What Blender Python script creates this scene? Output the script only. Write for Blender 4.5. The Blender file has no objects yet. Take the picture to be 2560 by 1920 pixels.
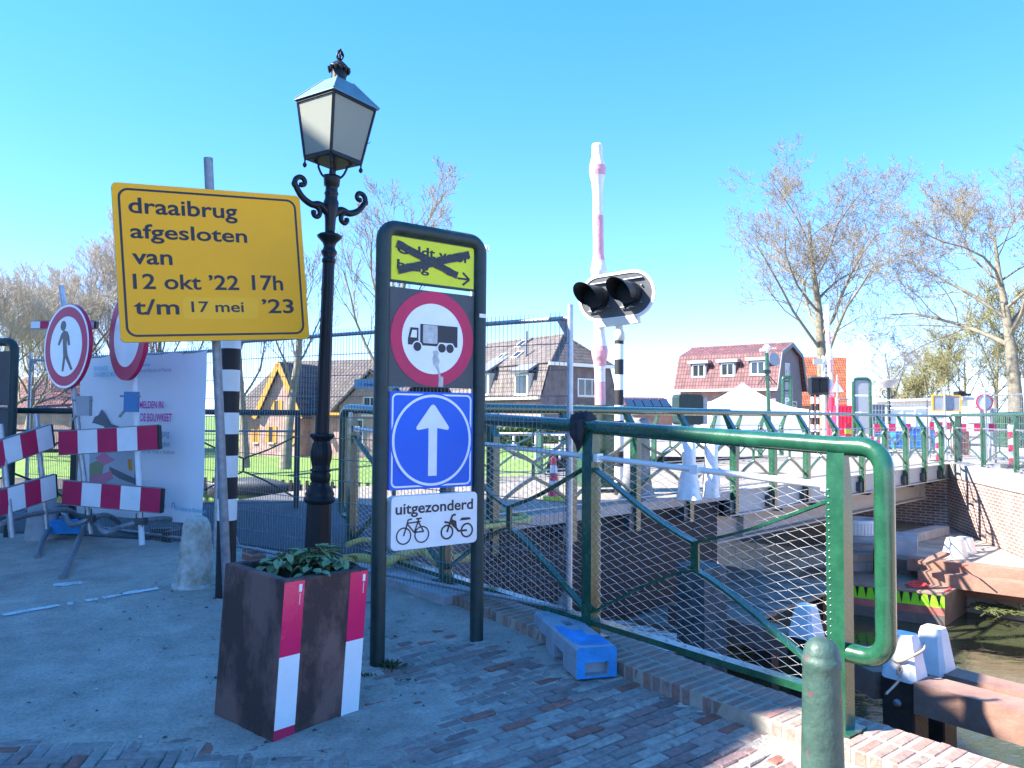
import bpy, bmesh, math, random
from mathutils import Vector, Matrix, noise
V = Vector
rad = math.radians
C = bpy.context.scene.collection
scn = bpy.context.scene

# ------------------------------------------------------------------ camera
EYE = V((0, 0, 1.5)); FPX = 1900.0
_p = math.atan(80 / FPX); _r = 0.0075
f_ = V((0, math.cos(_p), math.sin(_p))); r0 = V((1, 0, 0)); u0 = V((0, -math.sin(_p), math.cos(_p)))
r_ = r0 * math.cos(_r) + u0 * math.sin(_r); u_ = -r0 * math.sin(_r) + u0 * math.cos(_r)
cam = bpy.data.cameras.new('camera'); cam.sensor_width = 36; cam.lens = FPX / 2560 * 36
cam.clip_start = 0.05; cam.clip_end = 3000
co = bpy.data.objects.new('camera', cam); C.objects.link(co)
co.matrix_world = Matrix(((r_.x, u_.x, -f_.x, EYE.x), (r_.y, u_.y, -f_.y, EYE.y), (r_.z, u_.z, -f_.z, EYE.z), (0, 0, 0, 1)))
scn.camera = co

# ------------------------------------------------------------------ sky, sun, exposure
SUNV = V((1, 0.22, -0.87)).normalized()              # travel direction of the light
sun_el = math.asin(-SUNV.z); sun_rot = math.atan2(-SUNV.x, -SUNV.y)
w = bpy.data.worlds.new('World'); scn.world = w; w.use_nodes = True
nt = w.node_tree; nt.nodes.clear()
sky = nt.nodes.new('ShaderNodeTexSky'); sky.sky_type = 'NISHITA'; sky.sun_disc = False
sky.sun_elevation = sun_el; sky.sun_rotation = sun_rot; sky.air_density = 0.7; sky.dust_density = 0.0; sky.ozone_density = 1.6
hs = nt.nodes.new('ShaderNodeHueSaturation'); hs.inputs['Hue'].default_value = 0.503
hs.inputs['Saturation'].default_value = 1.38; hs.inputs['Value'].default_value = 1.0
bg = nt.nodes.new('ShaderNodeBackground'); bg.inputs['Strength'].default_value = 0.15
wo = nt.nodes.new('ShaderNodeOutputWorld')
tm_ = nt.nodes.new('ShaderNodeMix'); tm_.data_type = 'RGBA'; tm_.blend_type = 'MULTIPLY'; tm_.inputs['Factor'].default_value = 1; tm_.inputs['B'].default_value = (0.36, 0.42, 0.68, 1)
nt.links.new(sky.outputs[0], hs.inputs['Color']); nt.links.new(hs.outputs[0], tm_.inputs['A']); gm_ = nt.nodes.new('ShaderNodeGamma'); gm_.inputs['Gamma'].default_value = 0.65; nt.links.new(tm_.outputs['Result'], gm_.inputs[0]); nt.links.new(gm_.outputs[0], bg.inputs[0]); nt.links.new(bg.outputs[0], wo.inputs[0])
sl = bpy.data.lights.new('sun', 'SUN'); sl.energy = 2.45; sl.angle = rad(0.6); sl.color = (1, 0.93, 0.84)
so = bpy.data.objects.new('sun', sl); C.objects.link(so); so.rotation_euler = SUNV.to_track_quat('-Z', 'Y').to_euler()
scn.view_settings.view_transform = 'Standard'; scn.view_settings.look = 'None'
scn.view_settings.exposure = 2.98; scn.view_settings.gamma = 1; scn.view_settings.use_curve_mapping = False
try:
    scn.cycles.max_bounces = 8; scn.cycles.transparent_max_bounces = 8; scn.cycles.use_denoising = True
except Exception: pass

# ------------------------------------------------------------------ helpers
def ray(px, py): return f_ + r_ * ((px - 1280) / FPX) + u_ * ((960 - py) / FPX)
def P(px, py, Y=None, z=None):
    d = ray(px, py)
    t = (Y / d.y) if Y is not None else (z - EYE.z) / d.z
    return EYE + d * t
def gz(y): return 0.05 * max(0.0, min(y, 9.0) - 4.0)
def PG(px, py):
    q = P(px, py, z=0.0)
    for _ in range(6): q = P(px, py, z=gz(q.y))
    return q
class Plane:
    def __init__(s, o, u, v):
        s.o = V(o); s.u = V(u).normalized(); v = V(v); v = v - s.u * v.dot(s.u); s.v = v.normalized(); s.n = s.u.cross(s.v)
        s.f = s.at
    def at(s, a, b, h=0.0): return s.o + s.u * a + s.v * b + s.n * h
    def px(s, x, y):
        d = ray(x, y); t = (s.o - EYE).dot(s.n) / d.dot(s.n); q = EYE + d * t - s.o
        return (q.dot(s.u), q.dot(s.v))
WM = {}
class MB:
    def __init__(s): s.v = []; s.f = []; s.m = []; s.s = []; s.c = []
    def add(s, vs, fs, m=0, smooth=False, col=None):
        o = len(s.v); s.v += [tuple(q) for q in vs]
        for f in fs:
            s.f.append([o + i for i in f]); s.m.append(m); s.s.append(smooth); s.c.append(col)
        return s
    def hexa(s, p, m=0, col=None):   # 8 pts: bottom 4 ccw, top 4 ccw
        return s.add(p, [(3, 2, 1, 0), (4, 5, 6, 7), (0, 1, 5, 4), (1, 2, 6, 5), (2, 3, 7, 6), (3, 0, 4, 7)], m, False, col)
    def box(s, c, d, rz=0.0, m=0, M=None, col=None):
        x, y, z = d[0] / 2, d[1] / 2, d[2] / 2
        pts = [V(q) for q in ((-x, -y, -z), (x, -y, -z), (x, y, -z), (-x, y, -z), (-x, -y, z), (x, -y, z), (x, y, z), (-x, y, z))]
        R = M if M is not None else Matrix.Rotation(rz, 3, 'Z')
        return s.hexa([V(c) + R @ q for q in pts], m, col)
    def slab(s, pl, a0, a1, b0, b1, h0, h1, m=0):
        q = [pl.at(a, b, h) for h in (h0, h1) for a, b in ((a0, b0), (a1, b0), (a1, b1), (a0, b1))]
        return s.hexa(q, m)
    def bar(s, p, q, w_, t, up=(0, 0, 1), m=0):   # flat bar: w_ in up-ish direction, t across
        p, q = V(p), V(q); d = (q - p).normalized(); up = V(up); side = d.cross(up)
        if side.length < 1e-4: side = d.cross(V((1, 0, 0)))
        side.normalize(); u = side.cross(d)
        pts = []
        for e in (p, q): pts += [e + side * (t / 2 * a) + u * (w_ / 2 * b) for a, b in ((-1, -1), (1, -1), (1, 1), (-1, 1))]
        return s.hexa([pts[i] for i in (0, 1, 5, 4, 3, 2, 6, 7)], m)
    def tube(s, pts, r, n=8, m=0, closed=False, caps=True, smooth=True, col=None):
        pts = [V(p) for p in pts]; k = len(pts); vs = []; fs = []
        rr = r if isinstance(r, (list, tuple)) else [r] * k
        d0 = (pts[1] - pts[0]).normalized(); a = d0.orthogonal().normalized()
        if abs(d0.z) < 0.9:
            a = V((0, 0, 1)); a = (a - d0 * a.dot(d0)).normalized()
        for i in range(k):
            if closed: d = (pts[(i + 1) % k] - pts[i - 1])
            else: d = pts[min(i + 1, k - 1)] - pts[max(i - 1, 0)]
            if d.length < 1e-9: d = d0
            d.normalize(); a = a - d * a.dot(d)
            if a.length < 1e-6: a = d.orthogonal()
            a.normalize(); b = d.cross(a)
            for j in range(n):
                t = 2 * math.pi * j / n
                vs.append(pts[i] + (a * math.cos(t) + b * math.sin(t)) * rr[i])
        for i in range(k if closed else k - 1):
            i2 = (i + 1) % k
            for j in range(n): fs.append((i * n + j, i * n + (j + 1) % n, i2 * n + (j + 1) % n, i2 * n + j))
        s.add(vs, fs, m, smooth, col)
        if caps and not closed:
            s.add(vs[:n], [list(range(n))[::-1]], m, False, col); s.add(vs[-n:], [list(range(n))], m, False, col)
        return s
    def lathe(s, prof, o=(0, 0, 0), n=20, m=0, smooth=True, M=None, phase=0.0, flute=0.0, nfl=8, caps=True):
        o = V(o); vs = []; fs = []; k = len(prof)
        for r, z in prof:
            for j in range(n):
                t = 2 * math.pi * j / n + phase; rr = r * (1 + flute * math.cos(nfl * t)) if flute else r
                q = V((rr * math.cos(t), rr * math.sin(t), z)); vs.append(o + (M @ q if M is not None else q))
        for i in range(k - 1):
            for j in range(n): fs.append((i * n + j, i * n + (j + 1) % n, (i + 1) * n + (j + 1) % n, (i + 1) * n + j))
        s.add(vs, fs, m, smooth)
        if caps: s.add(vs[:n], [list(range(n))[::-1]], m); s.add(vs[-n:], [list(range(n))], m)
        return s
    def prism(s, pl, poly, h0, h1, m=0, sidem=None):
        k = len(poly); vs = [pl.at(a, b, h0) for a, b in poly] + [pl.at(a, b, h1) for a, b in poly]
        s.add(vs, [list(range(k))[::-1], list(range(k, 2 * k))], m)
        o = len(s.v) - 2 * k
        for i in range(k):
            s.f.append([o + i, o + (i + 1) % k, o + k + (i + 1) % k, o + k + i]); s.m.append(m if sidem is None else sidem); s.s.append(False); s.c.append(None)
        return s
    def ring(s, pl, outer, inner, h0, h1, m=0):
        k = len(outer); vs = [pl.at(a, b, h) for h in (h1, h0) for L in (outer, inner) for a, b in L]
        fs = []
        for i in range(k):
            j = (i + 1) % k
            fs += [(i, j, k + j, k + i), (2 * k + i, 3 * k + i, 3 * k + j, 2 * k + j), (i, 2 * k + i, 2 * k + j, j), (k + i, k + j, 3 * k + j, 3 * k + i)]
        return s.add(vs, fs, m)
    def text(s, pl, t, a0, b0, wd, ht, h=0.003, m=0, bold=0.0):
        vs, fs = glyphs(t, bold)
        x0 = min(q[0] for q in vs); x1 = max(q[0] for q in vs); sx = wd / (x1 - x0); sy = ht / 0.73
        return s.add([pl.at(a0 + (q[0] - x0) * sx, b0 + q[1] * sy, h) for q in vs], fs, m)
    def textpx(s, pl, t, p0, p1, top, h=0.003, m=0, bold=0.0):   # baseline start/end + a point at cap height (photo measurements on that sign's plane)
        a0, b0 = pl.px(*p0); a1, b1 = pl.px(*p1); at_, bt = pl.px(p0[0], top)
        return s.text(pl, t, a0, (b0 + b1) / 2, a1 - a0, bt - b0, h, m, bold)
    def build(s, name, mats, parent=None, local=False, loc=None, kind=None):
        if not isinstance(mats, (list, tuple)): mats = [mats]
        me = bpy.data.meshes.new(name)
        M = Matrix.Identity(4)
        if parent is not None and not local: M = WM[parent.name].inverted()
        if loc is not None: M = Matrix.Translation(-V(loc))
        vs = [M @ V(q) for q in s.v]
        me.from_pydata(vs, [], s.f)
        for mm in mats: me.materials.append(mm)
        me.polygons.foreach_set('material_index', s.m); me.polygons.foreach_set('use_smooth', s.s)
        # metre UVs per face
        uv = me.uv_layers.new(name='UVMap'); data = [0.0] * (2 * len(me.loops))
        for pl in me.polygons:
            n = pl.normal
            if abs(n.z) > 0.92: ta = V((1, 0, 0)); tb = V((0, 1, 0))
            else:
                ta = V((0, 0, 1)).cross(n).normalized(); tb = n.cross(ta)
            for li in pl.loop_indices:
                q = vs[me.loops[li].vertex_index]; data[2 * li] = ta.dot(q); data[2 * li + 1] = tb.dot(q)
        uv.data.foreach_set('uv', data)
        if any(c is not None for c in s.c):
            at = me.color_attributes.new('tint', 'FLOAT_COLOR', 'CORNER'); cd = [1.0] * (4 * len(me.loops))
            for pl in me.polygons:
                c = s.c[pl.index] or (0.5, 0.5, 0.5)
                for li in pl.loop_indices: cd[4 * li:4 * li + 3] = c[:3]
            at.data.foreach_set('color', cd)
        me.update()
        o = bpy.data.objects.new(name, me); C.objects.link(o)
        if parent is not None:
            o.parent = parent; WM[o.name] = WM[parent.name]
        else:
            if loc is not None: o.location = loc
            WM[o.name] = Matrix.Translation(V(loc)) if loc is not None else Matrix.Identity(4)
        if kind: o['kind'] = kind
        return o
_gc = {}
def glyphs(t, bold):
    k = (t, bold)
    if k not in _gc:
        cu = bpy.data.curves.new('lettering', 'FONT'); cu.body = t; cu.size = 1; cu.offset = bold; cu.resolution_u = 4
        ob = bpy.data.objects.new('lettering', cu); C.objects.link(ob)
        me = bpy.data.meshes.new_from_object(ob)
        _gc[k] = ([tuple(q.co) for q in me.vertices], [list(p.vertices) for p in me.polygons])
        bpy.data.objects.remove(ob); bpy.data.curves.remove(cu); bpy.data.meshes.remove(me)
    return _gc[k]
def tag(o, label, cat, group=None, kind=None):
    if label: o['label'] = label
    if cat: o['category'] = cat
    if group: o['group'] = group
    if kind: o['kind'] = kind
    return o
def thing(name, label, cat, loc=(0, 0, 0), rot=(0, 0, 0), group=None):
    o = bpy.data.objects.new(name, None); C.objects.link(o); o.empty_display_size = 0.1
    o.location = loc; o.rotation_euler = rot
    from mathutils import Euler
    WM[o.name] = Matrix.Translation(V(loc)) @ Euler(rot).to_matrix().to_4x4()
    return tag(o, label, cat, group)
def dup(o, loc=None, rz=None, label=None, parent=None):
    c = o.copy(); C.objects.link(c)
    if parent is not None: c.parent = parent
    for ch in list(o.children): dup(ch, parent=c)
    if loc is not None: c.location = loc
    if rz is not None: c.rotation_euler[2] = rz
    if label: c['label'] = label
    return c
def circ(r, n=40, ca=0, cb=0): return [(ca + r * math.cos(2 * math.pi * i / n), cb + r * math.sin(2 * math.pi * i / n)) for i in range(n)]
def rrect(w_, h_, r, n=6, ca=0, cb=0):
    out = []
    for sx, sy, a0 in ((1, 1, 0), (-1, 1, 90), (-1, -1, 180), (1, -1, 270)):
        for i in range(n + 1):
            t = rad(a0 + 90 * i / n); out.append((ca + sx * (w_ / 2 - r) + r * math.cos(t), cb + sy * (h_ / 2 - r) + r * math.sin(t)))
    return out
def arc(c, r, a0, a1, e1, e2, n=8):
    return [V(c) + V(e1) * (r * math.cos(a0 + (a1 - a0) * i / n)) + V(e2) * (r * math.sin(a0 + (a1 - a0) * i / n)) for i in range(n + 1)]
def bezier(pts, n=8):     # catmull-rom through points
    pts = [V(p) for p in pts]; out = []
    for i in range(len(pts) - 1):
        p0 = pts[max(i - 1, 0)]; p1 = pts[i]; p2 = pts[i + 1]; p3 = pts[min(i + 2, len(pts) - 1)]
        for j in range(n):
            t = j / n
            out.append(0.5 * ((2 * p1) + (p2 - p0) * t + (2 * p0 - 5 * p1 + 4 * p2 - p3) * t * t + (3 * p1 - p0 - 3 * p2 + p3) * t ** 3))
    return out + [pts[-1]]

# ------------------------------------------------------------------ materials
def mat(name, col, rough=0.6, metal=0.0, var=0.0, vscale=6.0, col2=None, bump=0.0, bscale=40.0, spec=0.5, trans=0.0, coat=0.0, tint=False, streak=False, emit=None):
    m = bpy.data.materials.new(name); m.use_nodes = True; t = m.node_tree; N = t.nodes; L = t.links
    b = N['Principled BSDF']; b.inputs['Base Color'].default_value = (*col, 1); b.inputs['Roughness'].default_value = rough
    b.inputs['Metallic'].default_value = metal; b.inputs['Specular IOR Level'].default_value = spec
    if trans: b.inputs['Transmission Weight'].default_value = trans
    if coat: b.inputs['Coat Weight'].default_value = coat; b.inputs['Coat Roughness'].default_value = 0.15
    out = None
    tc = N.new('ShaderNodeTexCoord')
    if var or col2:
        nz = N.new('ShaderNodeTexNoise'); nz.inputs['Scale'].default_value = vscale; nz.inputs['Detail'].default_value = 6; nz.inputs['Roughness'].default_value = 0.65
        if streak:
            mp = N.new('ShaderNodeMapping'); mp.inputs['Scale'].default_value = (1, 1, 0.6); L.new(tc.outputs['Object'], mp.inputs[0]); L.new(mp.outputs[0], nz.inputs['Vector'])
        else: L.new(tc.outputs['Object'], nz.inputs['Vector'])
        cr = N.new('ShaderNodeValToRGB'); cr.color_ramp.elements[0].position = 0.43 if streak else 0.32; cr.color_ramp.elements[1].position = 0.57 if streak else 0.68
        c2 = col2 if col2 else tuple(min(1, c * (1 + var)) for c in col); c1 = col if col2 else tuple(c * (1 - var) for c in col)
        cr.color_ramp.elements[0].color = (*c1, 1); cr.color_ramp.elements[1].color = (*c2, 1)
        L.new(nz.outputs[0], cr.inputs[0]); out = cr.outputs[0]
        rr = N.new('ShaderNodeMapRange'); rr.inputs['To Min'].default_value = max(0.03, rough - 0.12); rr.inputs['To Max'].default_value = min(1, rough + 0.15)
        L.new(nz.outputs[0], rr.inputs[0]); L.new(rr.outputs[0], b.inputs['Roughness'])
    if tint:
        at = N.new('ShaderNodeAttribute'); at.attribute_name = 'tint'
        if out is None: L.new(at.outputs['Color'], b.inputs['Base Color'])
        else:
            mx = N.new('ShaderNodeMix'); mx.data_type = 'RGBA'; mx.blend_type = 'MULTIPLY'; mx.inputs['Factor'].default_value = 1
            L.new(at.outputs['Color'], mx.inputs['A']); L.new(out, mx.inputs['B']); L.new(mx.outputs['Result'], b.inputs['Base Color'])
    elif out is not None: L.new(out, b.inputs['Base Color'])
    if bump:
        nb = N.new('ShaderNodeTexNoise'); nb.inputs['Scale'].default_value = bscale; nb.inputs['Detail'].default_value = 5
        L.new(tc.outputs['Object'], nb.inputs['Vector'])
        bp = N.new('ShaderNodeBump'); bp.inputs['Strength'].default_value = bump; bp.inputs['Distance'].default_value = 0.02
        L.new(nb.outputs[0], bp.inputs['Height']); L.new(bp.outputs[0], b.inputs['Normal'])
    return m
def brickmat(name, c1, c2, mortar, bw=0.21, bh=0.065, ms=0.012, offset=0.5, bump=0.5, rough=0.85, dirt=0.35):
    m = bpy.data.materials.new(name); m.use_nodes = True; t = m.node_tree; N = t.nodes; L = t.links; b = N['Principled BSDF']
    b.inputs['Roughness'].default_value = rough
    uv = N.new('ShaderNodeUVMap'); br = N.new('ShaderNodeTexBrick'); br.inputs['Scale'].default_value = 1
    br.inputs['Color1'].default_value = (*c1, 1); br.inputs['Color2'].default_value = (*c2, 1); br.inputs['Mortar'].default_value = (*mortar, 1)
    br.inputs['Brick Width'].default_value = bw; br.inputs['Row Height'].default_value = bh; br.inputs['Mortar Size'].default_value = ms
    br.inputs['Mortar Smooth'].default_value = 0.3; br.inputs['Bias'].default_value = 0.0; br.offset = offset
    L.new(uv.outputs[0], br.inputs['Vector'])
    nz = N.new('ShaderNodeTexNoise'); nz.inputs['Scale'].default_value = 1.7; nz.inputs['Detail'].default_value = 7; L.new(uv.outputs[0], nz.inputs['Vector'])
    mr = N.new('ShaderNodeMapRange'); mr.inputs['From Min'].default_value = 0.3; mr.inputs['From Max'].default_value = 0.7; mr.inputs['To Min'].default_value = 1 - dirt; mr.inputs['To Max'].default_value = 1 + dirt * 0.5
    L.new(nz.outputs[0], mr.inputs[0])
    mx = N.new('ShaderNodeMix'); mx.data_type = 'RGBA'; mx.blend_type = 'MULTIPLY'; mx.inputs['Factor'].default_value = 1
    L.new(br.outputs['Color'], mx.inputs['A']); L.new(mr.outputs[0], mx.inputs['B']); L.new(mx.outputs['Result'], b.inputs['Base Color'])
    bp = N.new('ShaderNodeBump'); bp.inputs['Strength'].default_value = bump; bp.inputs['Distance'].default_value = 0.01; bp.invert = True
    L.new(br.outputs['Fac'], bp.inputs['Height']); L.new(bp.outputs[0], b.inputs['Normal'])
    return m
def tilemat(name, c1, c2, tw=0.24, th=0.33, dark=0.35):
    m = brickmat(name, c1, c2, tuple(c * dark for c in c1), tw, th, 0.045, 0.0, 1.0, 0.75, 0.4)
    return m
def sandmat():
    m = bpy.data.materials.new('sandy_street'); m.use_nodes = True; t = m.node_tree; N = t.nodes; L = t.links; b = N['Principled BSDF']; b.inputs['Roughness'].default_value = .95
    tc = N.new('ShaderNodeTexCoord')
    def nz(sc, det, rough=.6):
        n = N.new('ShaderNodeTexNoise'); n.inputs['Scale'].default_value = sc; n.inputs['Detail'].default_value = det; n.inputs['Roughness'].default_value = rough; L.new(tc.outputs['Object'], n.inputs['Vector']); return n
    def ramp(src, p0, p1, c0, c1):
        r = N.new('ShaderNodeValToRGB'); r.color_ramp.elements[0].position = p0; r.color_ramp.elements[1].position = p1; r.color_ramp.elements[0].color = (*c0, 1); r.color_ramp.elements[1].color = (*c1, 1); L.new(src.outputs[0], r.inputs[0]); return r
    def mul(a, c):
        x = N.new('ShaderNodeMix'); x.data_type = 'RGBA'; x.blend_type = 'MULTIPLY'; x.inputs['Factor'].default_value = 1; L.new(a, x.inputs['A']); L.new(c.outputs[0], x.inputs['B']); return x.outputs['Result']
    big = ramp(nz(.9, 6), .38, .62, (.45, .40, .345), (.60, .54, .465))
    mid = ramp(nz(5, 8, .7), .35, .65, (.8, .79, .78), (1.1, 1.1, 1.1))
    fine = ramp(nz(60, 4, .7), .3, .7, (.72, .72, .72), (1.2, 1.2, 1.2))
    spk = ramp(nz(130, 2, .5), .68, .74, (1, 1, 1), (.45, .42, .4))
    L.new(mul(mul(mul(big.outputs[0], mid), fine), spk), b.inputs['Base Color'])
    n1 = nz(38, 6, .7); bp = N.new('ShaderNodeBump'); bp.inputs['Strength'].default_value = 1.0; bp.inputs['Distance'].default_value = .03; L.new(n1.outputs[0], bp.inputs['Height']); L.new(bp.outputs[0], b.inputs['Normal'])
    return m
def frostmat():
    m = bpy.data.materials.new('frosted_lantern_glass'); m.use_nodes = True; t = m.node_tree; N = t.nodes; L = t.links; N.remove(N['Principled BSDF'])
    d = N.new('ShaderNodeBsdfDiffuse'); d.inputs[0].default_value = (.52, .54, .48, 1); tr = N.new('ShaderNodeBsdfTranslucent'); tr.inputs[0].default_value = (.56, .6, .53, 1)
    mx = N.new('ShaderNodeMixShader'); mx.inputs[0].default_value = .6; L.new(d.outputs[0], mx.inputs[1]); L.new(tr.outputs[0], mx.inputs[2]); L.new(mx.outputs[0], N['Material Output'].inputs[0])
    return m
M_ = {}
def defs():
    g = M_
    g['green'] = mat('green_paint', (0.012, 0.075, 0.036), 0.25, 0, 0.3, 9, coat=0.7, bump=.06, bscale=45)
    g['dkgreen'] = mat('dark_green_paint', (0.014, 0.034, 0.032), 0.5, 0, 0.35, 14, bump=0.05, bscale=120)
    g['black'] = mat('black_paint', (0.008, 0.011, 0.014), 0.4, 0, 0.3, 12, spec=0.3)
    g['galv'] = mat('galvanised_steel', (0.42, 0.44, 0.46), 0.42, 0.75, 0.2, 18)
    g['galvd'] = mat('dull_galvanised_steel', (0.25, 0.27, 0.29), 0.5, 0.6, 0.25, 22)
    g['steel'] = mat('stainless_wire', (0.8, 0.8, 0.78), 0.4, 0.3)
    g['white'] = mat('white_paint', (0.8, 0.8, 0.78), 0.45, 0, 0.06, 8)
    g['signwhite'] = mat('sign_white', (0.82, 0.83, 0.83), 0.3, 0, 0.06, 5)
    g['yellow'] = mat('sign_yellow', (1.0, 0.42, 0.0), 0.6, 0, 0.04, 3)
    g['yellow2'] = mat('sign_patch_yellow', (1.0, 0.47, 0.01), 0.6)
    g['fluor'] = mat('fluorescent_yellow', (0.68, 0.72, 0.0), 0.35, 0, 0.05, 5)
    g['ink'] = mat('sign_black', (0.015, 0.014, 0.02), 0.4)
    g['tape'] = mat('black_tape', (0.02, 0.02, 0.022), 0.35, bump=0.3, bscale=60)
    g['red'] = mat('sign_red', (0.55, 0.015, 0.085), 0.5, 0, 0.12, 6)
    g['pinkred'] = mat('reflective_red', (0.8, 0.01, 0.11), 0.25, 0, 0.1, 3, coat=0.5)
    g['blue'] = mat('sign_blue', (0.0, 0.11, 0.62), 0.45, 0, 0.06, 4)
    g['corten'] = mat('rusted_steel', (0.06, 0.032, 0.028), 0.85, 0, 0.0, 3.4, col2=(0.19, 0.105, 0.088), bump=0.5, bscale=120, streak=True)
    g['soil'] = mat('potting_soil', (0.03, 0.02, 0.015), 0.95, 0, 0.4, 40, bump=0.8, bscale=60)
    g['leafy'] = mat('primrose_leaf', (0.13, 0.21, 0.085), 0.6, 0, 0.0, 9, col2=(0.25, 0.31, 0.15))
    g['concrete'] = mat('concrete', (0.40, 0.41, 0.42), 0.85, 0, 0.22, 5, bump=0.3, bscale=70)
    g['concw'] = mat('peeling_white_concrete', (0.62, 0.62, 0.58), 0.8, 0, 0.0, 7.5, col2=(0.26, 0.22, 0.15), bump=0.4, bscale=40)
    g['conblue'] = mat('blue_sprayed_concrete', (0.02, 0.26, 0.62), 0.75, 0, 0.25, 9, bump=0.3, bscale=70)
    g['asphalt'] = mat('asphalt', (0.10, 0.105, 0.11), 0.9, 0, 0.25, 30, bump=0.5, bscale=220)
    g['deck'] = mat('sand_strewn_deck', (0.27, 0.235, 0.19), 0.9, 0, 0.2, 2.5, bump=0.3, bscale=80)
    g['girder'] = mat('beige_grey_steel', (0.45, 0.42, 0.38), 0.55, 0, 0.06, 2)
    g['wood'] = mat('hardwood_beam', (0.20, 0.105, 0.075), 0.7, 0, 0.0, 3.0, col2=(0.31, 0.19, 0.14), bump=0.2, bscale=30)
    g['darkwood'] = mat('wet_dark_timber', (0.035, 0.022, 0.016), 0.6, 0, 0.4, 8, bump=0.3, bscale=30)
    g['plank'] = mat('weathered_plank', (0.22, 0.19, 0.16), 0.8, 0, 0.3, 5, bump=0.2, bscale=40)
    g['glass'] = mat('window_glass', (0.02, 0.03, 0.035), 0.06, 0, spec=0.8)
    g['frost'] = frostmat()
    g['brickpink'] = brickmat('pink_brick', (0.46, 0.26, 0.21), (0.38, 0.2, 0.17), (0.42, 0.36, 0.32), 0.22, 0.07, 0.01)
    g['brickgrey'] = brickmat('brown_grey_brick', (0.17, 0.13, 0.12), (0.13, 0.10, 0.095), (0.22, 0.2, 0.19), 0.22, 0.07, 0.01)
    g['brickshade'] = brickmat('shade_darkened_brick', (0.022, 0.018, 0.017), (0.015, 0.013, 0.012), (0.028, 0.025, 0.024))  # near-black: under-bridge shade put into the colour, along with dark timber tone
    g['brickred'] = brickmat('red_brick', (0.36, 0.17, 0.13), (0.29, 0.14, 0.11), (0.4, 0.36, 0.32), 0.22, 0.07, 0.012)
    g['brickwall'] = brickmat('quay_brick', (0.34, 0.19, 0.15), (0.25, 0.14, 0.12), (0.55, 0.5, 0.45), 0.22, 0.068, 0.014)
    g['tilegrey'] = tilemat('grey_brown_tile', (0.20, 0.165, 0.145), (0.15, 0.125, 0.11))
    g['tilered'] = tilemat('mottled_red_tile', (0.24, 0.095, 0.095), (0.13, 0.07, 0.078))
    g['tileorange'] = tilemat('orange_tile', (0.52, 0.16, 0.07), (0.44, 0.12, 0.05))
    g['tiledark'] = tilemat('dark_tile', (0.15, 0.125, 0.11), (0.115, 0.098, 0.088))
    g['capwhite'] = mat('stained_white_cap', (0.8, 0.8, 0.79), .5, 0, 0, 3.5, col2=(.66, .66, .63), bump=.1)
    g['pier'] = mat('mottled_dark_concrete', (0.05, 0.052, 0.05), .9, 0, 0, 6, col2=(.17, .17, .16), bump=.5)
    g['block'] = mat('sky_tinted_concrete', (0.30, 0.37, 0.43), .85, 0, 0.2, 7, bump=.4, bscale=60)  # blue sky tint of the shade mixed into the grey base
    g['ochre'] = mat('ochre_paint', (0.55, 0.27, 0.03), 0.5)
    g['cream'] = mat('cream_paint', (0.6, 0.58, 0.5), 0.6)
    g['slate'] = mat('grey_fascia', (0.16, 0.18, 0.2), 0.6)
    g['render'] = mat('grey_render', (0.2, 0.18, 0.19), 0.85, 0, 0.08, 2)
    g['solar'] = mat('solar_panel', (0.015, 0.025, 0.05), 0.15)
    g['bark'] = mat('tree_bark', (0.13, 0.115, 0.08), 0.9, 0, 0.0, 5, col2=(0.24, 0.215, 0.155), bump=0.6, bscale=18)
    g['twig'] = mat('twig_bark', (0.22, 0.19, 0.125), 0.9)
    g['barkpale'] = mat('pale_twig', (0.42, 0.365, 0.29), 0.9, 0, 0.2, 3)
    g['bud'] = mat('budding_twig', (0.22, 0.21, 0.09), 0.9, 0, 0.2, 0.6)
    g['hedge'] = mat('hedge_leaf', (0.07, 0.13, 0.03), 0.7, 0, 0.4, 3)
    g['grass'] = mat('grass', (0.10, 0.19, 0.03), 0.9, 0, 0.0, 1.5, col2=(0.16, 0.25, 0.05), bump=0.6, bscale=25)
    g['moss'] = mat('moss_green', (0.06, 0.075, 0.02), 0.95, 0, 0.4, 30)
    g['sand'] = sandmat() if True else mat('sandy_street', (0.27, 0.25, 0.225), 0.95, 0, 0.0, 2.3, col2=(0.40, 0.365, 0.33), bump=0.9, bscale=70)
    g['pbrick'] = mat('paving_brick', (0.75, 0.75, 0.75), 0.85, 0, 0.3, 25, bump=0.35, bscale=60, tint=True)
    g['mortar'] = mat('mortar', (0.34, 0.315, 0.26), 0.95, 0, 0.2, 14, bump=0.3, bscale=50)
    g['banner'] = mat('banner_vinyl', (0.78, 0.82, 0.84), 0.5, 0, 0.03, 2)
    g['cyan'] = mat('cyan_print', (0.18, 0.5, 0.68), 0.6)
    g['magenta'] = mat('magenta_print', (0.62, 0.02, 0.32), 0.6)
    g['greyprint'] = mat('grey_print', (0.25, 0.32, 0.38), 0.6)
    g['yhose'] = mat('yellow_hose', (0.55, 0.45, 0.12), 0.6, 0, 0.15, 8)
    g['plastic'] = mat('white_plastic_wrap', (0.8, 0.77, 0.76), 0.3, 0, 0.05, 6, bump=0.6, bscale=14)
    g['pinkwrap'] = mat('wrapped_red_band', (0.75, 0.33, 0.38), 0.3, 0, 0.12, 8, bump=0.6, bscale=14)
    g['tent'] = mat('tent_canvas', (0.8, 0.8, 0.82), 0.6)
    g['lime'] = mat('lime_paint', (0.25, 0.72, 0.02), 0.6, 0, 0.1, 4)
    g['faded'] = mat('faded_red_hull', (0.36, 0.12, 0.10), 0.7, 0, 0.3, 5)
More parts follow.
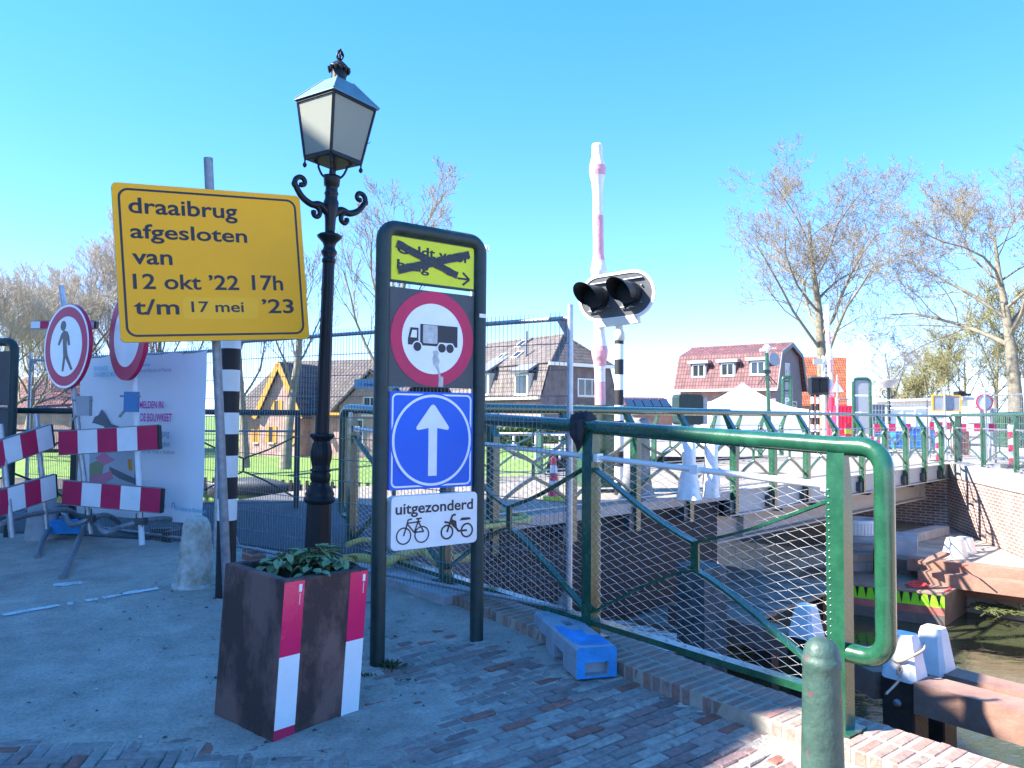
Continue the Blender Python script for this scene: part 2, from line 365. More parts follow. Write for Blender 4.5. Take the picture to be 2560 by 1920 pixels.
    g['hull'] = mat('grey_hull', (0.13, 0.11, 0.1), 0.7, 0, 0.3, 4)
    g['rust'] = mat('rusty_deck_plate', (0.28, 0.19, 0.14), 0.8, 0, 0.3, 4, bump=0.2)
    g['strap'] = mat('red_webbing', (0.8, 0.06, 0.06), 0.7)
    g['rope'] = mat('rope', (0.4, 0.34, 0.26), 0.9)
    g['cblue'] = mat('blue_container', (0.0, 0.16, 0.5), 0.5, 0, 0.1, 2)
    g['grey'] = mat('grey_plate', (0.32, 0.34, 0.36), 0.55, 0, 0.08, 3)
    g['dgrey'] = mat('dark_grey_plate', (0.06, 0.066, 0.072), 0.5, 0, 0.2, 5)
    g['brown'] = mat('red_brown_panel', (0.22, 0.05, 0.045), 0.6)
    g['orange'] = mat('fluorescent_red', (0.85, 0.03, 0.08), 0.4)
    g['cloth'] = mat('black_cloth', (0.02, 0.022, 0.028), 0.8, 0, 0.3, 20, bump=0.5, bscale=30)
defs()
def watermat():
    m = bpy.data.materials.new('canal_water'); m.use_nodes = True; t = m.node_tree; N = t.nodes; L = t.links; b = N['Principled BSDF']
    b.inputs['Base Color'].default_value = (0.045, 0.052, 0.026, 1); b.inputs['Roughness'].default_value = 0.03; b.inputs['IOR'].default_value = 1.55
    tc = N.new('ShaderNodeTexCoord'); mp = N.new('ShaderNodeMapping'); mp.inputs['Scale'].default_value = (1, 1.7, 1); L.new(tc.outputs['Object'], mp.inputs[0])
    nz = N.new('ShaderNodeTexNoise'); nz.inputs['Scale'].default_value = 2.6; nz.inputs['Detail'].default_value = 4; L.new(mp.outputs[0], nz.inputs['Vector'])
    bp = N.new('ShaderNodeBump'); bp.inputs['Strength'].default_value = 0.16; bp.inputs['Distance'].default_value = 0.06; L.new(nz.outputs[0], bp.inputs['Height']); L.new(bp.outputs[0], b.inputs['Normal'])
    return m
M_['water'] = watermat()
G = M_
rnd = random.Random(7)
def jit(a): return rnd.uniform(-a, a)
# ================================================================== SETTING
qn = V((0.78, 0.625, 0)); qd = V((-0.625, 0.78, 0))
def Q(m, t, z=0.0): return V((qn.x * m + qd.x * t, qn.y * m + qd.y * t, z))
bd = V((0.7101, 0.7041, 0)); bn = V((-0.7041, 0.7101, 0)); B0 = V((3.13, 10.9, 0))
DZ = 0.46
def B(s, o=0.0, z=0.0): return B0 + bd * s + bn * o + V((0, 0, z))

# --- water
MB().add([(-300, -80, -1.9), (300, -80, -1.9), (300, 120, -1.9), (-300, 120, -1.9)], [(0, 1, 2, 3)]).build('water', G['water'], kind='structure')

# --- sandy street, near part finely bumped
def cov(x, y):     # > 0: bricks swept under sand
    c = 0.42 + 1.3 * noise.noise(V((x * 0.75, y * 0.75, 3.1)))
    c -= 2.3 * max(0, 1 - math.hypot((x - 0.6) / 1.15, (y - 3.65) / 0.85))
    c -= 1.6 * max(0, 1 - math.hypot((x - 1.2) / 0.5, (y - 3.15) / 0.5))
    c -= 2.4 * max(0, 1 - math.hypot((x + 1.75) / 0.9, (y - 3.15) / 0.5))
    c -= 1.5 * max(0, 1 - math.hypot((x + 0.6) / 0.8, (y - 3.1) / 0.5))
    c -= 0.45 * max(0, 1 - math.hypot((x - 0.0) / 0.5, (y - 4.6) / 0.3))
    c += 0.8 * math.exp(-((x * qn.x + y * qn.y - 3.1) / 0.16) ** 2)
    return c
def sandz(x, y):
    c = max(-1.0, min(1.0, cov(x, y)))
    k_ = 1.0 if c > .2 else max(.35, .35 + .65 * (c + .4) / .6) if c > -.4 else .35
    h = 0.011 * c - (.002 if c < 0 else 0) + 0.005 * noise.noise(V((x * 3, y * 3, 0))) + k_ * 0.0055 * noise.noise(V((x * 11, y * 11, 5))) + k_ * 0.003 * noise.noise(V((x * 34, y * 34, 9)))
    return gz(y) + h
def axis(segs):
    out = [segs[0][0]]
    for a, b, st in segs:
        k = max(1, round((b - a) / st)); out += [a + (b - a) * i / k for i in range(1, k + 1)]
    return out
xs = axis([(-60, -10, 5), (-10, -5, 0.25), (-5, -2.9, 0.06), (-2.9, 1.7, 0.022), (1.7, 2.6, 0.1), (2.6, 8, 1.0)])
ys = axis([(-45, -1, 4), (-1, 2.4, 0.2), (2.4, 5.4, 0.022), (5.4, 9.6, 0.06)])
vs = []; ok = {}
for j, y in enumerate(ys):
    for i, x in enumerate(xs):
        z = sandz(x, y)
        vs.append((x, y, z)); ok[(i, j)] = (x * qn.x + y * qn.y) < 3.30
nx = len(xs); fs = []
for j in range(len(ys) - 1):
    for i in range(nx - 1):
        if ok[(i, j)] and ok[(i + 1, j)] and ok[(i, j + 1)] and ok[(i + 1, j + 1)]:
            fs.append((j * nx + i, j * nx + i + 1, (j + 1) * nx + i + 1, (j + 1) * nx + i))
MB().add(vs, fs, 0, True).build('street', G['sand'], kind='structure')

# --- paving bricks (real bricks peeping through the sand)
def brickcol():
    k = rnd.random()
    if k < 0.05: c = (0.33, 0.135, 0.10)
    elif k < 0.25: c = (0.28, 0.18, 0.16)
    elif k < 0.7: c = (0.31, 0.24, 0.215)
    else: c = (0.37, 0.32, 0.28)
    f = rnd.uniform(0.95, 1.4); return tuple(q * f for q in c)
def pavebrick(mb, cx, cy, ang, L=0.196, W=0.062):
    z = gz(cy) + 0.001 + jit(0.0028); R = Matrix.Rotation(ang + jit(0.03), 3, 'Z') @ Matrix.Rotation(jit(0.02), 3, 'X') @ Matrix.Rotation(jit(0.012), 3, 'Y')
    l, w_, b = L / 2 - 0.002, W / 2 - 0.001, 0.007; o = V((cx, cy, z)); col = brickcol()
    rings = []
    for (a, c, h) in ((l, w_, -0.04), (l, w_, -b), (l - b, w_ - b, 0)):
        rings.append([o + R @ V((sx * a + jit(0.002), sy * c + jit(0.002), h)) for sx, sy in ((-1, -1), (1, -1), (1, 1), (-1, 1))])
    v8 = [q for r in rings for q in r]
    mb.add(v8, [(8, 9, 10, 11)] + [(k * 4 + i, k * 4 + (i + 1) % 4, k * 4 + 4 + (i + 1) % 4, k * 4 + 4 + i) for k in (0, 1) for i in range(4)], 0, False, col)
pv = MB(); aq = math.atan2(qn.y, qn.x)
row = 0; t = -1.6
while t < 5.2:
    m = 0.4 + (row % 2) * 0.1
    while m < 3.22:
        c = Q(m, t)
        inb = (c.x - 0.05) * 0.62 + (c.y - 3.3) * 0.75 > -0.25 and c.y > 2.3
        if inb and cov(c.x, c.y) < 0.55: pavebrick(pv, c.x + jit(0.003), c.y + jit(0.003), aq)
        m += 0.2
    t += 0.0665; row += 1
U_ = 0.066; ah = rad(8)      # herringbone for the carriageway side
for i in range(-60, 60):
    for j in range(-40, 40):
        k = (i - j) % 6
        if k in (0, 3):
            hor = k == 0
            lx, ly = (i + 1.5, j + 0.5) if hor else (i + 0.5, j - 1.5 + 1)
            x = -1.2 + (lx * math.cos(ah) - ly * math.sin(ah)) * U_; y = 3.1 + (lx * math.sin(ah) + ly * math.cos(ah)) * U_
            inb = (x - 0.05) * 0.62 + (y - 3.3) * 0.75 > -0.33
            if not inb and -2.9 < x < 1.2 and 2.35 < y < 4.2 and cov(x, y) < 0.45: pavebrick(pv, x, y, ah if hor else ah + math.pi / 2)
pv.build('brick_paving', G['pbrick'], kind='structure')

# --- white painted line and fragment, pebbles
rm = MB()
def strip(p0, p1, wd, gaps):
    p0, p1 = PG(*p0), PG(*p1); d = p1 - p0; n = V((-d.y, d.x, 0)).normalized() * wd / 2
    k = 60
    for i in range(k):
        a, b = i / k, (i + 1) / k
        if any(g0 < (a + b) / 2 < g1 for g0, g1 in gaps): continue
        q = [p0 + d * a - n, p0 + d * b - n, p0 + d * b + n, p0 + d * a + n]
        rm.add([(c.x + jit(0.006), c.y + jit(0.006), sandz(c.x, c.y) + 0.006) for c in q], [(0, 1, 2, 3)])
strip((-60, 1552), (395, 1472), 0.07, [(0.12, 0.14), (0.42, 0.46), (0.50, 0.56), (0.63, 0.66)])
strip((132, 1466), (205, 1460), 0.08, [])
rm.build('road_marking', mat('worn_road_paint', (0.62, 0.64, 0.64), 0.8, 0, 0.2, 12), kind='structure')
pb = MB()
for i in range(900):
    x = rnd.uniform(-3.2, 1.5); y = rnd.uniform(2.6, 7.5)
    if x * qn.x + y * qn.y > 3.15: continue
    r = rnd.choice([0.003, 0.004, 0.004, 0.005, 0.006, 0.006, 0.008, 0.012]); z = sandz(x, y) + r * 0.3
    q = [V((x, y, z)) + V((jit(r) * .4, jit(r) * .4, jit(r) * .3)) + e * r for e in (V((1.3, 0, 0)), V((0, 1, 0)), V((-1.1, 0, 0)), V((0, -1, 0)), V((0, 0, .8)))]
    g = rnd.choice([(0.1, 0.09, 0.08), (0.3, 0.28, 0.26), (0.55, 0.53, 0.5), (0.2, 0.13, 0.1)])
    pb.add(q, [(0, 1, 4), (1, 2, 4), (2, 3, 4), (3, 0, 4)], 0, False, g)
pb.build('pebbles', G['pbrick'], kind='stuff')

# --- quay wall with rowlock brick coping, concrete end slab
qw = thing('quay_wall', 'brick quay wall with a rowlock brick coping running along the water', 'quay wall', Q(3.44, 1.8))
cb = MB(); t = -3.6
while t < 4.75:
    for c0, ln in ((3.25, 0.19), (3.443, 0.19)):
        sh = 0.02 * math.sin(t * 40) ; cf = rnd.random(); cv_ = rnd.uniform(.85, 1.15); col = tuple(cv_ * (a_ + (b_ - a_) * cf) for a_, b_ in zip((.44, .235, .185), (.36, .27, .225)))
        z = gz(Q(3.4, t).y) + 0.075 + jit(0.002); R = Matrix.Rotation(aq + jit(0.012), 3, 'Z')
        l, w_, b = ln / 2 - 0.005, 0.0255, 0.007; o = Q(c0 + ln / 2 + jit(0.003), t, z); rings = []
        for (a, c, h) in ((l, w_, -0.14), (l, w_, -b), (l - b, w_ - b, 0)):
            rings.append([o + R @ V((sx * a + jit(0.0015), sy * c + jit(0.0015), h + jit(0.0008))) for sx, sy in ((-1, -1), (1, -1), (1, 1), (-1, 1))])
        v8 = [q for r in rings for q in r]
        cb.add(v8, [(8, 9, 10, 11)] + [(k * 4 + i, k * 4 + (i + 1) % 4, k * 4 + 4 + (i + 1) % 4, k * 4 + 4 + i) for k in (0, 1) for i in range(4)], 0, False, col)
    t += 0.0665
cb.build('brick_coping', G['pbrick'], qw)
mo = MB()
tt = [-3.64 + 0.25 * i for i in range(34)]
for a, b in zip(tt, tt[1:]):
    za, zb = (gz(Q(3.4, k).y) + 0.0715 for k in (a, b))
    mo.add([Q(3.256, a, za - .2), Q(3.625, a, za - .2), Q(3.625, b, zb - .2), Q(3.256, b, zb - .2), Q(3.256, a, za), Q(3.625, a, za), Q(3.625, b, zb), Q(3.256, b, zb)],
           [(4, 5, 6, 7), (0, 4, 7, 3), (1, 2, 6, 5)])
mo.build('mortar_bed', G['mortar'], qw)
wb = MB()
for a, b in ((-12.0, 4.6), (4.6, 6.3)):
    za, zb = gz(Q(3.4, a).y) - 0.08, gz(Q(3.4, b).y) - 0.08
    wb.add([Q(3.2, a, -2.4), Q(3.61, a, -2.4), Q(3.61, b, -2.4), Q(3.2, b, -2.4), Q(3.2, a, za), Q(3.61, a, za), Q(3.61, b, zb), Q(3.2, b, zb)],
           [(4, 5, 6, 7), (0, 4, 7, 3), (1, 2, 6, 5), (0, 1, 5, 4), (2, 3, 7, 6)])
wb.build('wall_face', G['brickwall'], qw)
sb = MB(); za = gz(Q(3.3, 5).y) + 0.06
sb.hexa([Q(3.14, 4.75, za - .3), Q(3.66, 4.75, za - .3), Q(3.7, 6.4, za - .25), Q(3.05, 6.4, za - .25), Q(3.18, 4.75, za), Q(3.66, 4.75, za), Q(3.7, 6.4, za + .03), Q(3.05, 6.4, za + .03)])
sb.build('end_slab', G['concrete'], qw)

# --- asphalt approach behind the site fence
ap = [(-1.3, 6.86, .19), (-.72, 7.02, .3), (-.33, 7.48, .45), (-3.02, 10.28, .455), (-3.5, 9.35, .42), (-9, 9.0, .40), (-9, 8.75, .25), (-2.85, 7.75, .21)]
k = len(ap)
MB().add([V(q) for q in ap] + [V((q[0], q[1], -0.25)) for q in ap], [list(range(k))] + [(i + k, (i + 1) % k + k, (i + 1) % k, i) for i in range(k)]).build('approach_road', G['asphalt'], kind='structure')
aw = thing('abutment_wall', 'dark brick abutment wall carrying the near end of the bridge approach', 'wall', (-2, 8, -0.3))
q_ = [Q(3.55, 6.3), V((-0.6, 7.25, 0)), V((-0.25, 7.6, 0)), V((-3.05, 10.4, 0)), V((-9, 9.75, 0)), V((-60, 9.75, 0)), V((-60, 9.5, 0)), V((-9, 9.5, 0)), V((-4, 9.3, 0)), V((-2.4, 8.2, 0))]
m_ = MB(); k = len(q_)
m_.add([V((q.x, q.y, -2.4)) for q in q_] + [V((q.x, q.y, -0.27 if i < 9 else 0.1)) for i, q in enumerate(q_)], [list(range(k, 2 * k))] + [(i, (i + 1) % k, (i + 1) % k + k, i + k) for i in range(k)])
m_.build('wall_face', G['brickshade'], aw)

# --- far banks
gr = [(-120, 36, -1.35), (-40, 33, -1.35), (-14, 31, -1.35), (-9, 29.4, -1.32), (-5, 27, -1.2), (-1.5, 24, -0.7), (1, 21.5, 0.1)]
g2 = [(-120, 40, -.75), (-40, 38, -.75), (-15, 37, -.7), (-9.5, 36, -.65), (-4.6, 34, -.5), (-1, 30, -.1), (1.4, 27, .4)]
g3 = [(-300, 900, .3), (-160, 900, .3), (-80, 900, .3), (-60, 900, .3), (-45, 900, .4), (-20, 900, .4), (1, 900, .42)]
rows = [[V(q) - V((0, 0, 1.2)) for q in gr], [V(q) for q in gr]]
for i in range(1, 9): rows.append([V(a).lerp(V(b), i / 8) + V((0, 0, 0.05 * noise.noise(V((a[0] * .3, i * .7, 0))))) for a, b in zip(gr, g2)])
rows.append([V(a).lerp(V(b), 0.05) for a, b in zip(g2, g3)]); rows.append([V(q) for q in g3])
vs = [q for r in rows for q in r]; n_ = len(gr)
MB().add(vs, [(j * n_ + i, j * n_ + i + 1, (j + 1) * n_ + i + 1, (j + 1) * n_ + i) for j in range(len(rows) - 1) for i in range(n_ - 1)], 0, True).build('grass_bank', G['grass'], kind='structure')
fsx = [(1, 21.5), (4.5, 20.9), (7.3, 21.4), (10.55, 18.25), (9.6, 13.9), (8.4, 8.8), (6.2, -1), (6.2, -60), (900, -60), (900, 1500), (-30, 1500), (-1.4, 40), (1.4, 27)]
MB().add([(x, y, 0.42) for x, y in fsx], [list(range(len(fsx)))]).build('far_street', mat('pale_street', (0.30, 0.28, 0.25), 0.9, 0, 0.15, 0.6), kind='structure')

rev = thing('bank_revetment', 'timber edging with a row of short stakes along the grassy far bank', 'revetment', (-9, 29.3, -1.3))
rb = MB()
pl_ = [V((-40, 32.9, -1.4)), V((-14, 30.9, -1.4)), V((-9, 29.3, -1.37)), V((-5, 26.9, -1.25)), V((-1.6, 23.9, -.85))]
for a, b in zip(pl_, pl_[1:]): rb.bar(a, b, 0.42, 0.08)
rb.build('waling', G['plank'], rev)
for a, b in zip(pl_[1:], pl_[2:]):
    k = int((b - a).length / 0.4)
    for i in range(k):
        if i % 1 == 0: MB().box(a.lerp(b, i / k) + V((-.03, -.09, .1)), (.1, .1, .55)).build('stake', G['darkwood'], rev)

# --- far quay wall right of the bridge and abutment
fq = thing('far_quay_wall', 'sunlit red brick wall with pale concrete coping at the far bridge end', 'quay wall', (10, 16, -1))
wl = [V((7.3, 21.3, 0)), V((10.4, 18.2, 0)), V((9.4, 13.9, 0)), V((8.2, 8.8, 0)), V((6, -1, 0))]
b_ = MB(); c_ = MB()
for a, b in zip(wl, wl[1:]):
    n = V((b.y - a.y, -(b.x - a.x), 0)).normalized() * -0.4
    if a.x < 8: n = V((0.28, 0.28, 0))
    for mb, z0, z1, off in ((b_, -2.4, 0.14, 0.0), (c_, 0.14, 0.47, -0.02)):
        e = n.normalized() * off
        mb.hexa([a + e + V((0, 0, z0)), b + e + V((0, 0, z0)), b + n + V((0, 0, z0)), a + n + V((0, 0, z0)), a + e + V((0, 0, z1)), b + e + V((0, 0, z1)), b + n + V((0, 0, z1)), a + n + V((0, 0, z1))])
b_.build('brick_face', G['brickwall'], fq); c_.build('concrete_coping', mat('pale_concrete', (0.36, 0.335, 0.295), 0.85, 0, 0.1, 4, bump=0.2), fq)
# --- stone platform at the waterline
pz = -1.05
pp = [P(2640, 1437, z=pz), P(2240, 1385, z=pz), V((6.3, 14.4, pz)), V((4.2, 16.3, pz)), V((7.25, 21.2, pz)), V((10.37, 18.15, pz)), V((9.37, 13.9, pz)), V((9.0, 12.2, pz))]
k = len(pp); MB().add(pp + [q - V((0, 0, 1.3)) for q in pp], [list(range(k))[::-1]] + [(i, (i + 1) % k, (i + 1) % k + k, i + k) for i in range(k)]).build('stone_platform', brickmat('pale_setts', (0.42, 0.39, 0.34), (0.36, 0.33, 0.29), (0.3, 0.28, 0.25), 0.3, 0.2, 0.015), kind='structure')
# ================================================================== BRIDGE AND RAILINGS
def net(mb, p0, p1, zb0, zb1, zt0, zt1, cw, ch, r, n=3, sag=0.0):
    p0, p1 = V(p0), V(p1); L = (p1 - p0).length; k = max(2, int(L / cw)); off = V((0, 0, 0))
    for i in range(k + 1):
        rows_ = int((zt0 - zb0) / (ch / 2)); pts = []
        for j in range(rows_ + 1):
            u = (i + (0.5 if j % 2 else -0.5) * (1 if i % 2 else -1)) / k; u = min(1, max(0, u)); v = j / rows_
            q = p0.lerp(p1, u); zb = zb0 + (zb1 - zb0) * u; zt = zt0 + (zt1 - zt0) * u
            pts.append(V((q.x, q.y, zb + (zt - zb) * v)) + V((jit(r), jit(r), jit(r) * 1.5)))
        mb.tube(pts, r, n, caps=False)
def railing(th, posts, zt, zb, inward, mats, hr=0.04, lean=0.0, foot=0.0, netc=None, pw=0.09, pt=0.045, brace=(0.05, 0.012), wiredrop=0.19, ends=(0, 0), hand=None, rail_r=0.012, bot=0.012, netr=0.0016, botbox=None, handsplit=None):
    """posts: list of xy points; zt/zb: height functions of index; inward: unit vector towards the road"""
    inward = V(inward); n = len(posts); posts = [V((p[0], p[1], 0)) for p in posts]
    dirv = (posts[-1] - posts[0]).normalized(); up = V((0, 0, 1))
    for i, p in enumerate(posts):
        mb = MB(); t, b = zt(i), zb(i)
        o = p
        prof = [(-pw / 2, b - foot), (pw / 2, b - foot), (pw / 2, t - wiredrop - .05), (pw * .35 + lean, t - hr * .5), (-pw * .1 + lean, t - hr * .5), (-pw / 2, t - wiredrop - .02)]
        pl = Plane(o, inward, up)
        mb.prism(pl, prof, -pt / 2, pt / 2)
        if False: mb.bar(o - inward * (pw / 2 + .004) + up * (b - foot), o - inward * (pw / 2 + .004) + up * (t - wiredrop - .02), pt * 1.6, 0.009, up=dirv)
        mb.build('post', mats[0], th)
    tops = [p + inward * lean + V((0, 0, zt(i))) for i, p in enumerate(posts)]
    if hand is None:
        a = tops[0] - dirv * ends[0]; b = tops[-1] + dirv * ends[1]
        hp = [a] + tops + [b] if ends[0] or ends[1] else tops
        MB().tube(hp, hr, 12).build('handrail', mats[1], th)
    else: hand(tops, dirv)
    wm = MB()
    wp = [p + V((0, 0, zt(i) - wiredrop)) for i, p in enumerate(posts)]
    wm.tube(wp, rail_r, 8)
    for a, b in zip(wp, wp[1:]):
        for u in (0.03, 0.5, 0.97): wm.box(a.lerp(b, u), (rail_r * 3.2, rail_r * 3.2, rail_r * 3), rz=math.atan2(dirv.y, dirv.x))
    wm.build('mid_rail', mats[2], th)
    bm_ = MB(); bp = [p + V((0, 0, zb(i) + .03)) for i, p in enumerate(posts)]
    if botbox:
        for a, b in zip(bp, bp[1:]): bm_.bar(a, b, botbox[0], botbox[1])
    else: bm_.tube(bp, bot, 6)
    bm_.build('bottom_rail', mats[0] if botbox else mats[2], th)
    for i in range(n - 1):
        a, b = posts[i], posts[i + 1]; c = (a + b) / 2; zta, ztb, zba, zbb = zt(i), zt(i + 1), zb(i), zb(i + 1)
        zm = (zba + zbb) / 2 + 0.54 * ((zta + ztb) / 2 - wiredrop - (zba + zbb) / 2); w_, t_ = brace; h = 0.075
        mb = MB(); off = inward * 0.012
        for q, z1, z2 in ((a, zta - wiredrop - .05, zba + .07), (b, ztb - wiredrop - .05, zbb + .07)):
            cu = bezier([q + V((0, 0, z1)), q.lerp(c, .55) + V((0, 0, z1 + (zm + h - z1) * .62)), q.lerp(c, .86) + V((0, 0, zm + h + .035)), c + V((0, 0, zm + h))], 4)
            cl = bezier([q + V((0, 0, z2)), q.lerp(c, .55) + V((0, 0, z2 + (zm - h - z2) * .62)), q.lerp(c, .86) + V((0, 0, zm - h - .035)), c + V((0, 0, zm - h))], 4)
            for line in (cu, cl):
                k = len(line); vs = []; fs = []
                for e, pnt in enumerate(line):
                    dd = (line[min(e + 1, k - 1)] - line[max(e - 1, 0)]).normalized(); nn = dirv.cross(up).cross(dd) if False else (up.cross(dirv).normalized()).cross(dd).normalized()
                    s_ = up.cross(dirv).normalized()
                    for x, y in ((-1, -1), (1, -1), (1, 1), (-1, 1)): vs.append(pnt + off + s_ * (w_ / 2 * x) + nn * (t_ / 2 * y))
                for e in range(k - 1):
                    for j in range(4): fs.append((e * 4 + j, e * 4 + (j + 1) % 4, e * 4 + 4 + (j + 1) % 4, e * 4 + 4 + j))
                mb.add(vs, fs + [(3, 2, 1, 0), tuple(range(4 * k - 4, 4 * k))])
        mb.bar(c + off + V((0, 0, zm - h)), c + off + V((0, 0, zm + h)), t_, w_, up=up.cross(dirv))
        mb.build('brace', mats[0], th)
    if netc:
        nm = MB()
        for i in range(n - 1):
            d_ = (posts[i + 1] - posts[i]).normalized()
            net(nm, posts[i] + d_ * .05 - inward * .01, posts[i + 1] - d_ * .05 - inward * .01, zb(i) + .03, zb(i + 1) + .03, zt(i) - wiredrop, zt(i + 1) - wiredrop, netc[0], netc[1], netr)
        nm.build('wire_net', mats[2], th)

# --- foreground quay railing
qr = thing('quay_railing', 'green tubular railing with braided wire net along the quay, nearest the camera', 'railing', Q(3.42, 1.824))
qposts = [Q(3.42, 1.824 + 1.633 * i) for i in range(4)]
qzt = lambda i: 1.372 + 0.062 * i
qzb = lambda i: 0.185 + 0.005 * i
def qhand(tops, dv):
    R = 0.10; a = tops[0]; b = tops[-1]; e = 0.21; up = V((0, 0, 1))
    def loop(p, d, low):     # from rail end at post outwards, down and back to the post
        c1 = p + d * (e - R) - up * R; c2 = V((c1.x, c1.y, low + R))
        return arc(c1, R, math.pi / 2, 0, d, up) + arc(c2, R, 0, -math.pi / 2, d, up) + [V((p.x, p.y, low)) + d * 0.0]
    pts = loop(a, -dv, 0.43)[::-1] + tops + loop(b, dv, 0.52)
    MB().tube(pts, 0.044, 16).build('handrail', G['green'], qr)
railing(qr, qposts, qzt, qzb, -qn, (G['green'], G['green'], G['steel']), pw=0.085, pt=0.085, brace=(0.05, 0.014), hand=qhand, rail_r=0.017, netc=(0.062, 0.046), netr=0.0026, botbox=(0.035, 0.075), foot=0.10)
for p in qposts: MB().box(p + V((0, 0, gz(p.y) + .082)), (0.16, 0.16, 0.012), rz=aq).build('foot_plate', G['green'], qr)
lc = MB(); p0 = qposts[0] + qd * 0.03     # lacing of the net along the near post
pts = []
for i in range(90):
    t = i / 89; pts.append(p0 + V((0, 0, .24 + .93 * t)) + qd * (0.018 * math.cos(i * 2.1)) + qn * (0.05 * math.sin(i * 2.1)))
lc.tube(pts, 0.003, 4).build('net_lacing', G['steel'], qr)
bg = thing('black_cloth', 'black cloth bundle knotted round the quay handrail beside the fence post', 'cloth', P(1468, 1050, 4.9))
cz = P(1458, 1052, 4.93); cm = MB()
cl = []
for i in range(9):
    t = i / 8; cl.append((0.048 + 0.012 * math.sin(t * 3.1) + 0.006 * math.sin(t * 19), -0.075 + .15 * t))
Rm = qd.to_track_quat('Z', 'Y').to_matrix()
cm.lathe(cl, cz, 18, M=Rm, flute=0.09, nfl=7)
for k_, (dx, ln) in enumerate(((0.05, 0.16), (0.09, 0.2))):
    a = cz + qd * (dx - .09) - qn * 0.075
    cm.tube([a, a + V((jit(.02), -.02, -ln * .4)), a + V((jit(.03), -.01, -ln * .75)), a + V((.02, 0, -ln))], [0.03, 0.034, 0.026, 0.006], 8)
cm.build('cloth_bundle', G['cloth'], bg)
MB().tube([P(1426, 1046, 5.02), P(1445, 1062, 4.98), P(1475, 1048, 4.9)], 0.006, 5).build('tie_string', G['cloth'], bg)

# --- bridge
br = thing('swing_bridge', 'swing bridge with sand covered deck, beige girders and green railings', 'bridge', B(3, 2, 0))
S0, S1, WD = -4.85, 10.55, 3.9
def bbox(mb, s0, s1, o0, o1, z0, z1, m=0): return mb.hexa([B(s, o, z) for z in (z0, z1) for s, o in ((s0, o0), (s1, o0), (s1, o1), (s0, o1))], m)
bbox(MB(), S0, S1, 0.02, WD - .02, DZ - .1, DZ).build('deck', G['deck'], br)
fm = MB()
for o0, o1 in ((-0.0, 0.02), (WD - .02, WD)): bbox(fm, -.1, S1, o0, o1, 0.13, DZ + .008)
bbox(fm, -.1, S1, -0.05, -0.002, DZ - .02, DZ + .004); bbox(fm, -.1, S1, -.05, -.002, .10, .125)
se = MB(); bbox(se, S0, -.12, -.06, .018, DZ - .11, DZ + .006); se.build('deck_edge', G['galvd'], br)
fm.build('fascia', G['girder'], br)
gm = MB()
for o in (0.45, WD - .45):
    bbox(gm, -2.0, 9.7, o, o + .03, -0.33, DZ - .102); bbox(gm, -2.0, 9.75, o - .12, o + .15, -0.36, -0.332)
    for s in (9.55, 5, 1): bbox(gm, s, s + .02, o - .11, o, -.33, DZ - .102)
gm.build('girder', G['girder'], br)
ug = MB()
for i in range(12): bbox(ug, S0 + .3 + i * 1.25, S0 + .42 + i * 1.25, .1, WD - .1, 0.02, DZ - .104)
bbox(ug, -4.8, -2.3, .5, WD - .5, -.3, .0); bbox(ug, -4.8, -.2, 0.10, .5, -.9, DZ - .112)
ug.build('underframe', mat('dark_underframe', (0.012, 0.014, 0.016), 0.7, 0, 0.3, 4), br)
np_ = [B(-4.72 + 1.18 * i, -0.06) for i in range(14)]
zt_ = lambda i: 1.575; zb_ = lambda i: DZ + .035
def bhand(tops, dv):
    MB().tube([tops[0] - dv * .3] + tops[:5] + [tops[4] + dv * .08], 0.05, 12).build('handrail', G['green'], br)
    MB().tube(tops[4:] + [tops[-1] + dv * .12], 0.03, 10).build('handrail', G['green'], br)
railing(br, np_, zt_, zb_, bn, (G['green'], G['green'], G['galv']), lean=0.13, pw=0.095, pt=0.09, foot=0.36, brace=(0.028, 0.03), hand=bhand, rail_r=0.009, netc=(0.075, 0.06), netr=0.0013, wiredrop=0.26)
for p in np_: MB().box(p + bn * .03 + bd * -.1 + V((0, 0, DZ - .22)), (.10, .10, .17), rz=math.pi / 4).build('post_bracket', G['dgrey'], br)
fp_ = [B(-3.4 + 1.18 * i, WD - .05) for i in range(12)]
railing(br, fp_, zt_, zb_, -bn, (G['green'], G['green'], G['galv']), lean=0.1, pw=0.10, pt=0.06, hr=.03, brace=(0.028, 0.028), rail_r=0.009, wiredrop=0.26, ends=(.15, .1))
ep = B(10.62, -0.1)
em = MB().box(ep + V((0, 0, 1.0)), (.12, .12, 1.12), rz=math.pi / 4); em.box(ep + V((0, 0, 1.57)), (.14, .14, .03), rz=math.pi / 4)
tag(em.build('railing_post', G['dkgreen'], loc=ep + V((0, 0, DZ))), 'dark square end post where the far bridge railing meets the quay', 'post')

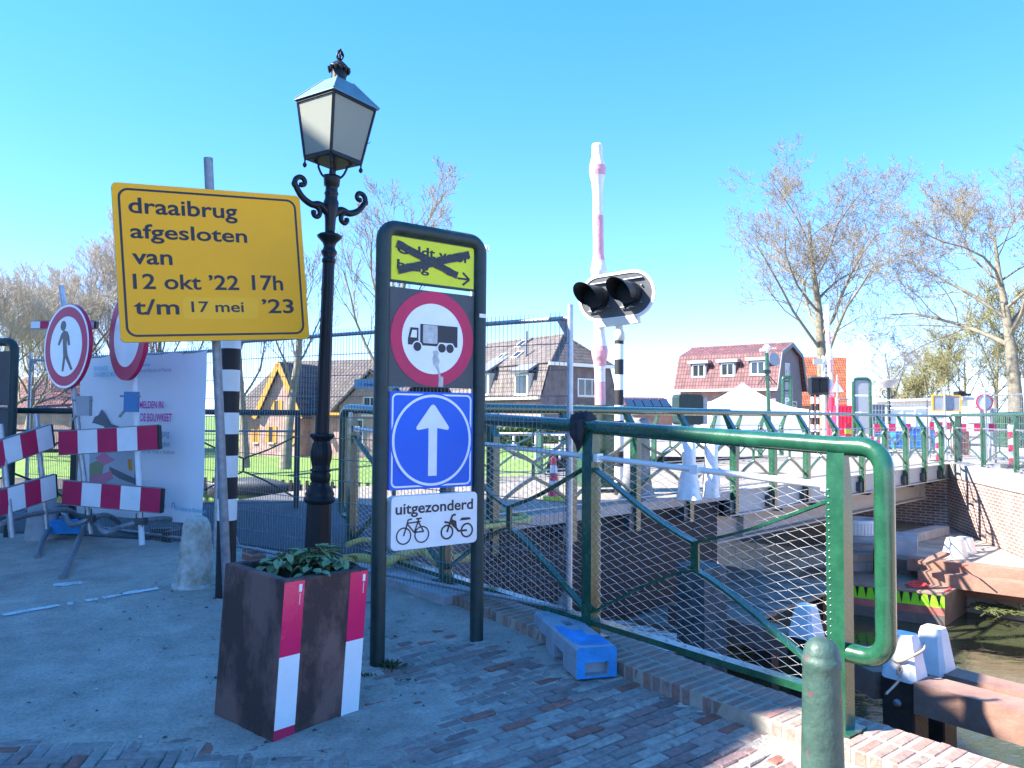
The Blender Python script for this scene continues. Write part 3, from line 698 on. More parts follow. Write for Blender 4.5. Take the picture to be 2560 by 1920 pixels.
# --- approach railing on the far side of the ramp, far quay railing, left end railing
ar = thing('approach_railing', 'dark green railing with curved braces on the canal side of the asphalt ramp', 'railing', (-5, 8.5, .4))
ap_ = [V((-8.4, 7.75, 0)) + V((1.14, 0.25, 0)).normalized() * (1.2 * i) for i in range(6)]
railing(ar, ap_, lambda i: 1.52, lambda i: .44, V((.21, -.977, 0)), (G['dkgreen'], G['dkgreen'], G['galvd']), pw=.07, pt=.06, hr=.033, brace=(.02, .02), netc=(.09, .075), netr=.0015, ends=(.1, .25), wiredrop=.22, foot=.7)
fr = thing('far_quay_railing', 'green railing with netted panels on the far quay wall', 'railing', (10, 16, .45))
a, b = V((10.45, 17.9, 0)), V((8.6, 9.8, 0)); n_ = int((b - a).length / 1.5)
frp = [a.lerp(b, i / n_) for i in range(n_ + 1)]
railing(fr, frp, lambda i: 1.60, lambda i: .49, V((.97, -.22, 0)), (G['green'], G['green'], G['galv']), pw=.08, pt=.06, hr=.035, brace=(.022, .022), netc=(.08, .06), netr=.0016, ends=(.25, 0), wiredrop=.3)

# ================================================================== TUBE FRAME ROAD SIGN
L0 = V((-0.785, 4.56, 0)); su = V((0.804, 0.595, 0)).normalized(); FW = 0.706
fs_ = thing('road_sign_frame', 'dark green tube frame standing in the sand with four stacked road signs', 'sign frame', L0 + su * FW / 2)
Lp, Rp = L0, L0 + su * FW; up = V((0, 0, 1)); ztop = 2.645; R = 0.085
pts = [Lp - up * .1] + [Lp + up * 1.0, Lp + up * 2.3] + arc(Lp + su * R + up * (ztop - R), R, math.pi, math.pi / 2, su, up) + arc(Rp - su * R + up * (ztop - R), R, math.pi / 2, 0, su, up) + [Rp + up * 2.3, Rp + up * 1.0, Rp - up * .02]
MB().tube(pts, 0.044, 20).build('tube_frame', G['dkgreen'], fs_)
sp = Plane(Lp + su * FW / 2 - V((0, 0, 0)), su, up)
def pxz(y, x=1075): return sp.px(x, y)[1]
# yellow crossed-out plate
e = sp.px
zt1, zb1 = 2.595, 2.325
ys_ = MB().slab(sp, -.3, .3, zb1, zt1, -0.012, 0.006).build('diversion_plate', G['fluor'], fs_)
MB().slab(sp, -.3, .3, zb1 - .012, zb1, -.02, .01).slab(sp, -.3, .3, zt1, zt1 + .014, -.02, .01).build('clamp_rail', G['dkgreen'], fs_)
tx = MB()
tx.text(sp, 'Geldt voor', -.262, 2.492, .53, .062, .009, bold=.02); tx.text(sp, 'brug', -.262, 2.395, .225, .062, .009, bold=.02)
a0, b0 = .205, 2.385
tx.bar(sp.at(.175, b0, .0085), sp.at(.262, b0, .0085), .012, .003); tx.bar(sp.at(.215, b0 + .04, .0085), sp.at(.265, b0, .0085), .013, .003); tx.bar(sp.at(.215, b0 - .04, .0085), sp.at(.265, b0, .0085), .013, .003)
tx.build('lettering', G['ink'], ys_)
def tape(mb, p, q, wd, h):
    p, q = V((p[0], p[1], 0)), V((q[0], q[1], 0)); d = (q - p); n = V((-d.y, d.x, 0)).normalized() * wd / 2; k = 14; lo = []; hi = []
    for i in range(k + 1):
        c = p + d * i / k; lo.append((c.x - n.x + jit(.003), c.y - n.y + jit(.003))); hi.append((c.x + n.x + jit(.003), c.y + n.y + jit(.003)))
    mb.prism(sp, lo + hi[::-1], h, h + .002)
tm = MB(); tape(tm, (-.265, 2.548), (.17, 2.40), .048, .011); tape(tm, (-.255, 2.385), (.262, 2.55), .05, .0135); tm.build('tape_cross', G['tape'], ys_)
# lorry plate
zt2, zb2 = 2.282, 1.675
lp = MB().slab(sp, -.305, .305, zb2, zt2, -.012, .004).build('lorry_ban_plate', G['dgrey'], fs_)
c2 = (zt2 + zb2) / 2 + .002
MB().ring(sp, circ(.3, 56, 0, c2), circ(.222, 56, 0, c2), .004, .007).build('red_ring', G['red'], lp)
MB().prism(sp, circ(.222, 56, 0, c2), .004, .0062).build('white_disc', G['signwhite'], lp)
lo = MB(); h0, h1 = .007, .0095
def pp_(lst): return [(a, c2 + b) for a, b in lst]
lo.prism(sp, pp_([(-.18, -.045), (-.18, -.012), (-.163, .062), (-.108, .062), (-.108, -.02), (-.094, -.02), (-.094, .088), (.178, .088), (.178, -.045), (.146, -.045), (.146, -.02), (.04, -.02), (.03, -.045)]), h0, h1)
for a in (-.115, .062, .122): lo.prism(sp, circ(.028, 24, a, c2 - .055), h0, h1 + .001)
lo.build('lorry_symbol', G['ink'], lp)
wm_ = MB()
for a in (-.115, .062, .122): wm_.ring(sp, circ(.036, 24, a, c2 - .055), circ(.0285, 24, a, c2 - .055), h0, h1 + .0006)
wm_.prism(sp, pp_([(-.165, .0), (-.152, .047), (-.12, .047), (-.12, .0)]), h1 + .0004, h1 + .0012)
wm_.build('symbol_gap', G['signwhite'], lp)
st = MB(); st.prism(sp, rrect(.105, .115, .008, 4, -.024, c2 + .027), h1 + .0006, h1 + .0016)
st.prism(sp, [(.04, c2 - .3), (.043, c2 - .235), (.06, c2 - .235), (.075, c2 - .236), (.075, c2 - .3)], .0074, .0086)
st.prism(sp, pp_([(-.005, -.075), (.02, -.072), (.045, -.075), (.035, -.105), (.05, -.14), (.038, -.165), (.058, -.235), (.044, -.236), (.03, -.195), (.0, -.16), (-.004, -.12), (.004, -.1)]), .0064, .0072)
st.build('worn_sticker', mat('torn_sticker', (0.5, 0.5, 0.48), 0.8, 0, 0.25, 20), lp)
# blue arrow plate
zt3, zb3 = 1.646, 1.046; c3 = (zt3 + zb3) / 2
bp = MB().prism(sp, rrect(.6, .6, .012, 3, 0, c3), -.012, .012).build('one_way_plate', G['blue'], fs_)
wa = MB(); wa.ring(sp, rrect(.574, .574, .035, 6, 0, c3), rrect(.552, .552, .026, 6, 0, c3), .012, .0135)
wa.build('white_border', G['signwhite'], bp)
MB().prism(sp, circ(.294, 56, 0, c3), .0125, .0142).build('blue_disc', G['blue'], bp)
wa = MB(); wa.ring(sp, circ(.284, 56, 0, c3), circ(.268, 56, 0, c3), .014, .0155)
wa.prism(sp, [(-.031, c3 - .222), (.031, c3 - .222), (.031, c3 + .075), (.105, c3 + .063), (.116, c3 + .068), (.117, c3 + .082), (.015, c3 + .215), (0, c3 + .223), (-.015, c3 + .215), (-.117, c3 + .082), (-.116, c3 + .068), (-.105, c3 + .063), (-.031, c3 + .075)], .0143, .0155)
wa.build('white_arrow', G['signwhite'], bp)
# white exception plate
zt4, zb4 = 1.012, .69; c4 = (zt4 + zb4) / 2; hb = .045
wp_ = MB().prism(sp, rrect(.615, zt4 - zb4, .03, 6, .01, c4), -.01, hb).build('exception_plate', G['signwhite'], fs_)
sk = MB(); sk.text(sp, 'uitgezonderd', -.27, .905, .555, .068, hb + .002, bold=.018)
pw_ = lambda *L: [sp.at(a, b, hb + .003) for a, b in L]
def wheel(mb, a, b, r, t): mb.ring(sp, circ(r, 30, a, b), circ(r - t, 30, a, b), hb + .0012, hb + .0024)
wheel(sk, -.213, .773, .052, .008); wheel(sk, -.088, .773, .052, .008)
for L in (((-.213, .773), (-.19, .845), (-.184, .868), (-.158, .872)), ((-.186, .848), (-.098, .852)), ((-.188, .842), (-.142, .79), (-.118, .79)), ((-.14, .79), (-.11, .868)), ((-.128, .87), (-.09, .872)), ((-.11, .845), (-.075, .79), (-.14, .79))):
    for p, q in zip(L, L[1:]): sk.bar(sp.at(*p, hb + .002), sp.at(*q, hb + .002), .0085, .0016, up=up)
wheel(sk, .092, .772, .047, .011); wheel(sk, .24, .772, .047, .011)
for L in (((.092, .772), (.125, .858), (.132, .875), (.155, .876)), ((.118, .835), (.155, .80), (.175, .772), (.24, .772))):
    for p, q in zip(L, L[1:]): sk.bar(sp.at(*p, hb + .002), sp.at(*q, hb + .002), .0125, .0016, up=up)
sk.prism(sp, [(.118, .82), (.128, .85), (.16, .835), (.165, .79), (.15, .79)], hb + .0014, hb + .0026)
sk.prism(sp, [(.185, .836), (.268, .838), (.262, .852), (.2, .854)], hb + .0014, hb + .0026)
sk.prism(sp, [(.07, .83), (.115, .822), (.118, .832), (.075, .842)], hb + .0014, hb + .0026)
sk.build('lettering', G['ink'], wp_)
stk = MB(); pls = Plane(Rp + up * 2.2, su, up); stk.slab(pls, -.03, .02, -.06, -.035, .043, .046); stk.build('small_sticker', G['banner'], fs_)
# ================================================================== LANTERN
lb = PG(790, 1552); LY = 5.5; lb = P(790, 1400, LY); lb.z = gz(LY)
lt = thing('street_lantern', 'ornate black lantern post rising behind the planter', 'street lamp', lb, (0, rad(1.2), 0))
def lz(y): return 1.5 - (y - 1036) * LY / 1900 - gz(LY)
k_ = LY / 1900
zpl = lz(1250)
MB().lathe([(.115, 0), (.115, .05), (.098, .06), (.086, zpl - .005)], n=8, smooth=False, phase=math.pi / 8).build('plinth', G['black'], lt, local=True)
MB().lathe([(.09, zpl - .02), (.112, zpl), (.112, zpl + .022), (.1, zpl + .03), (.104, zpl + .05), (.09, zpl + .085), (.068, zpl + .115), (.072, zpl + .125), (.062, zpl + .135)], n=24).build('bell_base', G['black'], lt, local=True)
z1 = lz(1210); z2 = lz(1082)
vz = [(.055, 0), (.066, .03), (.072, .07), (.07, .085), (.058, .095), (.073, .105), (.073, .115), (.06, .125), (.066, .16), (.075, .21), (.076, .255), (.066, .31), (.055, .335), (.06, .345), (.083, .37), (.088, .385), (.08, .395), (.045, .4)]
sc_ = (z2 - z1) / .4
MB().lathe([(r, z1 + z * sc_) for r, z in vz], n=40, flute=0.045, nfl=10).build('urn', G['black'], lt, local=True)
z3 = lz(655)
MB().lathe([(.05, z2 - .01), (.047, z2 + .3), (.042, z3)], n=48, flute=0.04, nfl=12).build('shaft', G['black'], lt, local=True)
z4 = lz(560)
cp = [(.044, z3), (.05, z3 + .01), (.05, z3 + .03), (.04, z3 + .04), (.055, z3 + .07), (.058, z3 + .085), (.047, z3 + .1), (.04, z3 + .12), (.05, z3 + .15), (.088, z3 + .19), (.092, z3 + .2), (.07, z3 + .215), (.036, z3 + .225), (.034, z4)]
MB().lathe(cp, n=24, flute=.02).build('capital', G['black'], lt, local=True)
z5 = lz(478)
MB().lathe([(.034, z3 + .2), (.04, z4 + .05), (.052, z4 + .12), (.056, z4 + .17), (.045, z4 + .2), (.046, z5 - .01), (.052, z5), (.044, z5 + .02), (.044, z5 + .05), (.056, z5 + .06), (.06, z5 + .11), (.064, z5 + .13), (.03, z5 + .135)], n=24, flute=.03).build('upper_shaft', G['black'], lt, local=True)
for sgn in (1, -1):
    ad = V((.7, .71, 0)).normalized() * sgn; mb = MB(); zc = lz(520)
    pts = bezier([V((0, 0, zc - .02)) + ad * .03, V((0, 0, zc + .02)) + ad * .09, V((0, 0, zc + .01)) + ad * .16, V((0, 0, zc + .05)) + ad * .24, V((0, 0, zc + .13)) + ad * .30], 5)
    mb.tube(pts, [.03 - .01 * i / len(pts) for i in range(len(pts))], 8)
    for (cx, cz, r0_, d0) in ((.245, .145, .052, -1), (.125, -.045, .05, 1)):
        sp_ = []
        for i in range(26):
            t = i / 25; a = (-0.3 + 4.9 * t) if d0 < 0 else (1.4 + 4.9 * t); r = r0_ * (1 - .72 * t)
            sp_.append(ad * (cx + r * math.cos(a)) + V((0, 0, zc + cz + r * math.sin(a))))
        mb.tube(sp_, [.02 - .004 * i / 25 for i in range(26)], 7)
        e = sp_[-1]; mb.lathe([(.002, -.02), (.02, -.012), (.02, .012), (.002, .02)], e, 8)
    mb.lathe([(.002, -.03), (.012, -.01), (.012, .0), (.002, .02)], V((0, 0, zc + .13)) + ad * .31, 8)
    mb.build('scroll_arm', G['black'], lt, local=True)
# lantern head (own slight tilt)
zl0 = lz(392); zl1 = lz(250)
HM = Matrix.Translation(V((0, 0, z5 + .1))) @ Matrix.Rotation(rad(1.5), 4, 'Y') @ Matrix.Rotation(rad(45 + 9), 4, 'Z') @ Matrix.Translation(-V((0, 0, z5 + .1)))
def H(x, y, z): return HM @ V((x, y, z))
hb_, ht_ = .142, .197
def quadc(s, z): return [H(x * s, y * s, z) for x, y in ((-1, -1), (1, -1), (1, 1), (-1, 1))]
fr_ = MB()
bq, tq = quadc(hb_, zl0), quadc(ht_, zl1)
for i in range(4):
    fr_.tube([bq[i], tq[i]], .013, 4, smooth=False)
    fr_.bar(bq[i], bq[(i + 1) % 4], .026, .02); fr_.bar(tq[i], tq[(i + 1) % 4], .034, .02)
fr_.hexa(quadc(hb_ - .012, zl0 - .016) + quadc(hb_ + .008, zl0 - .006))
for q in bq: fr_.lathe([(.004, 0), (.007, -.012), (.006, -.03), (.016, -.045), (.014, -.06), (.003, -.07)][::-1], q + V((0, 0, -.005)), 8)
fr_.build('lantern_frame', G['black'], lt, local=True)
for i in range(4):
    a, b, c, d = bq[i], bq[(i + 1) % 4], tq[(i + 1) % 4], tq[i]; cen = (a + b + c + d) / 4; n = ((b - a).cross(d - a)).normalized()
    sh = lambda q: q + (cen - q) * .02 - n * .003
    o = [sh(q) for q in (a, b, c, d)]; MB().hexa(o + [q + n * .004 for q in o]).build('glass_pane', G['frost'], lt, local=True)
rf = MB()
zr = lz(190); q0, q1 = quadc(ht_ + .022, zl1 + .008), quadc(.075, zr)
rf.add(q0 + q1 + quadc(ht_ + .022, zl1), [(0, 1, 5, 4), (1, 2, 6, 5), (2, 3, 7, 6), (3, 0, 4, 7), (4, 5, 6, 7), (8, 9, 1, 0), (9, 10, 2, 1), (10, 11, 3, 2), (11, 8, 0, 3), (11, 10, 9, 8)])
for a, b in zip(q0, q1): rf.tube([a, b], .007, 5)
rm_ = MB(); zc0 = lz(155)
Hm3 = HM.to_3x3()
rf.build('roof', mat('zinc_blue_roof', (0.10, 0.2, 0.24), 0.5, 0.1, 0.2, 7), lt, local=True)
rm_.lathe([(.056, zr - .01), (.054, zc0)], n=16); 
cvs = []; 
rm_.lathe([(.062, zc0 - .012), (.074, zc0 - .004), (.068, zc0 + .012), (.04, zc0 + .04), (.012, lz(134)), (.008, lz(130))], n=24, flute=.09, nfl=8)
for i in range(12):
    t = 2 * math.pi * i / 12; rm_.lathe([(.003, -.03), (.013, -.012), (.015, .004)], V((.072 * math.cos(t), .072 * math.sin(t), zc0 - .004)), 6)
rm_.v = [tuple(HM @ V(q)) for q in rm_.v]
rm_.build('chimney', G['black'], lt, local=True)
fn = MB(); rc = lz(122); R_ = .026
for a in range(3):
    t = a * math.pi / 3; fn.tube([V((R_ * math.cos(x) * math.cos(t), R_ * math.cos(x) * math.sin(t), rc + R_ * math.sin(x) * 1.1)) for x in [2 * math.pi * i / 16 for i in range(16)]], .006, 5, closed=True)
fn.lathe([(.004, lz(132)), (.008, rc - .03)], n=8)
for dx, dz in ((0, .012), (-.014, 0), (.014, 0), (0, -.006)): fn.lathe([(.002, -.011), (.009, -.004), (.009, .004), (.002, .011)], V((dx, 0, lz(110) + dz)), 8)
fn.v = [tuple(HM @ V(q)) for q in fn.v]
fn.build('finial', G['black'], lt, local=True)
lg = MB(); zcol = z5 + .13
for q in bq:
    o = V((0, 0, zcol)); h = V((q.x, q.y, 0)); 
    lg.tube(bezier([q, q.lerp(V((0, 0, q.z)), .25) - V((0, 0, .004)), V((h.x * .52, h.y * .52, q.z - .04)), V((h.x * .5, h.y * .5, zcol + .06)), V((h.x * .38, h.y * .38, zcol + .01)), V((h.x * .2, h.y * .2, zcol - .02))], 5), .0085, 6)
lg.tube([V((0, 0, zcol - .02)), V((0, 0, zl0))], .013, 8); lg.lathe([(.02, -.03), (.024, 0), (.02, .03)], V((0, 0, zl0 - .09)), 8)
lg.build('lantern_bracket', G['black'], lt, local=True)
MB().tube([H(ht_ - .03, -ht_ + .03, zl0 + .17) + V((.0 + .02 * math.cos(a) * a / 5, 0, .02 * math.sin(a))) for a in [i * .5 for i in range(13)]], .0025, 4).build('bent_wire', G['black'], lt, local=True)

# ================================================================== PLANTER
pc = (V((-1.107, 3.5, 0)) + V((-1.53, 3.92, 0)) + V((-.817, 3.98, 0)) * 1) ; nearc = PG(681, 1858); leftc = PG(533, 1768); rightc = PG(893, 1752)
ax = V((.63, .777, 0)); ay = V((-ax.y, ax.x, 0)); LN = .50; cen = nearc + ax * LN / 2 + ay * LN / 2
pt_ = thing('planter', 'tall rusty steel planter with red and white reflective strips on two corners', 'planter', V((cen.x, cen.y, 0)), tuple((Matrix.Rotation(rad(3.0), 3, 'Y') @ Matrix.Rotation(math.atan2(ax.y, ax.x), 3, 'Z')).to_euler()))
HH = .735; h = LN / 2; wt = .045
om = MB()
ou = [(-h, -h), (h, -h), (h, h), (-h, h)]; ii = [(a * (1 - wt / h), b * (1 - wt / h)) for a, b in ou]
vs = [V((a, b, z)) for L, z in ((ou, -.03), (ou, HH - .006), ([(a * .985, b * .985) for a, b in ou], HH), (ii, HH), (ii, HH - .14)) for a, b in L]
om.add(vs, [(q * 4 + i, q * 4 + (i + 1) % 4, q * 4 + 4 + (i + 1) % 4, q * 4 + 4 + i) for q in range(4) for i in range(4)])
om.build('box', G['corten'], pt_, local=True)
sm = MB(); k = 12; vs = []
for j in range(k + 1):
    for i in range(k + 1):
        x = -h + wt + (2 * h - 2 * wt) * i / k; y = -h + wt + (2 * h - 2 * wt) * j / k; vs.append(V((x, y, HH - .075 + .025 * noise.noise(V((x * 9, y * 9, 2))))))
sm.add(vs, [(j * (k + 1) + i, j * (k + 1) + i + 1, (j + 1) * (k + 1) + i + 1, (j + 1) * (k + 1) + i) for j in range(k) for i in range(k)], 0, True).build('soil', G['soil'], pt_, local=True)
# reflective strips on the right-hand (front) face: y = -h plane, local x along ax
fp = Plane((0, -h, 0), (1, 0, 0), (0, 0, 1))
for a0, a1 in ((-h + .003, -h + .115), (h - .113, h - .003)):
    sb_ = MB().slab(fp, a0, a1, .385, .727, .0005, .002).build('red_strip', G['pinkred'], pt_, local=True)
    lg_ = MB(); lg_.slab(fp, a1 - .03, a1 - .014, .675, .71, .002, .0028); lg_.slab(fp, a1 - .024, a1 - .021, .615, .668, .002, .0028); lg_.build('maker_mark', G['signwhite'], sb_, local=True)
    MB().slab(fp, a0, a1, .055 if a0 < 0 else .005, .385, .0005, .002).build('white_strip', G['signwhite'], pt_, local=True)
    if a0 < 0: MB().slab(fp, a0, a1, -.02, .055, .0005, .002).build('red_strip', G['red'], pt_, local=True)
# primrose plants, each a thing
def plant(cx, cy, n, hgt, name, lab):
    base = WM[pt_.name] @ V((cx, cy, HH - .075)); th = thing(name, lab, 'plant', base, (0, 0, 0), 'leafy plants in the planter')
    lm = MB(); stm = MB()
    for i in range(n):
        a = rnd.uniform(0, 6.28); rr = rnd.uniform(.01, .085); hz = hgt * rnd.uniform(.35, 1.0); lean_ = V((math.cos(a), math.sin(a), 0))
        o = base + lean_ * rr + V((0, 0, hz)); stm.tube([base + lean_ * .01, base + lean_ * rr * .6 + V((0, 0, hz * .6)), o], .0025, 4)
        d = (lean_ + V((jit(.3), jit(.3), rnd.uniform(-.15, .75)))).normalized(); s = d.cross(V((0, 0, 1))); s = s.normalized() if s.length > .01 else V((1, 0, 0)); n_ = s.cross(d)
        L = rnd.uniform(.045, .085); W = L * .36; rows_ = 6; vv = []; f = []
        for j in range(rows_ + 1):
            t = j / rows_; wv = W * math.sin(math.pi * min(1, t * .93 + .07)) ** .8; c = o + d * (L * t) + n_ * (-.045 * t * t + .01)
            vv += [c - s * wv + n_ * .012, c - n_ * .002, c + s * wv + n_ * .012]
        for j in range(rows_):
            for q in (0, 1): f.append((j * 3 + q, j * 3 + q + 1, j * 3 + q + 4, j * 3 + q + 3))
        lm.add(vv, f, 0, True)
    lm.build('leaves', G['leafy'], th); stm.build('stems', G['moss'], th)
for (cx, cy, n, hg, lb_) in ((.08, .0, 26, .15, 'tallest leafy clump in the middle of the planter'), (.17, .08, 20, .12, 'leafy clump at the right rear rim of the planter'), (-.05, .06, 18, .12, 'leafy clump left of the tallest one in the planter'), (.0, -.12, 14, .075, 'low leafy clump by the front rim of the planter'), (.18, -.1, 14, .1, 'leafy clump above the right red strip of the planter'), (-.1, .08, 7, .06, 'sparse few-leaved clump at the left side of the planter')):
    plant(cx, cy, n, hg, 'leafy_plant', lb_)

# ================================================================== YELLOW SIGN
Zl, Zr = 4.46, 5.03
ml = P(289.5, 656, Zl); mr = P(761, 669, Zr); uv_ = (mr - ml).normalized()
cc = (ml + mr) / 2; tc_ = (P(280, 456, Zl) + P(752, 489, Zr)) / 2; bc_ = (P(299, 856, Zl) + P(771, 847, Zr)) / 2
yp = Plane(cc, uv_, tc_ - bc_)
cr_ = [yp.px(*q) for q in ((280, 456), (752, 489), (771, 847), (299, 856))]
W_ = ((cr_[1][0] - cr_[0][0]) + (cr_[2][0] - cr_[3][0])) / 2; H_ = ((cr_[0][1] - cr_[3][1]) + (cr_[1][1] - cr_[2][1])) / 2
ca = sum(q[0] for q in cr_) / 4; cb_ = sum(q[1] for q in cr_) / 4
base = P(577, 1430, 5.0); base.z = gz(5.0)
yth = thing('bridge_closed_sign', 'large yellow notice board on a leaning grey pole announcing the closed bridge', 'notice sign', base)
yb = MB().prism(yp, rrect(W_, H_, .03, 6, ca, cb_), -.022, .0)
yb.build('board_edge', mat('sign_rim', (0.55, 0.42, 0.12), 0.5), yth)
face = MB().prism(yp, rrect(W_ - .004, H_ - .004, .029, 6, ca, cb_), .0005, .0025).build('sign_face', G['yellow'], yth)
MB().ring(yp, rrect(W_ - .062, H_ - .062, .06, 8, ca, cb_), rrect(W_ - .088, H_ - .088, .048, 8, ca, cb_), .0026, .0038).build('border', G['ink'], face)
s_ = 1.1573
def T(mb, t, x0, y0, x1, y1, top, bold=.016): mb.textpx(yp, t, (x0 * s_, y0 * s_), (x1 * s_, y1 * s_), top * s_, .0042, bold=bold)
tx = MB()
T(tx, 'draaibrug', 278, 461, 513, 471, 426); T(tx, 'afgesloten', 282, 516, 534, 522, 484); T(tx, 'van', 286, 571, 373, 571, 536)
T(tx, '12 okt \u201922', 288, 624, 517, 626, 590); T(tx, '17h', 545, 626, 612, 627, 593); T(tx, 't/m', 290, 679, 388, 679, 645); T(tx, '\u201923', 567, 676, 635, 676, 645)
T(tx, '17 mei', 414, 674, 527, 674, 650, .014)
tx.build('lettering', G['ink'], face)
qa, qb = yp.px(397 * s_, 690 * s_), yp.px(556 * s_, 643 * s_)
MB().prism(yp, rrect(qb[0] - qa[0], qb[1] - qa[1], .03, 5, (qa[0] + qb[0]) / 2, (qa[1] + qb[1]) / 2), .0024, .0033).build('date_patch', G['yellow2'], face)
bk_ = yp.n * -.06
tp = P(519, 394, 4.78) ; bt_ = base - V((0, 0, .1)); mid_ = P(522, 470, 4.76) + bk_
t0_ = yp.at(ca + .03, cb_, -.05)
# pole: straight tube behind the board
pd = (P(522, 430, 4.85) - base)
MB().tube([base - pd * .03, base + pd * 1.03], .0285, 14).build('pole', G['galvd'], yth)
cl_ = MB()
for fz in (.35, .62):
    b = cb_ + (fz - .5) * H_; cl_.slab(yp, ca - .12, ca + .2, b - .018, b + .018, -.05, -.023)
cl_.build('clamp', G['galvd'], yth)

# ================================================================== BLACK AND WHITE POLE, BOLLARDS
def bands(mb, x, y, r, z0, z1, first, bh, n=20, top=None):
    z = z0; m = first; 
    while z < z1 - 1e-4:
        e = min(z1, (z + bh) if z > z0 or top is None else top); mb.lathe([(r, z), (r, e)], V((x, y, 0)), n, m=m, caps=False); z = e; m = 1 - m
bpz = PG(563, 1490)
bw = MB(); zfirst = 1.5 - (1298 - 1035) * bpz.y / 1900
bw_mats = [mat('bw_pole_black', (0.012, 0.012, 0.014), .6), G['white']]
bands(bw, bpz.x, bpz.y, .073, bpz.z - .02, 2.25, 0, .166, top=zfirst)
bw.lathe([(.073, 2.25), (.05, 2.28), (.01, 2.29)], V((bpz.x, bpz.y, 0)), 20)
tag(bw.build('striped_pole', bw_mats, loc=bpz), 'black and white banded pole standing behind the leaning grey sign pole', 'pole')
wbp = PG(488, 1462)
cm_ = MB().lathe([(.150, -.05), (.145, .0), (.138, .1), (.122, .3), (.108, .46), (.1, .5), (.08, .535), (.045, .556), (.01, .562)], n=32)
cm_.lathe([(.185, -.05), (.18, .012), (.15, .02)], n=24)
tag(cm_.build('concrete_bollard', G['concw'], local=True, loc=(0, 0, 0)), 'squat white bollard with peeling paint beside the striped pole', 'bollard', 'concrete bollards').location = wbp
gbp = PG(104, 1347); gm_ = MB().lathe([(.17, -.05), (.16, .0), (.15, .1), (.13, .3), (.115, .42), (.09, .48), (.05, .51), (.01, .515)], n=28)
tag(gm_.build('concrete_bollard', G['concrete'], local=True, loc=(0, 0, 0)), 'grey concrete bollard behind the left barrier, next to the blue fence foot', 'bollard', 'concrete bollards').location = gbp
ib = V((1.205, 2.98, 0))
im = MB().lathe([(.083, -.1), (.082, .0), (.078, .2), (.071, .48), (.07, .535), (.0735, .545), (.075, .56), (.073, .575), (.068, .58), (.067, .595), (.06, .62), (.045, .64), (.022, .652), (.004, .655)], n=36)
ibm = mat('dented_green_iron', (0.035, 0.075, 0.06), .5, 0, .3, 10, bump=.35, bscale=28)
_t = ibm.node_tree; _n = _t.nodes; _b = _n['Principled BSDF']; _src = _b.inputs['Base Color'].links[0].from_socket
_z = _n.new('ShaderNodeTexNoise'); _z.inputs['Scale'].default_value = 13; _z.inputs['Detail'].default_value = 8; _tc = _n.new('ShaderNodeTexCoord'); _t.links.new(_tc.outputs['Object'], _z.inputs['Vector'])
_cr = _n.new('ShaderNodeValToRGB'); _cr.color_ramp.elements[0].position = .66; _cr.color_ramp.elements[1].position = .67; _t.links.new(_z.outputs[0], _cr.inputs[0])
_mx = _n.new('ShaderNodeMix'); _mx.data_type = 'RGBA'; _t.links.new(_cr.outputs[0], _mx.inputs['Factor']); _t.links.new(_src, _mx.inputs['A']); _mx.inputs['B'].default_value = (.12, .05, .055, 1); _t.links.new(_mx.outputs['Result'], _b.inputs['Base Color'])
tag(im.build('iron_bollard', ibm, loc=(0, 0, 0)), 'dented green iron bollard with chipped paint in front of the brick coping', 'bollard').location = ib
for v in im.v: pass

# ================================================================== SITE FENCES
def fence(name, label, p0, p1, zb0, zb1, hgt=1.95, pitch=.036, post_r=.021, foot0=.12, foot1=.12, group='site fence panels', gus=True, wr=.0025):
    p0, p1 = V(p0), V(p1); th = thing(name, label, 'fence panel', (p0 + p1) / 2, group=group); d = (p1 - p0); L = d.length; dn = d / L
    A = lambda u, z: p0 + d * u + V((0, 0, zb0 + (zb1 - zb0) * u + z))
    for u, f in ((0, foot0), (1, foot1)): MB().tube([A(u, -f), A(u, hgt + .09)], post_r, 12).build('upright', G['galv'], th)
    MB().tube([A(0, hgt), A(1, hgt)], .0165, 10).build('top_bar', G['galv'], th); MB().tube([A(0, .03), A(1, .03)], .0165, 10).build('bottom_bar', G['galv'], th)
    nrm = V((dn.y, -dn.x, 0)); mb = MB(); k = int(L / pitch)
    for i in range(1, k):
        u = i / k; mb.tube([A(u, -.01) + nrm * .018, A(u, hgt + .045) + nrm * .018], wr, 4, caps=False)
    z = .03
    while z < hgt: mb.tube([A(0, z) + nrm * .022, A(1, z) + nrm * .022], wr * 1.25, 4, caps=False); z += .175
    mb.build('wire_mesh', G['galvd'], th)
    if gus:
        g = MB(); e = .11
        for u, s in ((0, 1), (1, -1)):
            for z0, sz in ((.03, 1), (hgt, -1)):
                a = A(u, z0); q = [a, a + dn * (e * s), a + V((0, 0, e * 1.6 * sz))]
                g.add([x + nrm * .004 for x in q] + [x - nrm * .004 for x in q], [(0, 1, 2), (5, 4, 3), (0, 3, 4, 1), (1, 4, 5, 2), (2, 5, 3, 0)])
        g.build('gusset_plate', G['galv'], th)
    return th
F0 = V((.385, 5.04, 0)); F1 = V((-2.62, 7.22, 0)); F2 = V((-2.87, 7.44, 0)); F3 = V((-4.85, 8.5, 0)); F4 = V((-8.2, 8.9, 0))
fA = fence('fence_panel', 'galvanised mesh fence panel between the striped pole and the concrete block', F1, F0, .235, .205, foot1=.06)
fB = fence('fence_panel', 'galvanised fence panel covered by the pale blue site banner', V((-5.75, 9.06, 0)), F2, .22, .22, hgt=1.9)
fC = fence('fence_panel', 'galvanised fence panel beyond the grey bollard at the far left', F4 + V((-.6, 0, 0)), F3 + V((-1.15, .62, 0)), .22, .22, hgt=1.9, foot0=.15)

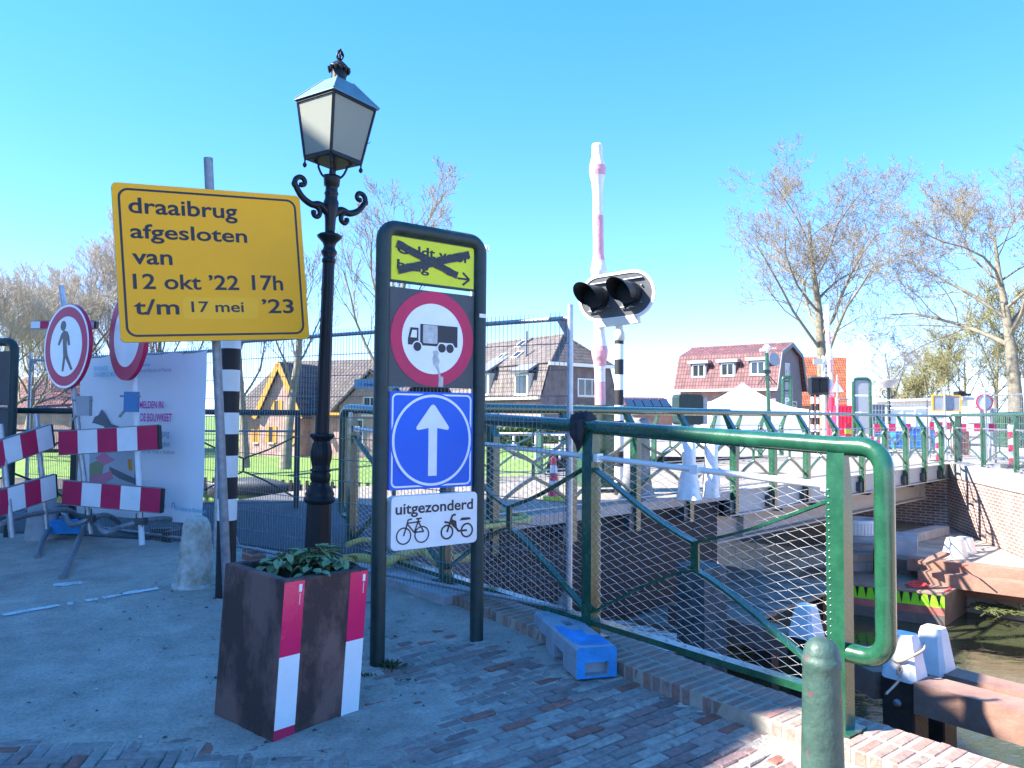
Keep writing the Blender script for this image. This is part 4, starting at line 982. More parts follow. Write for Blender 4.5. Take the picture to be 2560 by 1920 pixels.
# concrete fence block with boolean holes
kb = V((.288, 5.07, 0)); dk = V((.215, -.8, 0)).normalized(); ck = kb + dk * .36; zk = gz(ck.y)
def cube_at(mb, c, d, M): return mb.box(c, d, M=M)
Mk = Matrix.Rotation(math.atan2(dk.y, dk.x), 3, 'Z')
def kp(x, y, z): return V((ck.x, ck.y, zk)) + Mk @ V((x, y, z))
blk = MB()
l, w2, hh, ch = .41, .12, .172, .014
prof = [(-w2, 0), (w2, 0), (w2, hh - ch), (w2 - ch, hh), (-w2 + ch, hh), (-w2, hh - ch)]
vs = [kp(x, a, b) for x in (-l, l) for a, b in prof]; k = len(prof)
blk.add(vs, [list(range(k))[::-1], list(range(k, 2 * k))] + [(i, (i + 1) % k, (i + 1) % k + k, i + k) for i in range(k)])
cut = MB()
for x in (-.24, .09): cut.box(kp(x, 0, .03), (.17, .3, .1), M=Mk)
cut.box(kp(.40, 0, .05), (.1, .14, .075), M=Mk)
cut.box(kp(-.1, 0, .17), (.12, .055, .16), M=Mk); cut.box(kp(.12, .0, .17), (.035, .04, .1), M=Mk)
for x, y in ((-.32, .06), (-.32, -.055), (.03, .055), (.03, -.055)): cut.lathe([(.028, hh - .07), (.028, hh + .02)], kp(x, y, 0) - V((0, 0, 0)), 16)
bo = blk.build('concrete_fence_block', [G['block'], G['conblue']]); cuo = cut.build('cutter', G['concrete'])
md = bo.modifiers.new('b', 'BOOLEAN'); md.operation = 'DIFFERENCE'; md.object = cuo; md.solver = 'EXACT'; md.use_self = True
bpy.context.view_layer.update()
me2 = bpy.data.meshes.new_from_object(bo.evaluated_get(bpy.context.evaluated_depsgraph_get())); bo.modifiers.clear(); old = bo.data; bo.data = me2
bpy.data.objects.remove(cuo)
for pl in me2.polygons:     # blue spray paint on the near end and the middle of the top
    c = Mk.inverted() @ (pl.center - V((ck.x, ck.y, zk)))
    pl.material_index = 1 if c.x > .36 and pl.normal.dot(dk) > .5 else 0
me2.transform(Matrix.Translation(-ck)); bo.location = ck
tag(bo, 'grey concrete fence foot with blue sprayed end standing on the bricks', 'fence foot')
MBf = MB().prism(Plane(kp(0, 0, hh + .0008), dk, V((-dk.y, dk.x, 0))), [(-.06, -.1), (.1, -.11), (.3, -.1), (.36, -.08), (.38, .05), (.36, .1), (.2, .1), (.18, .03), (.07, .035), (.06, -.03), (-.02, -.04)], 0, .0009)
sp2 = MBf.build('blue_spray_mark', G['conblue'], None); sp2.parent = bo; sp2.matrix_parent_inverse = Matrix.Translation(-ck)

# ================================================================== SITE BANNER
b0, b1 = V((-4.79, 8.52, 0)), V((-2.98, 7.5, 0)); bu = (b1 - b0).normalized(); bN = bu.cross(V((0, 0, 1))); bo_ = b0 + bN * .06
bpn = Plane(bo_, bu, (0, 0, 1)); bw_ = (b1 - b0).length
ban = thing('site_banner', 'pale blue construction banner tied to the fence with magenta wording', 'banner', (b0 + b1) / 2 + V((0, 0, .4)))
z0b, z1b = .42, 2.12
cmx = MB(); nu, nv = 44, 36; vs = []
for j in range(nv + 1):
    for i in range(nu + 1):
        u, v = i / nu, j / nv; wv = .016 * noise.noise(V((u * 5, v * 3, 1))) + .012 * math.sin((u * 2.2 + v) * 9) * (1 - v) * .6
        top = -.018 * abs(math.sin(u * math.pi * 4)) * (v ** 3)
        vs.append(bpn.at(u * bw_, z0b + (z1b - z0b) * v + top - .03 * (1 - u) * (1 - v), wv - .012))
cmx.add(vs, [(j * (nu + 1) + i, j * (nu + 1) + i + 1, (j + 1) * (nu + 1) + i + 1, (j + 1) * (nu + 1) + i) for j in range(nv) for i in range(nu)], 0, True)
sheet = cmx.build('vinyl_sheet', G['banner'], ban)
HB = .014
def TB(m, t, x0, y0, x1, y1, top, bold=.0):
    mb = MB(); mb.textpx(bpn, t, (x0, y0), (x1, y1), top, HB, bold=bold); return mb.build('lettering', m, sheet)
TB(G['cyan'], 'RENOVATIE', 237, 930, 272, 924, 918, .01); TB(G['cyan'], 'DRAAIBRUG MONNICKENDAM', 237, 948, 340, 934, 936, .01)
TB(G['greyprint'], 'Rijkswaterstaat', 340, 918, 378, 914, 909); TB(G['greyprint'], 'Ministerie van Infrastructuur en Waterstaat', 340, 936, 431, 924, 926)
TB(G['magenta'], 'MELDEN IN', 352, 1021, 411, 1020, 1003, .015); TB(G['magenta'], 'DE BOUWKEET', 354, 1054, 432, 1052, 1034, .015)
TB(G['greyprint'], 'Verboden toegang', 340, 1090, 426, 1090, 1072); TB(G['greyprint'], 'voor onbevoegden', 340, 1115, 427, 1116, 1099)
TB(G['greyprint'], 'Art. 461 Wetb. v. Strafrecht', 357, 1132, 440, 1135, 1122); TB(G['greyprint'], 'Keurmerk', 362, 1222, 398, 1226, 1212)
TB(G['greyprint'], 'VES', 406, 1269, 416, 1271, 1259, .01); TB(G['cyan'], 'Van Hattum en Blankevoort', 440, 1274, 518, 1284, 1263, .01)
hl = MB(); ho = bpn.px(434, 1270); hl.ring(bpn, [(ho[0] - .025, ho[1] - .0), (ho[0] + .025, ho[1]), (ho[0] + .025, ho[1] + .04), (ho[0], ho[1] + .065), (ho[0] - .025, ho[1] + .04)], [(ho[0] - .012, ho[1]), (ho[0] + .012, ho[1]), (ho[0] + .012, ho[1] + .035), (ho[0], ho[1] + .048), (ho[0] - .012, ho[1] + .035)], .004, .006)
hl.build('logo', G['cyan'], sheet)
pic = MB()
def pp2(L, m, h=.005): pic.prism(bpn, [bpn.px(x, y) for x, y in L], .003, h + .006, m)
pp2([(226, 1073), (239, 1042), (248, 1038), (256, 1024), (278, 1060), (298, 1066), (299, 1073)][::-1], 0)
pp2([(226, 1058), (238, 1058), (262, 1066), (266, 1073), (226, 1073)][::-1], 1, .0056)
pp2([(226, 1130), (338, 1128), (338, 1216), (226, 1205)][::-1], 2)
pp2([(226, 1160), (250, 1150), (262, 1165), (256, 1192), (226, 1200)][::-1], 3, .0058); pp2([(240, 1145), (262, 1130), (290, 1150), (262, 1164)][::-1], 4, .006)
pp2([(276, 1166), (338, 1195), (338, 1210), (300, 1196), (276, 1180)][::-1], 0, .006); pp2([(226, 1194), (255, 1186), (280, 1176), (286, 1196), (262, 1210), (226, 1208)][::-1], 4, .0064); pp2([(322, 1148), (332, 1148), (334, 1178), (324, 1174)][::-1], 5, .006)
pic.build('printed_picture', [mat('pic_grey', (.12, .14, .17), .6), G['banner'], mat('pic_lightgrey', (.4, .47, .52), .6), mat('pic_olive', (.25, .29, .16), .6), mat('pic_pink', (.62, .2, .3), .6), G['ochre']], sheet)
tie = MB()
for i in range(7):
    q = bpn.at(bw_ * i / 6, z1b - .01, -.01); tie.tube([q + V((0, 0, -.02)), q + bN * -.03 + V((0, 0, .03)), q + V((0, 0, .03))], .003, 4)
tie.build('cable_tie', G['black'], ban)

# company plate and sticker on the fence panel
cpl = Plane(F1 + (F0 - F1) * .42 + V((.03, -.03, 0)), (F0 - F1).normalized(), (0, 0, 1))
q0, q1 = cpl.px(886, 972), cpl.px(1012, 944)
cpb = MB().prism(cpl, rrect(q1[0] - q0[0], q1[1] - q0[1], .012, 3, (q0[0] + q1[0]) / 2, (q0[1] + q1[1]) / 2), 0, .004)
cpo = cpb.build('company_plate', mat('pale_blue_plate', (.36, .6, .74), .4)); tag(cpo, 'small pale blue company plate on the fence, partly behind the sign frame', 'sign')
vt = MB(); vt.textpx(cpl, 'Volker', (894, 963), (911, 964), 956, .006, bold=.01); vt.build('lettering', G['cyan'], cpo)
vt = MB(); vt.textpx(cpl, 'Wessels', (911, 964), (934, 965), 957, .006, bold=.01); vt.build('lettering', mat('navy_print', (.02, .05, .2), .5), cpo)

# ================================================================== BARRIERS WITH ROUND SIGNS
def stripe_board(name, th, p0, p1, hgt, n, first=0, t=.03):
    p0, p1 = V(p0), V(p1); pl = Plane(p0, p1 - p0, (0, 0, 1)); L = (p1 - p0).length; mb = MB()
    for i in range(n): mb.slab(pl, L * i / n, L * (i + 1) / n, -hgt / 2, hgt / 2, -t, 0, (i + first) % 2)
    mb.slab(pl, -.004, L + .004, hgt / 2, hgt / 2 + .008, -t - .003, .003, 2); mb.slab(pl, -.004, L + .004, -hgt / 2 - .008, -hgt / 2, -t - .003, .003, 2)
    mb.slab(pl, L, L + .02, -hgt / 2, hgt / 2, -t - .004, .004, 3)
    return mb.build(name, [G['red'], G['signwhite'], G['galvd'], G['ink']], th)
def pipe(th, pts, r=.026, name='foot_pipe'): return MB().tube(bezier(pts, 6), r, 10).build(name, G['galvd'], th)
b1_ = thing('road_barrier', 'red and white plank barrier on bent pipe feet in front of the banner', 'barrier', PG(280, 1400), group='plank barriers')
YB = 7.35
stripe_board('barrier_board', b1_, P(146, 1108, YB + .1), P(394, 1093, YB - .15), .225, 5)
stripe_board('barrier_board', b1_, P(156, 1231, YB + .1), P(401, 1252, YB - .15), .225, 5)
pA0, pA1 = P(226, 1335, YB + .12), P(153, 714, YB + .12); pB0, pB1 = P(355, 1362, YB - .02), P(334, 925, YB - .02)
MB().tube([pA0, pA1], .027, 12).build('pole', G['galv'], b1_); MB().tube([pB0, pB1 + (pB1 - pB0) * .3], .027, 12).build('pole', G['signwhite'], b1_)
G_ = lambda x, y, lift=.02: PG(x, y) + V((0, 0, lift))
pipe(b1_, [G_(92, 1397), G_(110, 1368, .1), G_(150, 1332, .22) , P(180, 1312, 7.45), P(222, 1297, 7.4)]); pipe(b1_, [G_(155, 1449), G_(185, 1405, .1), G_(225, 1350, .25), P(260, 1330, 7.0), P(300, 1318, 7.2), P(350, 1303, 7.3)])
pipe(b1_, [P(222, 1297, 7.4), P(262, 1288, 7.55), P(290, 1300, 7.8), P(306, 1318, 8.0)]); pipe(b1_, [P(350, 1303, 7.3), P(400, 1297, 7.5), P(440, 1300, 7.8), P(462, 1310, 8.0)])
for x, y, Y in ((225, 1296, 7.42), (352, 1303, 7.3)):
    cpq = MB(); c = P(x, y, Y); cpq.box(c, (.1, .09, .06)); cpq.tube([c + V((.03, -.03, -.05)), c + V((.03, -.03, .1))], .006, 6); cpq.tube([c + V((-.03, -.03, -.04)), c + V((-.03, -.03, .08))], .006, 6)
    cpq.build('pipe_clamp', G['dgrey'], b1_)
def round_sign(name, label, cx, cy, Y, R_, ang, walker, poletop=None, pole=None):
    c = P(cx, cy, Y); n = V((math.cos(ang), math.sin(ang), 0)); u = V((0, 0, 1)).cross(n); th = thing(name, label, 'road sign', c)
    pl = Plane(c, u, V((.0, .0, 1)) ); 
    pl.v = (pl.v + pl.u * .03).normalized()
    MB().prism(pl, circ(R_, 48), -.035, 0).build('rim', G['red'], th)
    if walker: MB().ring(pl, circ(R_ - .006, 48), circ(R_ * .93, 48), .0, .002).build('edge_ring', G['signwhite'], th)
    MB().ring(pl, circ(R_ * (.93 if walker else .985), 48), circ(R_ * .705, 48), .0, .0025).build('red_ring', G['red'], th)
    MB().prism(pl, circ(R_ * .705, 48), .0, .0018).build('white_disc', G['signwhite'], th)
    if walker:
        wk = MB(); S = R_ / 212 * 2
        def W(x, y): return ((x - 565) * .001 * R_ / .39 * 1.75, (780 - y) * .00108 * R_ / .39)
        wk.prism(pl, [(a + W(532, 603)[0], b + W(532, 603)[1]) for a, b in circ(.05 * R_ / .42, 20)], .002, .004)
        def poly(L): wk.prism(pl, [W(x, y) for x, y in L], .002, .004)
        poly([(540, 642), (575, 655), (592, 690), (606, 770), (590, 774), (574, 716), (572, 775), (585, 850), (640, 975), (624, 985), (566, 875), (552, 990), (536, 992), (545, 860), (538, 775), (532, 702), (500, 768), (486, 760), (515, 672)][::-1])
        wk.build('walker_symbol', G['ink'], th)
    bc = c - n * .07
    MB().box(c - n * .065, (.04, .14, .12), rz=ang).build('clamp', G['galvd'], th)
    return th
aV = math.atan2(-.9, -.42) - .13
round_sign('pedestrian_ban_sign', 'round red ringed sign with walking figure on the barrier pole', 165, 866, 7.28, .41, aV, True)
round_sign('road_closed_sign', 'blank white round sign with red ring half behind the yellow board', 317, 838, 7.12, .425, math.atan2(-.81, -.59) - .1, False)
for (x, y, Y, lab) in ((215, 1015, 7.34, 'grey warning lamp battery box clamped to the pole under the walking figure sign'), (333, 1005, 7.2, 'blue clamp box on the pole under the blank round sign')):
    c = P(x, y, Y); cl2 = thing('pole_clamp_box', lab, 'clamp box', c)
    MB().box(c + V((0, -.03, 0)), (.115, .09, .19), rz=.2).build('box', mat('blue_plastic', (.02, .16, .36), .4) if x > 300 else G['grey'], cl2)
    MB().tube([c + V((-.09, -.07, .055)), c + V((.09, -.05, .055))], .01, 6).build('bolt', G['galvd'], cl2); MB().bar(c + V((-.05, -.07, -.09)), c + V((-.09, -.07, -.14)), .02, .02).build('lever', G['galvd'], cl2)
hb2 = thing('barrier_lamp_board', 'narrow red and white top board sticking out behind the walking figure sign', 'board', P(160, 810, 7.6))
stripe_board('board', hb2, P(78, 812, 7.7), P(236, 812, 7.5), .07, 7, first=1)

b2_ = thing('road_barrier', 'red and white plank barrier running out of the left edge of the view', 'barrier', PG(40, 1390), group='plank barriers')
stripe_board('barrier_board', b2_, P(-130, 1178, 6.3), P(131, 1090, 7.45), .225, 6, first=0)
stripe_board('barrier_board', b2_, P(-120, 1295, 6.3), P(140, 1215, 7.45), .225, 6, first=0)
MB().tube([P(116, 1322, 7.5), P(90, 1035, 7.5)], .026, 12).build('pole', G['galv'], b2_); MB().tube([P(30, 1344, 6.9), P(0, 1060, 6.9)], .026, 12).build('pole', G['galv'], b2_)
pipe(b2_, [G_(-30, 1350), P(-10, 1320, 7.0), P(40, 1295, 7.2), P(112, 1281, 7.5), P(170, 1276, 7.7), P(205, 1298, 7.9)]); pipe(b2_, [P(-60, 1290, 6.9), P(0, 1293, 7.4), P(60, 1284, 7.7)])
bfb = thing('plastic_fence_foot', 'blue plastic block foot lying under the plank barriers', 'fence foot', PG(170, 1335))
MB().box(P(165, 1316, 7.9), (.34, .22, .12), rz=.2).build('block', G['conblue'], bfb)
# rough dark stones beside the white bollard, loose brick
for i, (x, y, s, lab) in enumerate(((402, 1345, .19, 'dark rough stone block under the barrier pipe'), (430, 1352, .17, 'dark rough stone block nearest the white bollard'), (634, 1402, .2, 'loose reddish kerb brick behind the planter'))):
    c = PG(x, y); mb = MB(); mb.box(c + V((0, 0, .05)), (s, s * .7, .11), rz=.3 + i)
    mb.v = [tuple(V(q) + V((jit(.012), jit(.012), jit(.01)))) for q in mb.v]
    tag(mb.build('stone_block' if i < 2 else 'loose_brick', G['dgrey'] if i < 2 else G['brickred'], loc=c), lab, 'block')
# second sign frame seen from behind at the left edge
L2 = V((-5.22, 7.95, .19)); s2 = V((-.95, .3, 0)).normalized()
f2 = thing('framed_road_sign', 'dark green tube sign frame seen from behind at the left edge', 'sign frame', L2)
pts = [L2 - up * .1, L2 + up * 1.5] + arc(L2 + s2 * .1 + up * 1.95, .1, math.pi, math.pi / 2, s2, up) + arc(L2 + s2 * .62 + up * 1.95, .1, math.pi / 2, 0, s2, up) + [L2 + s2 * .72 + up * 1.5, L2 + s2 * .72 - up * .1]
MB().tube(pts, .044, 16).build('tube_frame', G['dkgreen'], f2)
p2 = Plane(L2 + s2 * .36, -s2, up); MB().slab(p2, -.3, .3, 1.38, 1.95, -.01, .01).build('sign_back', G['dgrey'], f2); MB().slab(p2, -.3, .3, .72, 1.34, -.01, .01).build('sign_back', G['dgrey'], f2)
MB().tube([p2.at(-.3, 1.36, -.03), p2.at(.3, 1.36, -.03)], .012, 6).build('cross_bar', G['galv'], f2)
# grass tufts at the frame foot
for i, (x, y, n, hh_, lab) in enumerate(((975, 1668, 90, .07, 'dry grass tuft round the left foot of the sign frame'), (915, 1690, 30, .04, 'small mossy tuft right of the planter'), (1020, 1700, 18, .03, 'tiny grass tuft before the left frame post'))):
    c = PG(x, y); mb = MB()
    for j in range(n):
        a = rnd.uniform(0, 6.28); r = abs(rnd.gauss(0, .05)); o = c + V((r * math.cos(a), r * math.sin(a) * .7, .0)); d = V((jit(1), jit(1), rnd.uniform(.5, 1.5))).normalized(); h_ = hh_ * rnd.uniform(.4, 1); s = V((d.y, -d.x, 0)).normalized() * .004
        mb.add([o - s, o + s, o + d * h_ * .6 + s * .6, o + d * h_ + V((0, 0, -.3 * h_))], [(0, 1, 2, 3)])
    tag(mb.build('grass_tuft', G['moss'], loc=c), lab, 'grass', 'tufts in the sand')
# ================================================================== BRIDGE-SIDE EQUIPMENT
def boom(name, label, base, top, r, Y, segs, group):
    th = thing(name, label, 'barrier boom', base, group=group); mb = MB(); d = top - base; L = d.length
    prof = []; z = 0; n_ = 60
    for i in range(n_ + 1):
        t = i / n_; rr = r
        for c, wd, amp in ((.315, .045, .55), (.585, .04, .5), (.92, .045, .6)):
            rr *= 1 + amp * math.exp(-((t - c) / wd) ** 2 * 1.6)
        prof.append((rr * (1 + .04 * noise.noise(V((t * 40, 0, 3)))), t * L))
    Rm = d.to_track_quat('Z', 'Y').to_matrix()
    for i in range(n_):
        t = (i + .5) / n_; m = 0
        for a, b in segs:
            if a < t < b: m = 1
        mb.lathe([prof[i], prof[i + 1]], base, 14, m=m, M=Rm, caps=False)
    mb.lathe([(r * 1.05, L), (r * .95, L + .03), (r * .3, L + .05)], base, 14, M=Rm)
    mb.build('wrapped_boom', [G['plastic'], G['pinkwrap']], th); return th
Yb = 10.6
bb = P(1502, 1120, Yb)
bm1 = boom('barrier_boom', 'tall raised barrier boom wrapped in white plastic beside the twin signal', bb, P(1493, 366, Yb), .075, Yb, ((0.1, .22), (.27, .34), (.62, .76), (.90, .93)), 'wrapped barrier booms')
cab = MB()
cc_ = P(1500, 1120, Yb); cab.box(V((cc_.x, cc_.y + .1, DZ + .62)), (.62, .5, 1.1), rz=.3); cab.box(V((cc_.x, cc_.y + .1, DZ + 1.18)), (.68, .56, .04), rz=.3)
cab.build('cabinet', G['green'], bm1)
# second boom far away
bm2 = boom('barrier_boom', 'distant raised barrier boom wrapped in white plastic by the signpost', P(2082, 1068, 24), P(2067, 765, 24), .07, 24, ((.12, .2), (.45, .55), (.68, .78)), 'wrapped barrier booms')
MB().lathe([(.085, 0), (.085, .42)], P(2079, 1026, 23.9) , 12).build('red_sleeve', G['orange'], bm2)

# twin bridge signal
tg = V((1, 0, 0)); sc = P(1540, 740, 10.2)
sa = rad(22); sU = V((math.cos(sa), math.sin(sa) * -1, 0)); 
sU = V((.93, -.36, 0)).normalized() * -1; sU = V((.86, .5, 0)).normalized()
sg = thing('twin_signal', 'black twin bridge signal with white rim on a striped post', 'signal', V((P(1548, 1100, 10.2).x, 10.2, DZ)))
SP = Plane(sc, V((.93, -.36, 0)), (0, 0, 1)); SP.u = (SP.u + V((0, 0, .06))).normalized()
# lens side faces left-front
SP = Plane(sc, V((.84, -.54, .05)), V((-.02, 0, 1)))
def stad(w_, h_): return rrect(w_, h_, h_ / 2 - .001, 12)
MB().prism(SP, stad(1.12, .64), -.03, 0).build('back_board', G['dgrey'], sg)
MB().ring(SP, stad(1.125, .645), stad(1.05, .57), -.035, .012).build('white_rim', G['white'], sg)
for dx in (-.25, .23):
    hm = MB(); Rm = Matrix((SP.u, SP.v, SP.n)).transposed()
    hm.lathe([(.15, 0), (.155, .05), (.15, .16)], SP.at(dx, .0), 24, M=Rm)
    k = 24; vs = []     # long visor hood, cut slanting
    vd = (SP.n + SP.u * -.1 + SP.v * .02).normalized()
    for j in range(7):
        for i in range(k + 1):
            t = rad(-40 + 260 * i / k); s_ = .5 + .5 * math.sin(t); ln = .08 + .34 * s_ ** .8
            vs.append(SP.at(dx, 0, .1) + SP.u * (.15 * math.cos(t)) + SP.v * (.15 * math.sin(t)) + vd * (ln * j / 6))
    hm.add(vs, [(j * (k + 1) + i, j * (k + 1) + i + 1, (j + 1) * (k + 1) + i + 1, (j + 1) * (k + 1) + i) for j in range(6) for i in range(k)], 0, True)
    hm.add([SP.at(dx - .1, -.13, .12), SP.at(dx - .03, -.22, .16), SP.at(dx + .02, -.17, .14), SP.at(dx + .09, -.2, .14), SP.at(dx + .13, -.11, .12)], [(0, 1, 2, 3, 4)])
    hm.build('lamp_hood', G['black'], sg)
    MB().lathe([(.115, .1), (.09, .125), (.03, .14)], SP.at(dx, 0), 20, M=Rm).build('lens', mat('dark_lens', (.05, .07, .09), .15), sg)
    bt = MB()
    for a, b in ((-.14, .13), (.15, .1), (.14, -.13), (-.13, -.14)): bt.lathe([(.012, 0), (.012, .03)], SP.at(dx + a, b), 8, M=Rm)
    bt.tube([SP.at(dx - .17, .2, .02), SP.at(dx + .17, .2, .02)], .014, 6); bt.tube([SP.at(dx - .16, -.17, .03), SP.at(dx + .05, -.17, .03)], .012, 6)
    bt.build('bolt', G['galvd'], sg)
ps = MB(); px_ = P(1548, 830, 10.2).x
bands(ps, px_, 10.2, .062, DZ, 2.52, 0, .205, n=18, top=DZ + .17)
ps.build('striped_post', [bw_mats[0], G['white']], sg)
MB().lathe([(.062, 2.52), (.075, 2.53), (.075, 2.62), (.05, 2.68), (.05, 2.74)], V((px_, 10.2, 0)), 16).box(V((px_ - .02, 10.2, 2.78)), (.62, .1, .1), M=Matrix((SP.u, SP.n, SP.v)).transposed()).build('bracket', G['cream'], sg)

# grey cast column with flared foot, dark housing, plastic wrapped posts
gc = P(1592, 1270, 9.6); gc.z = DZ
tag(MB().lathe([(.26, 0), (.25, .03), (.2, .12), (.17, .3), (.16, .9), (.16, 1.0), (.1, 1.03), (.02, 1.03)], n=28).build('cast_column', mat('grey_column', (.22, .22, .21), .6, 0, .1, 5), loc=(0, 0, 0)), 'stout grey cast column with flared foot behind the railing', 'column').location = gc
hs_ = P(1722, 1100, 14.0); hs_.z = DZ
hth = thing('signal_housing', 'dark rounded signal housing with pale side seen from behind above the bridge rail', 'signal', hs_)
hp = Plane(P(1727, 1024, 14.0), V((.95, .3, 0)), (0, 0, 1))
MB().prism(hp, rrect(.5, .56, .07, 5, -.05, 0), -.16, .1).build('housing', G['dkgreen'], hth); MB().slab(hp, .215, .3, -.27, .22, -.16, .08).build('side_plate', G['grey'], hth)
MB().tube([hs_, hp.at(0, -.2, 0)], .06, 10).build('post', G['grey'], hth)
for i, (x, y, Y, H__, lab) in enumerate(((1722, 1255, 9.75, .84, 'bluish plastic wrapped post stump flaring onto the bridge deck, nearer one'), (1778, 1262, 10.0, .8, 'straight white plastic wrapped post stump at the bridge edge'))):
    c = P(x, y, Y); c.z = DZ; mb = MB(); pr = [(.17 if i == 0 else .11, 0), (.145 if i == 0 else .105, .08), (.12 if i == 0 else .1, .2), (.095, .34), (.082, .45), (.088, H__ - .03), (.06, H__), (.01, H__ + .01)]
    mb.lathe(pr, n=22, flute=.06, nfl=5); mb.v = [tuple(V(q) * 1.0 + V((.022 * noise.noise(V(q) * 7), .022 * noise.noise(V(q) * 7 + V((9, 0, 0))), 0))) for q in mb.v]; tag(mb.build('wrapped_post', G['plastic'], loc=(0, 0, 0)), lab, 'post', 'plastic wrapped posts').location = c
dl = P(1384, 1222, 9.4); dl.z = DZ
dth = thing('delineator', 'red and white striped delineator cone with yellow foot on the deck', 'delineator', dl)
MB().box(dl + V((0, 0, .03)), (.26, .16, .06)).build('foot', G['fluor'], dth)
dm = MB(); 
for i in range(5): dm.lathe([(.075 - .009 * i, .06 + .095 * i), (.075 - .009 * (i + 1), .06 + .095 * (i + 1))], dl, 14, m=i % 2)
dm.build('striped_body', [G['orange'], G['signwhite']], dth)
# yellow hoses coiled in the corner behind the fence
for i, (pts, lab) in enumerate((([(868, 1362, 7.0), (905, 1350, 7.2), (960, 1352, 7.3), (1030, 1330, 7.3), (1120, 1318, 7.35), (1260, 1300, 7.6), (1330, 1295, 7.9)], 'long yellow ribbed hose lying along the ramp edge'),
                                ([(850, 1400, 6.5), (905, 1395, 6.55), (960, 1408, 6.5), (1000, 1390, 6.7), (1060, 1378, 6.8), (1090, 1400, 6.6), (1180, 1392, 6.7)], 'thick yellow hose curling behind the planter and frame'),
                                ([(1190, 1290, 7.9), (1225, 1278, 8.1), (1290, 1282, 8.0), (1320, 1300, 7.7), (1250, 1312, 7.5), (1190, 1322, 7.3), (1160, 1345, 7.2)], 'coiled yellow hose on the bridge deck corner'))):
    q = [P(*p) for p in pts]; tag(MB().tube(bezier(q, 8), .026 if i != 1 else .04, 10).build('yellow_hose', G['yhose'], loc=q[0]), lab, 'hose', 'yellow hoses')
wo_ = thing('timber_crib', 'stack of dark timber baulks in the gap below the bridge end', 'timbers', V((.4, 7.6, -.9)))
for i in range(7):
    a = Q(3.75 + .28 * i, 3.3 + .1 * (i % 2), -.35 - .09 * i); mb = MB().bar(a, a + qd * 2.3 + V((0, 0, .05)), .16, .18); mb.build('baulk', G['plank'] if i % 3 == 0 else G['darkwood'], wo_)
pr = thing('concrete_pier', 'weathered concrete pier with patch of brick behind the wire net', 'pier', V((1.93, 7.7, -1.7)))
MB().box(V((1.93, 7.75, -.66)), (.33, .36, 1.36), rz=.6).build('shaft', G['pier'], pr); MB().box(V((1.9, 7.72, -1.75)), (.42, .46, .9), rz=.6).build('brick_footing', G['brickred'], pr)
pf = thing('plank_platform', 'grey plank staging over the water under the bridge', 'staging', B(-1, 1, -1.2))
for i in range(9):
    MB().hexa([B(-2.2 + .42 * i, o, z) for z in (-1.25 - .02 * (i % 2), -1.2 - .02 * (i % 2)) for s, o in ((0, -.9), (0, 2.6), (0, 2.6), (0, -.9))][:0] or [B(-2.2 + .42 * i + a, o, z + .012 * (i % 3)) for z in (-1.02, -.97) for a, o in ((0, -.95), (.4, -.95), (.4, 2.8), (0, 2.8))]).build('plank', G['plank'], pf)
for s in (-2, -.4, 1.2): MB().hexa([B(s + a, o, z) for z in (-2.2, -1.03) for a, o in ((0, -.8), (.2, -.8), (.2, -.6), (0, -.6))]).build('support', G['darkwood'], pf)

# slewing ring and concrete plinth on the platform
ws = P(2150, 1320, 15.2)
rg = MB(); pc_ = V((ws.x, ws.y, 0))
rg.lathe([(.36, -.78), (.38, -.76), (.38, -.5), (.36, -.48), (.27, -.48), (.27, -.74)], pc_, 40)
for i in range(40):
    t = 2 * math.pi * i / 40; rg.box(pc_ + V((.385 * math.cos(t), .385 * math.sin(t), -.64)), (.02, .03, .2), rz=t)
tag(rg.build('slewing_ring', G['white'], loc=pc_ + V((0, 0, -.78))), 'white ribbed slewing ring lying on the concrete plinth', 'ring')
tag(MB().box(V((pc_.x + .35, pc_.y, -.92)), (1.4, 1.2, .27), rz=-.5).build('concrete_plinth', G['concrete'], loc=pc_ + V((.3, 0, -1.05))), 'low concrete plinth under the white slewing ring', 'plinth')
tb = MB(); a, b = P(2170, 1385, 14.7), P(2355, 1305, 17.0)
tag(tb.bar(V((a.x, a.y, -.95)), V((b.x, b.y, -.95)), .18, .3).build('stone_kerb', G['concrete'], loc=V((a.x, a.y, -1))), 'long pale stone kerb beam on the platform under the bridge', 'kerb')

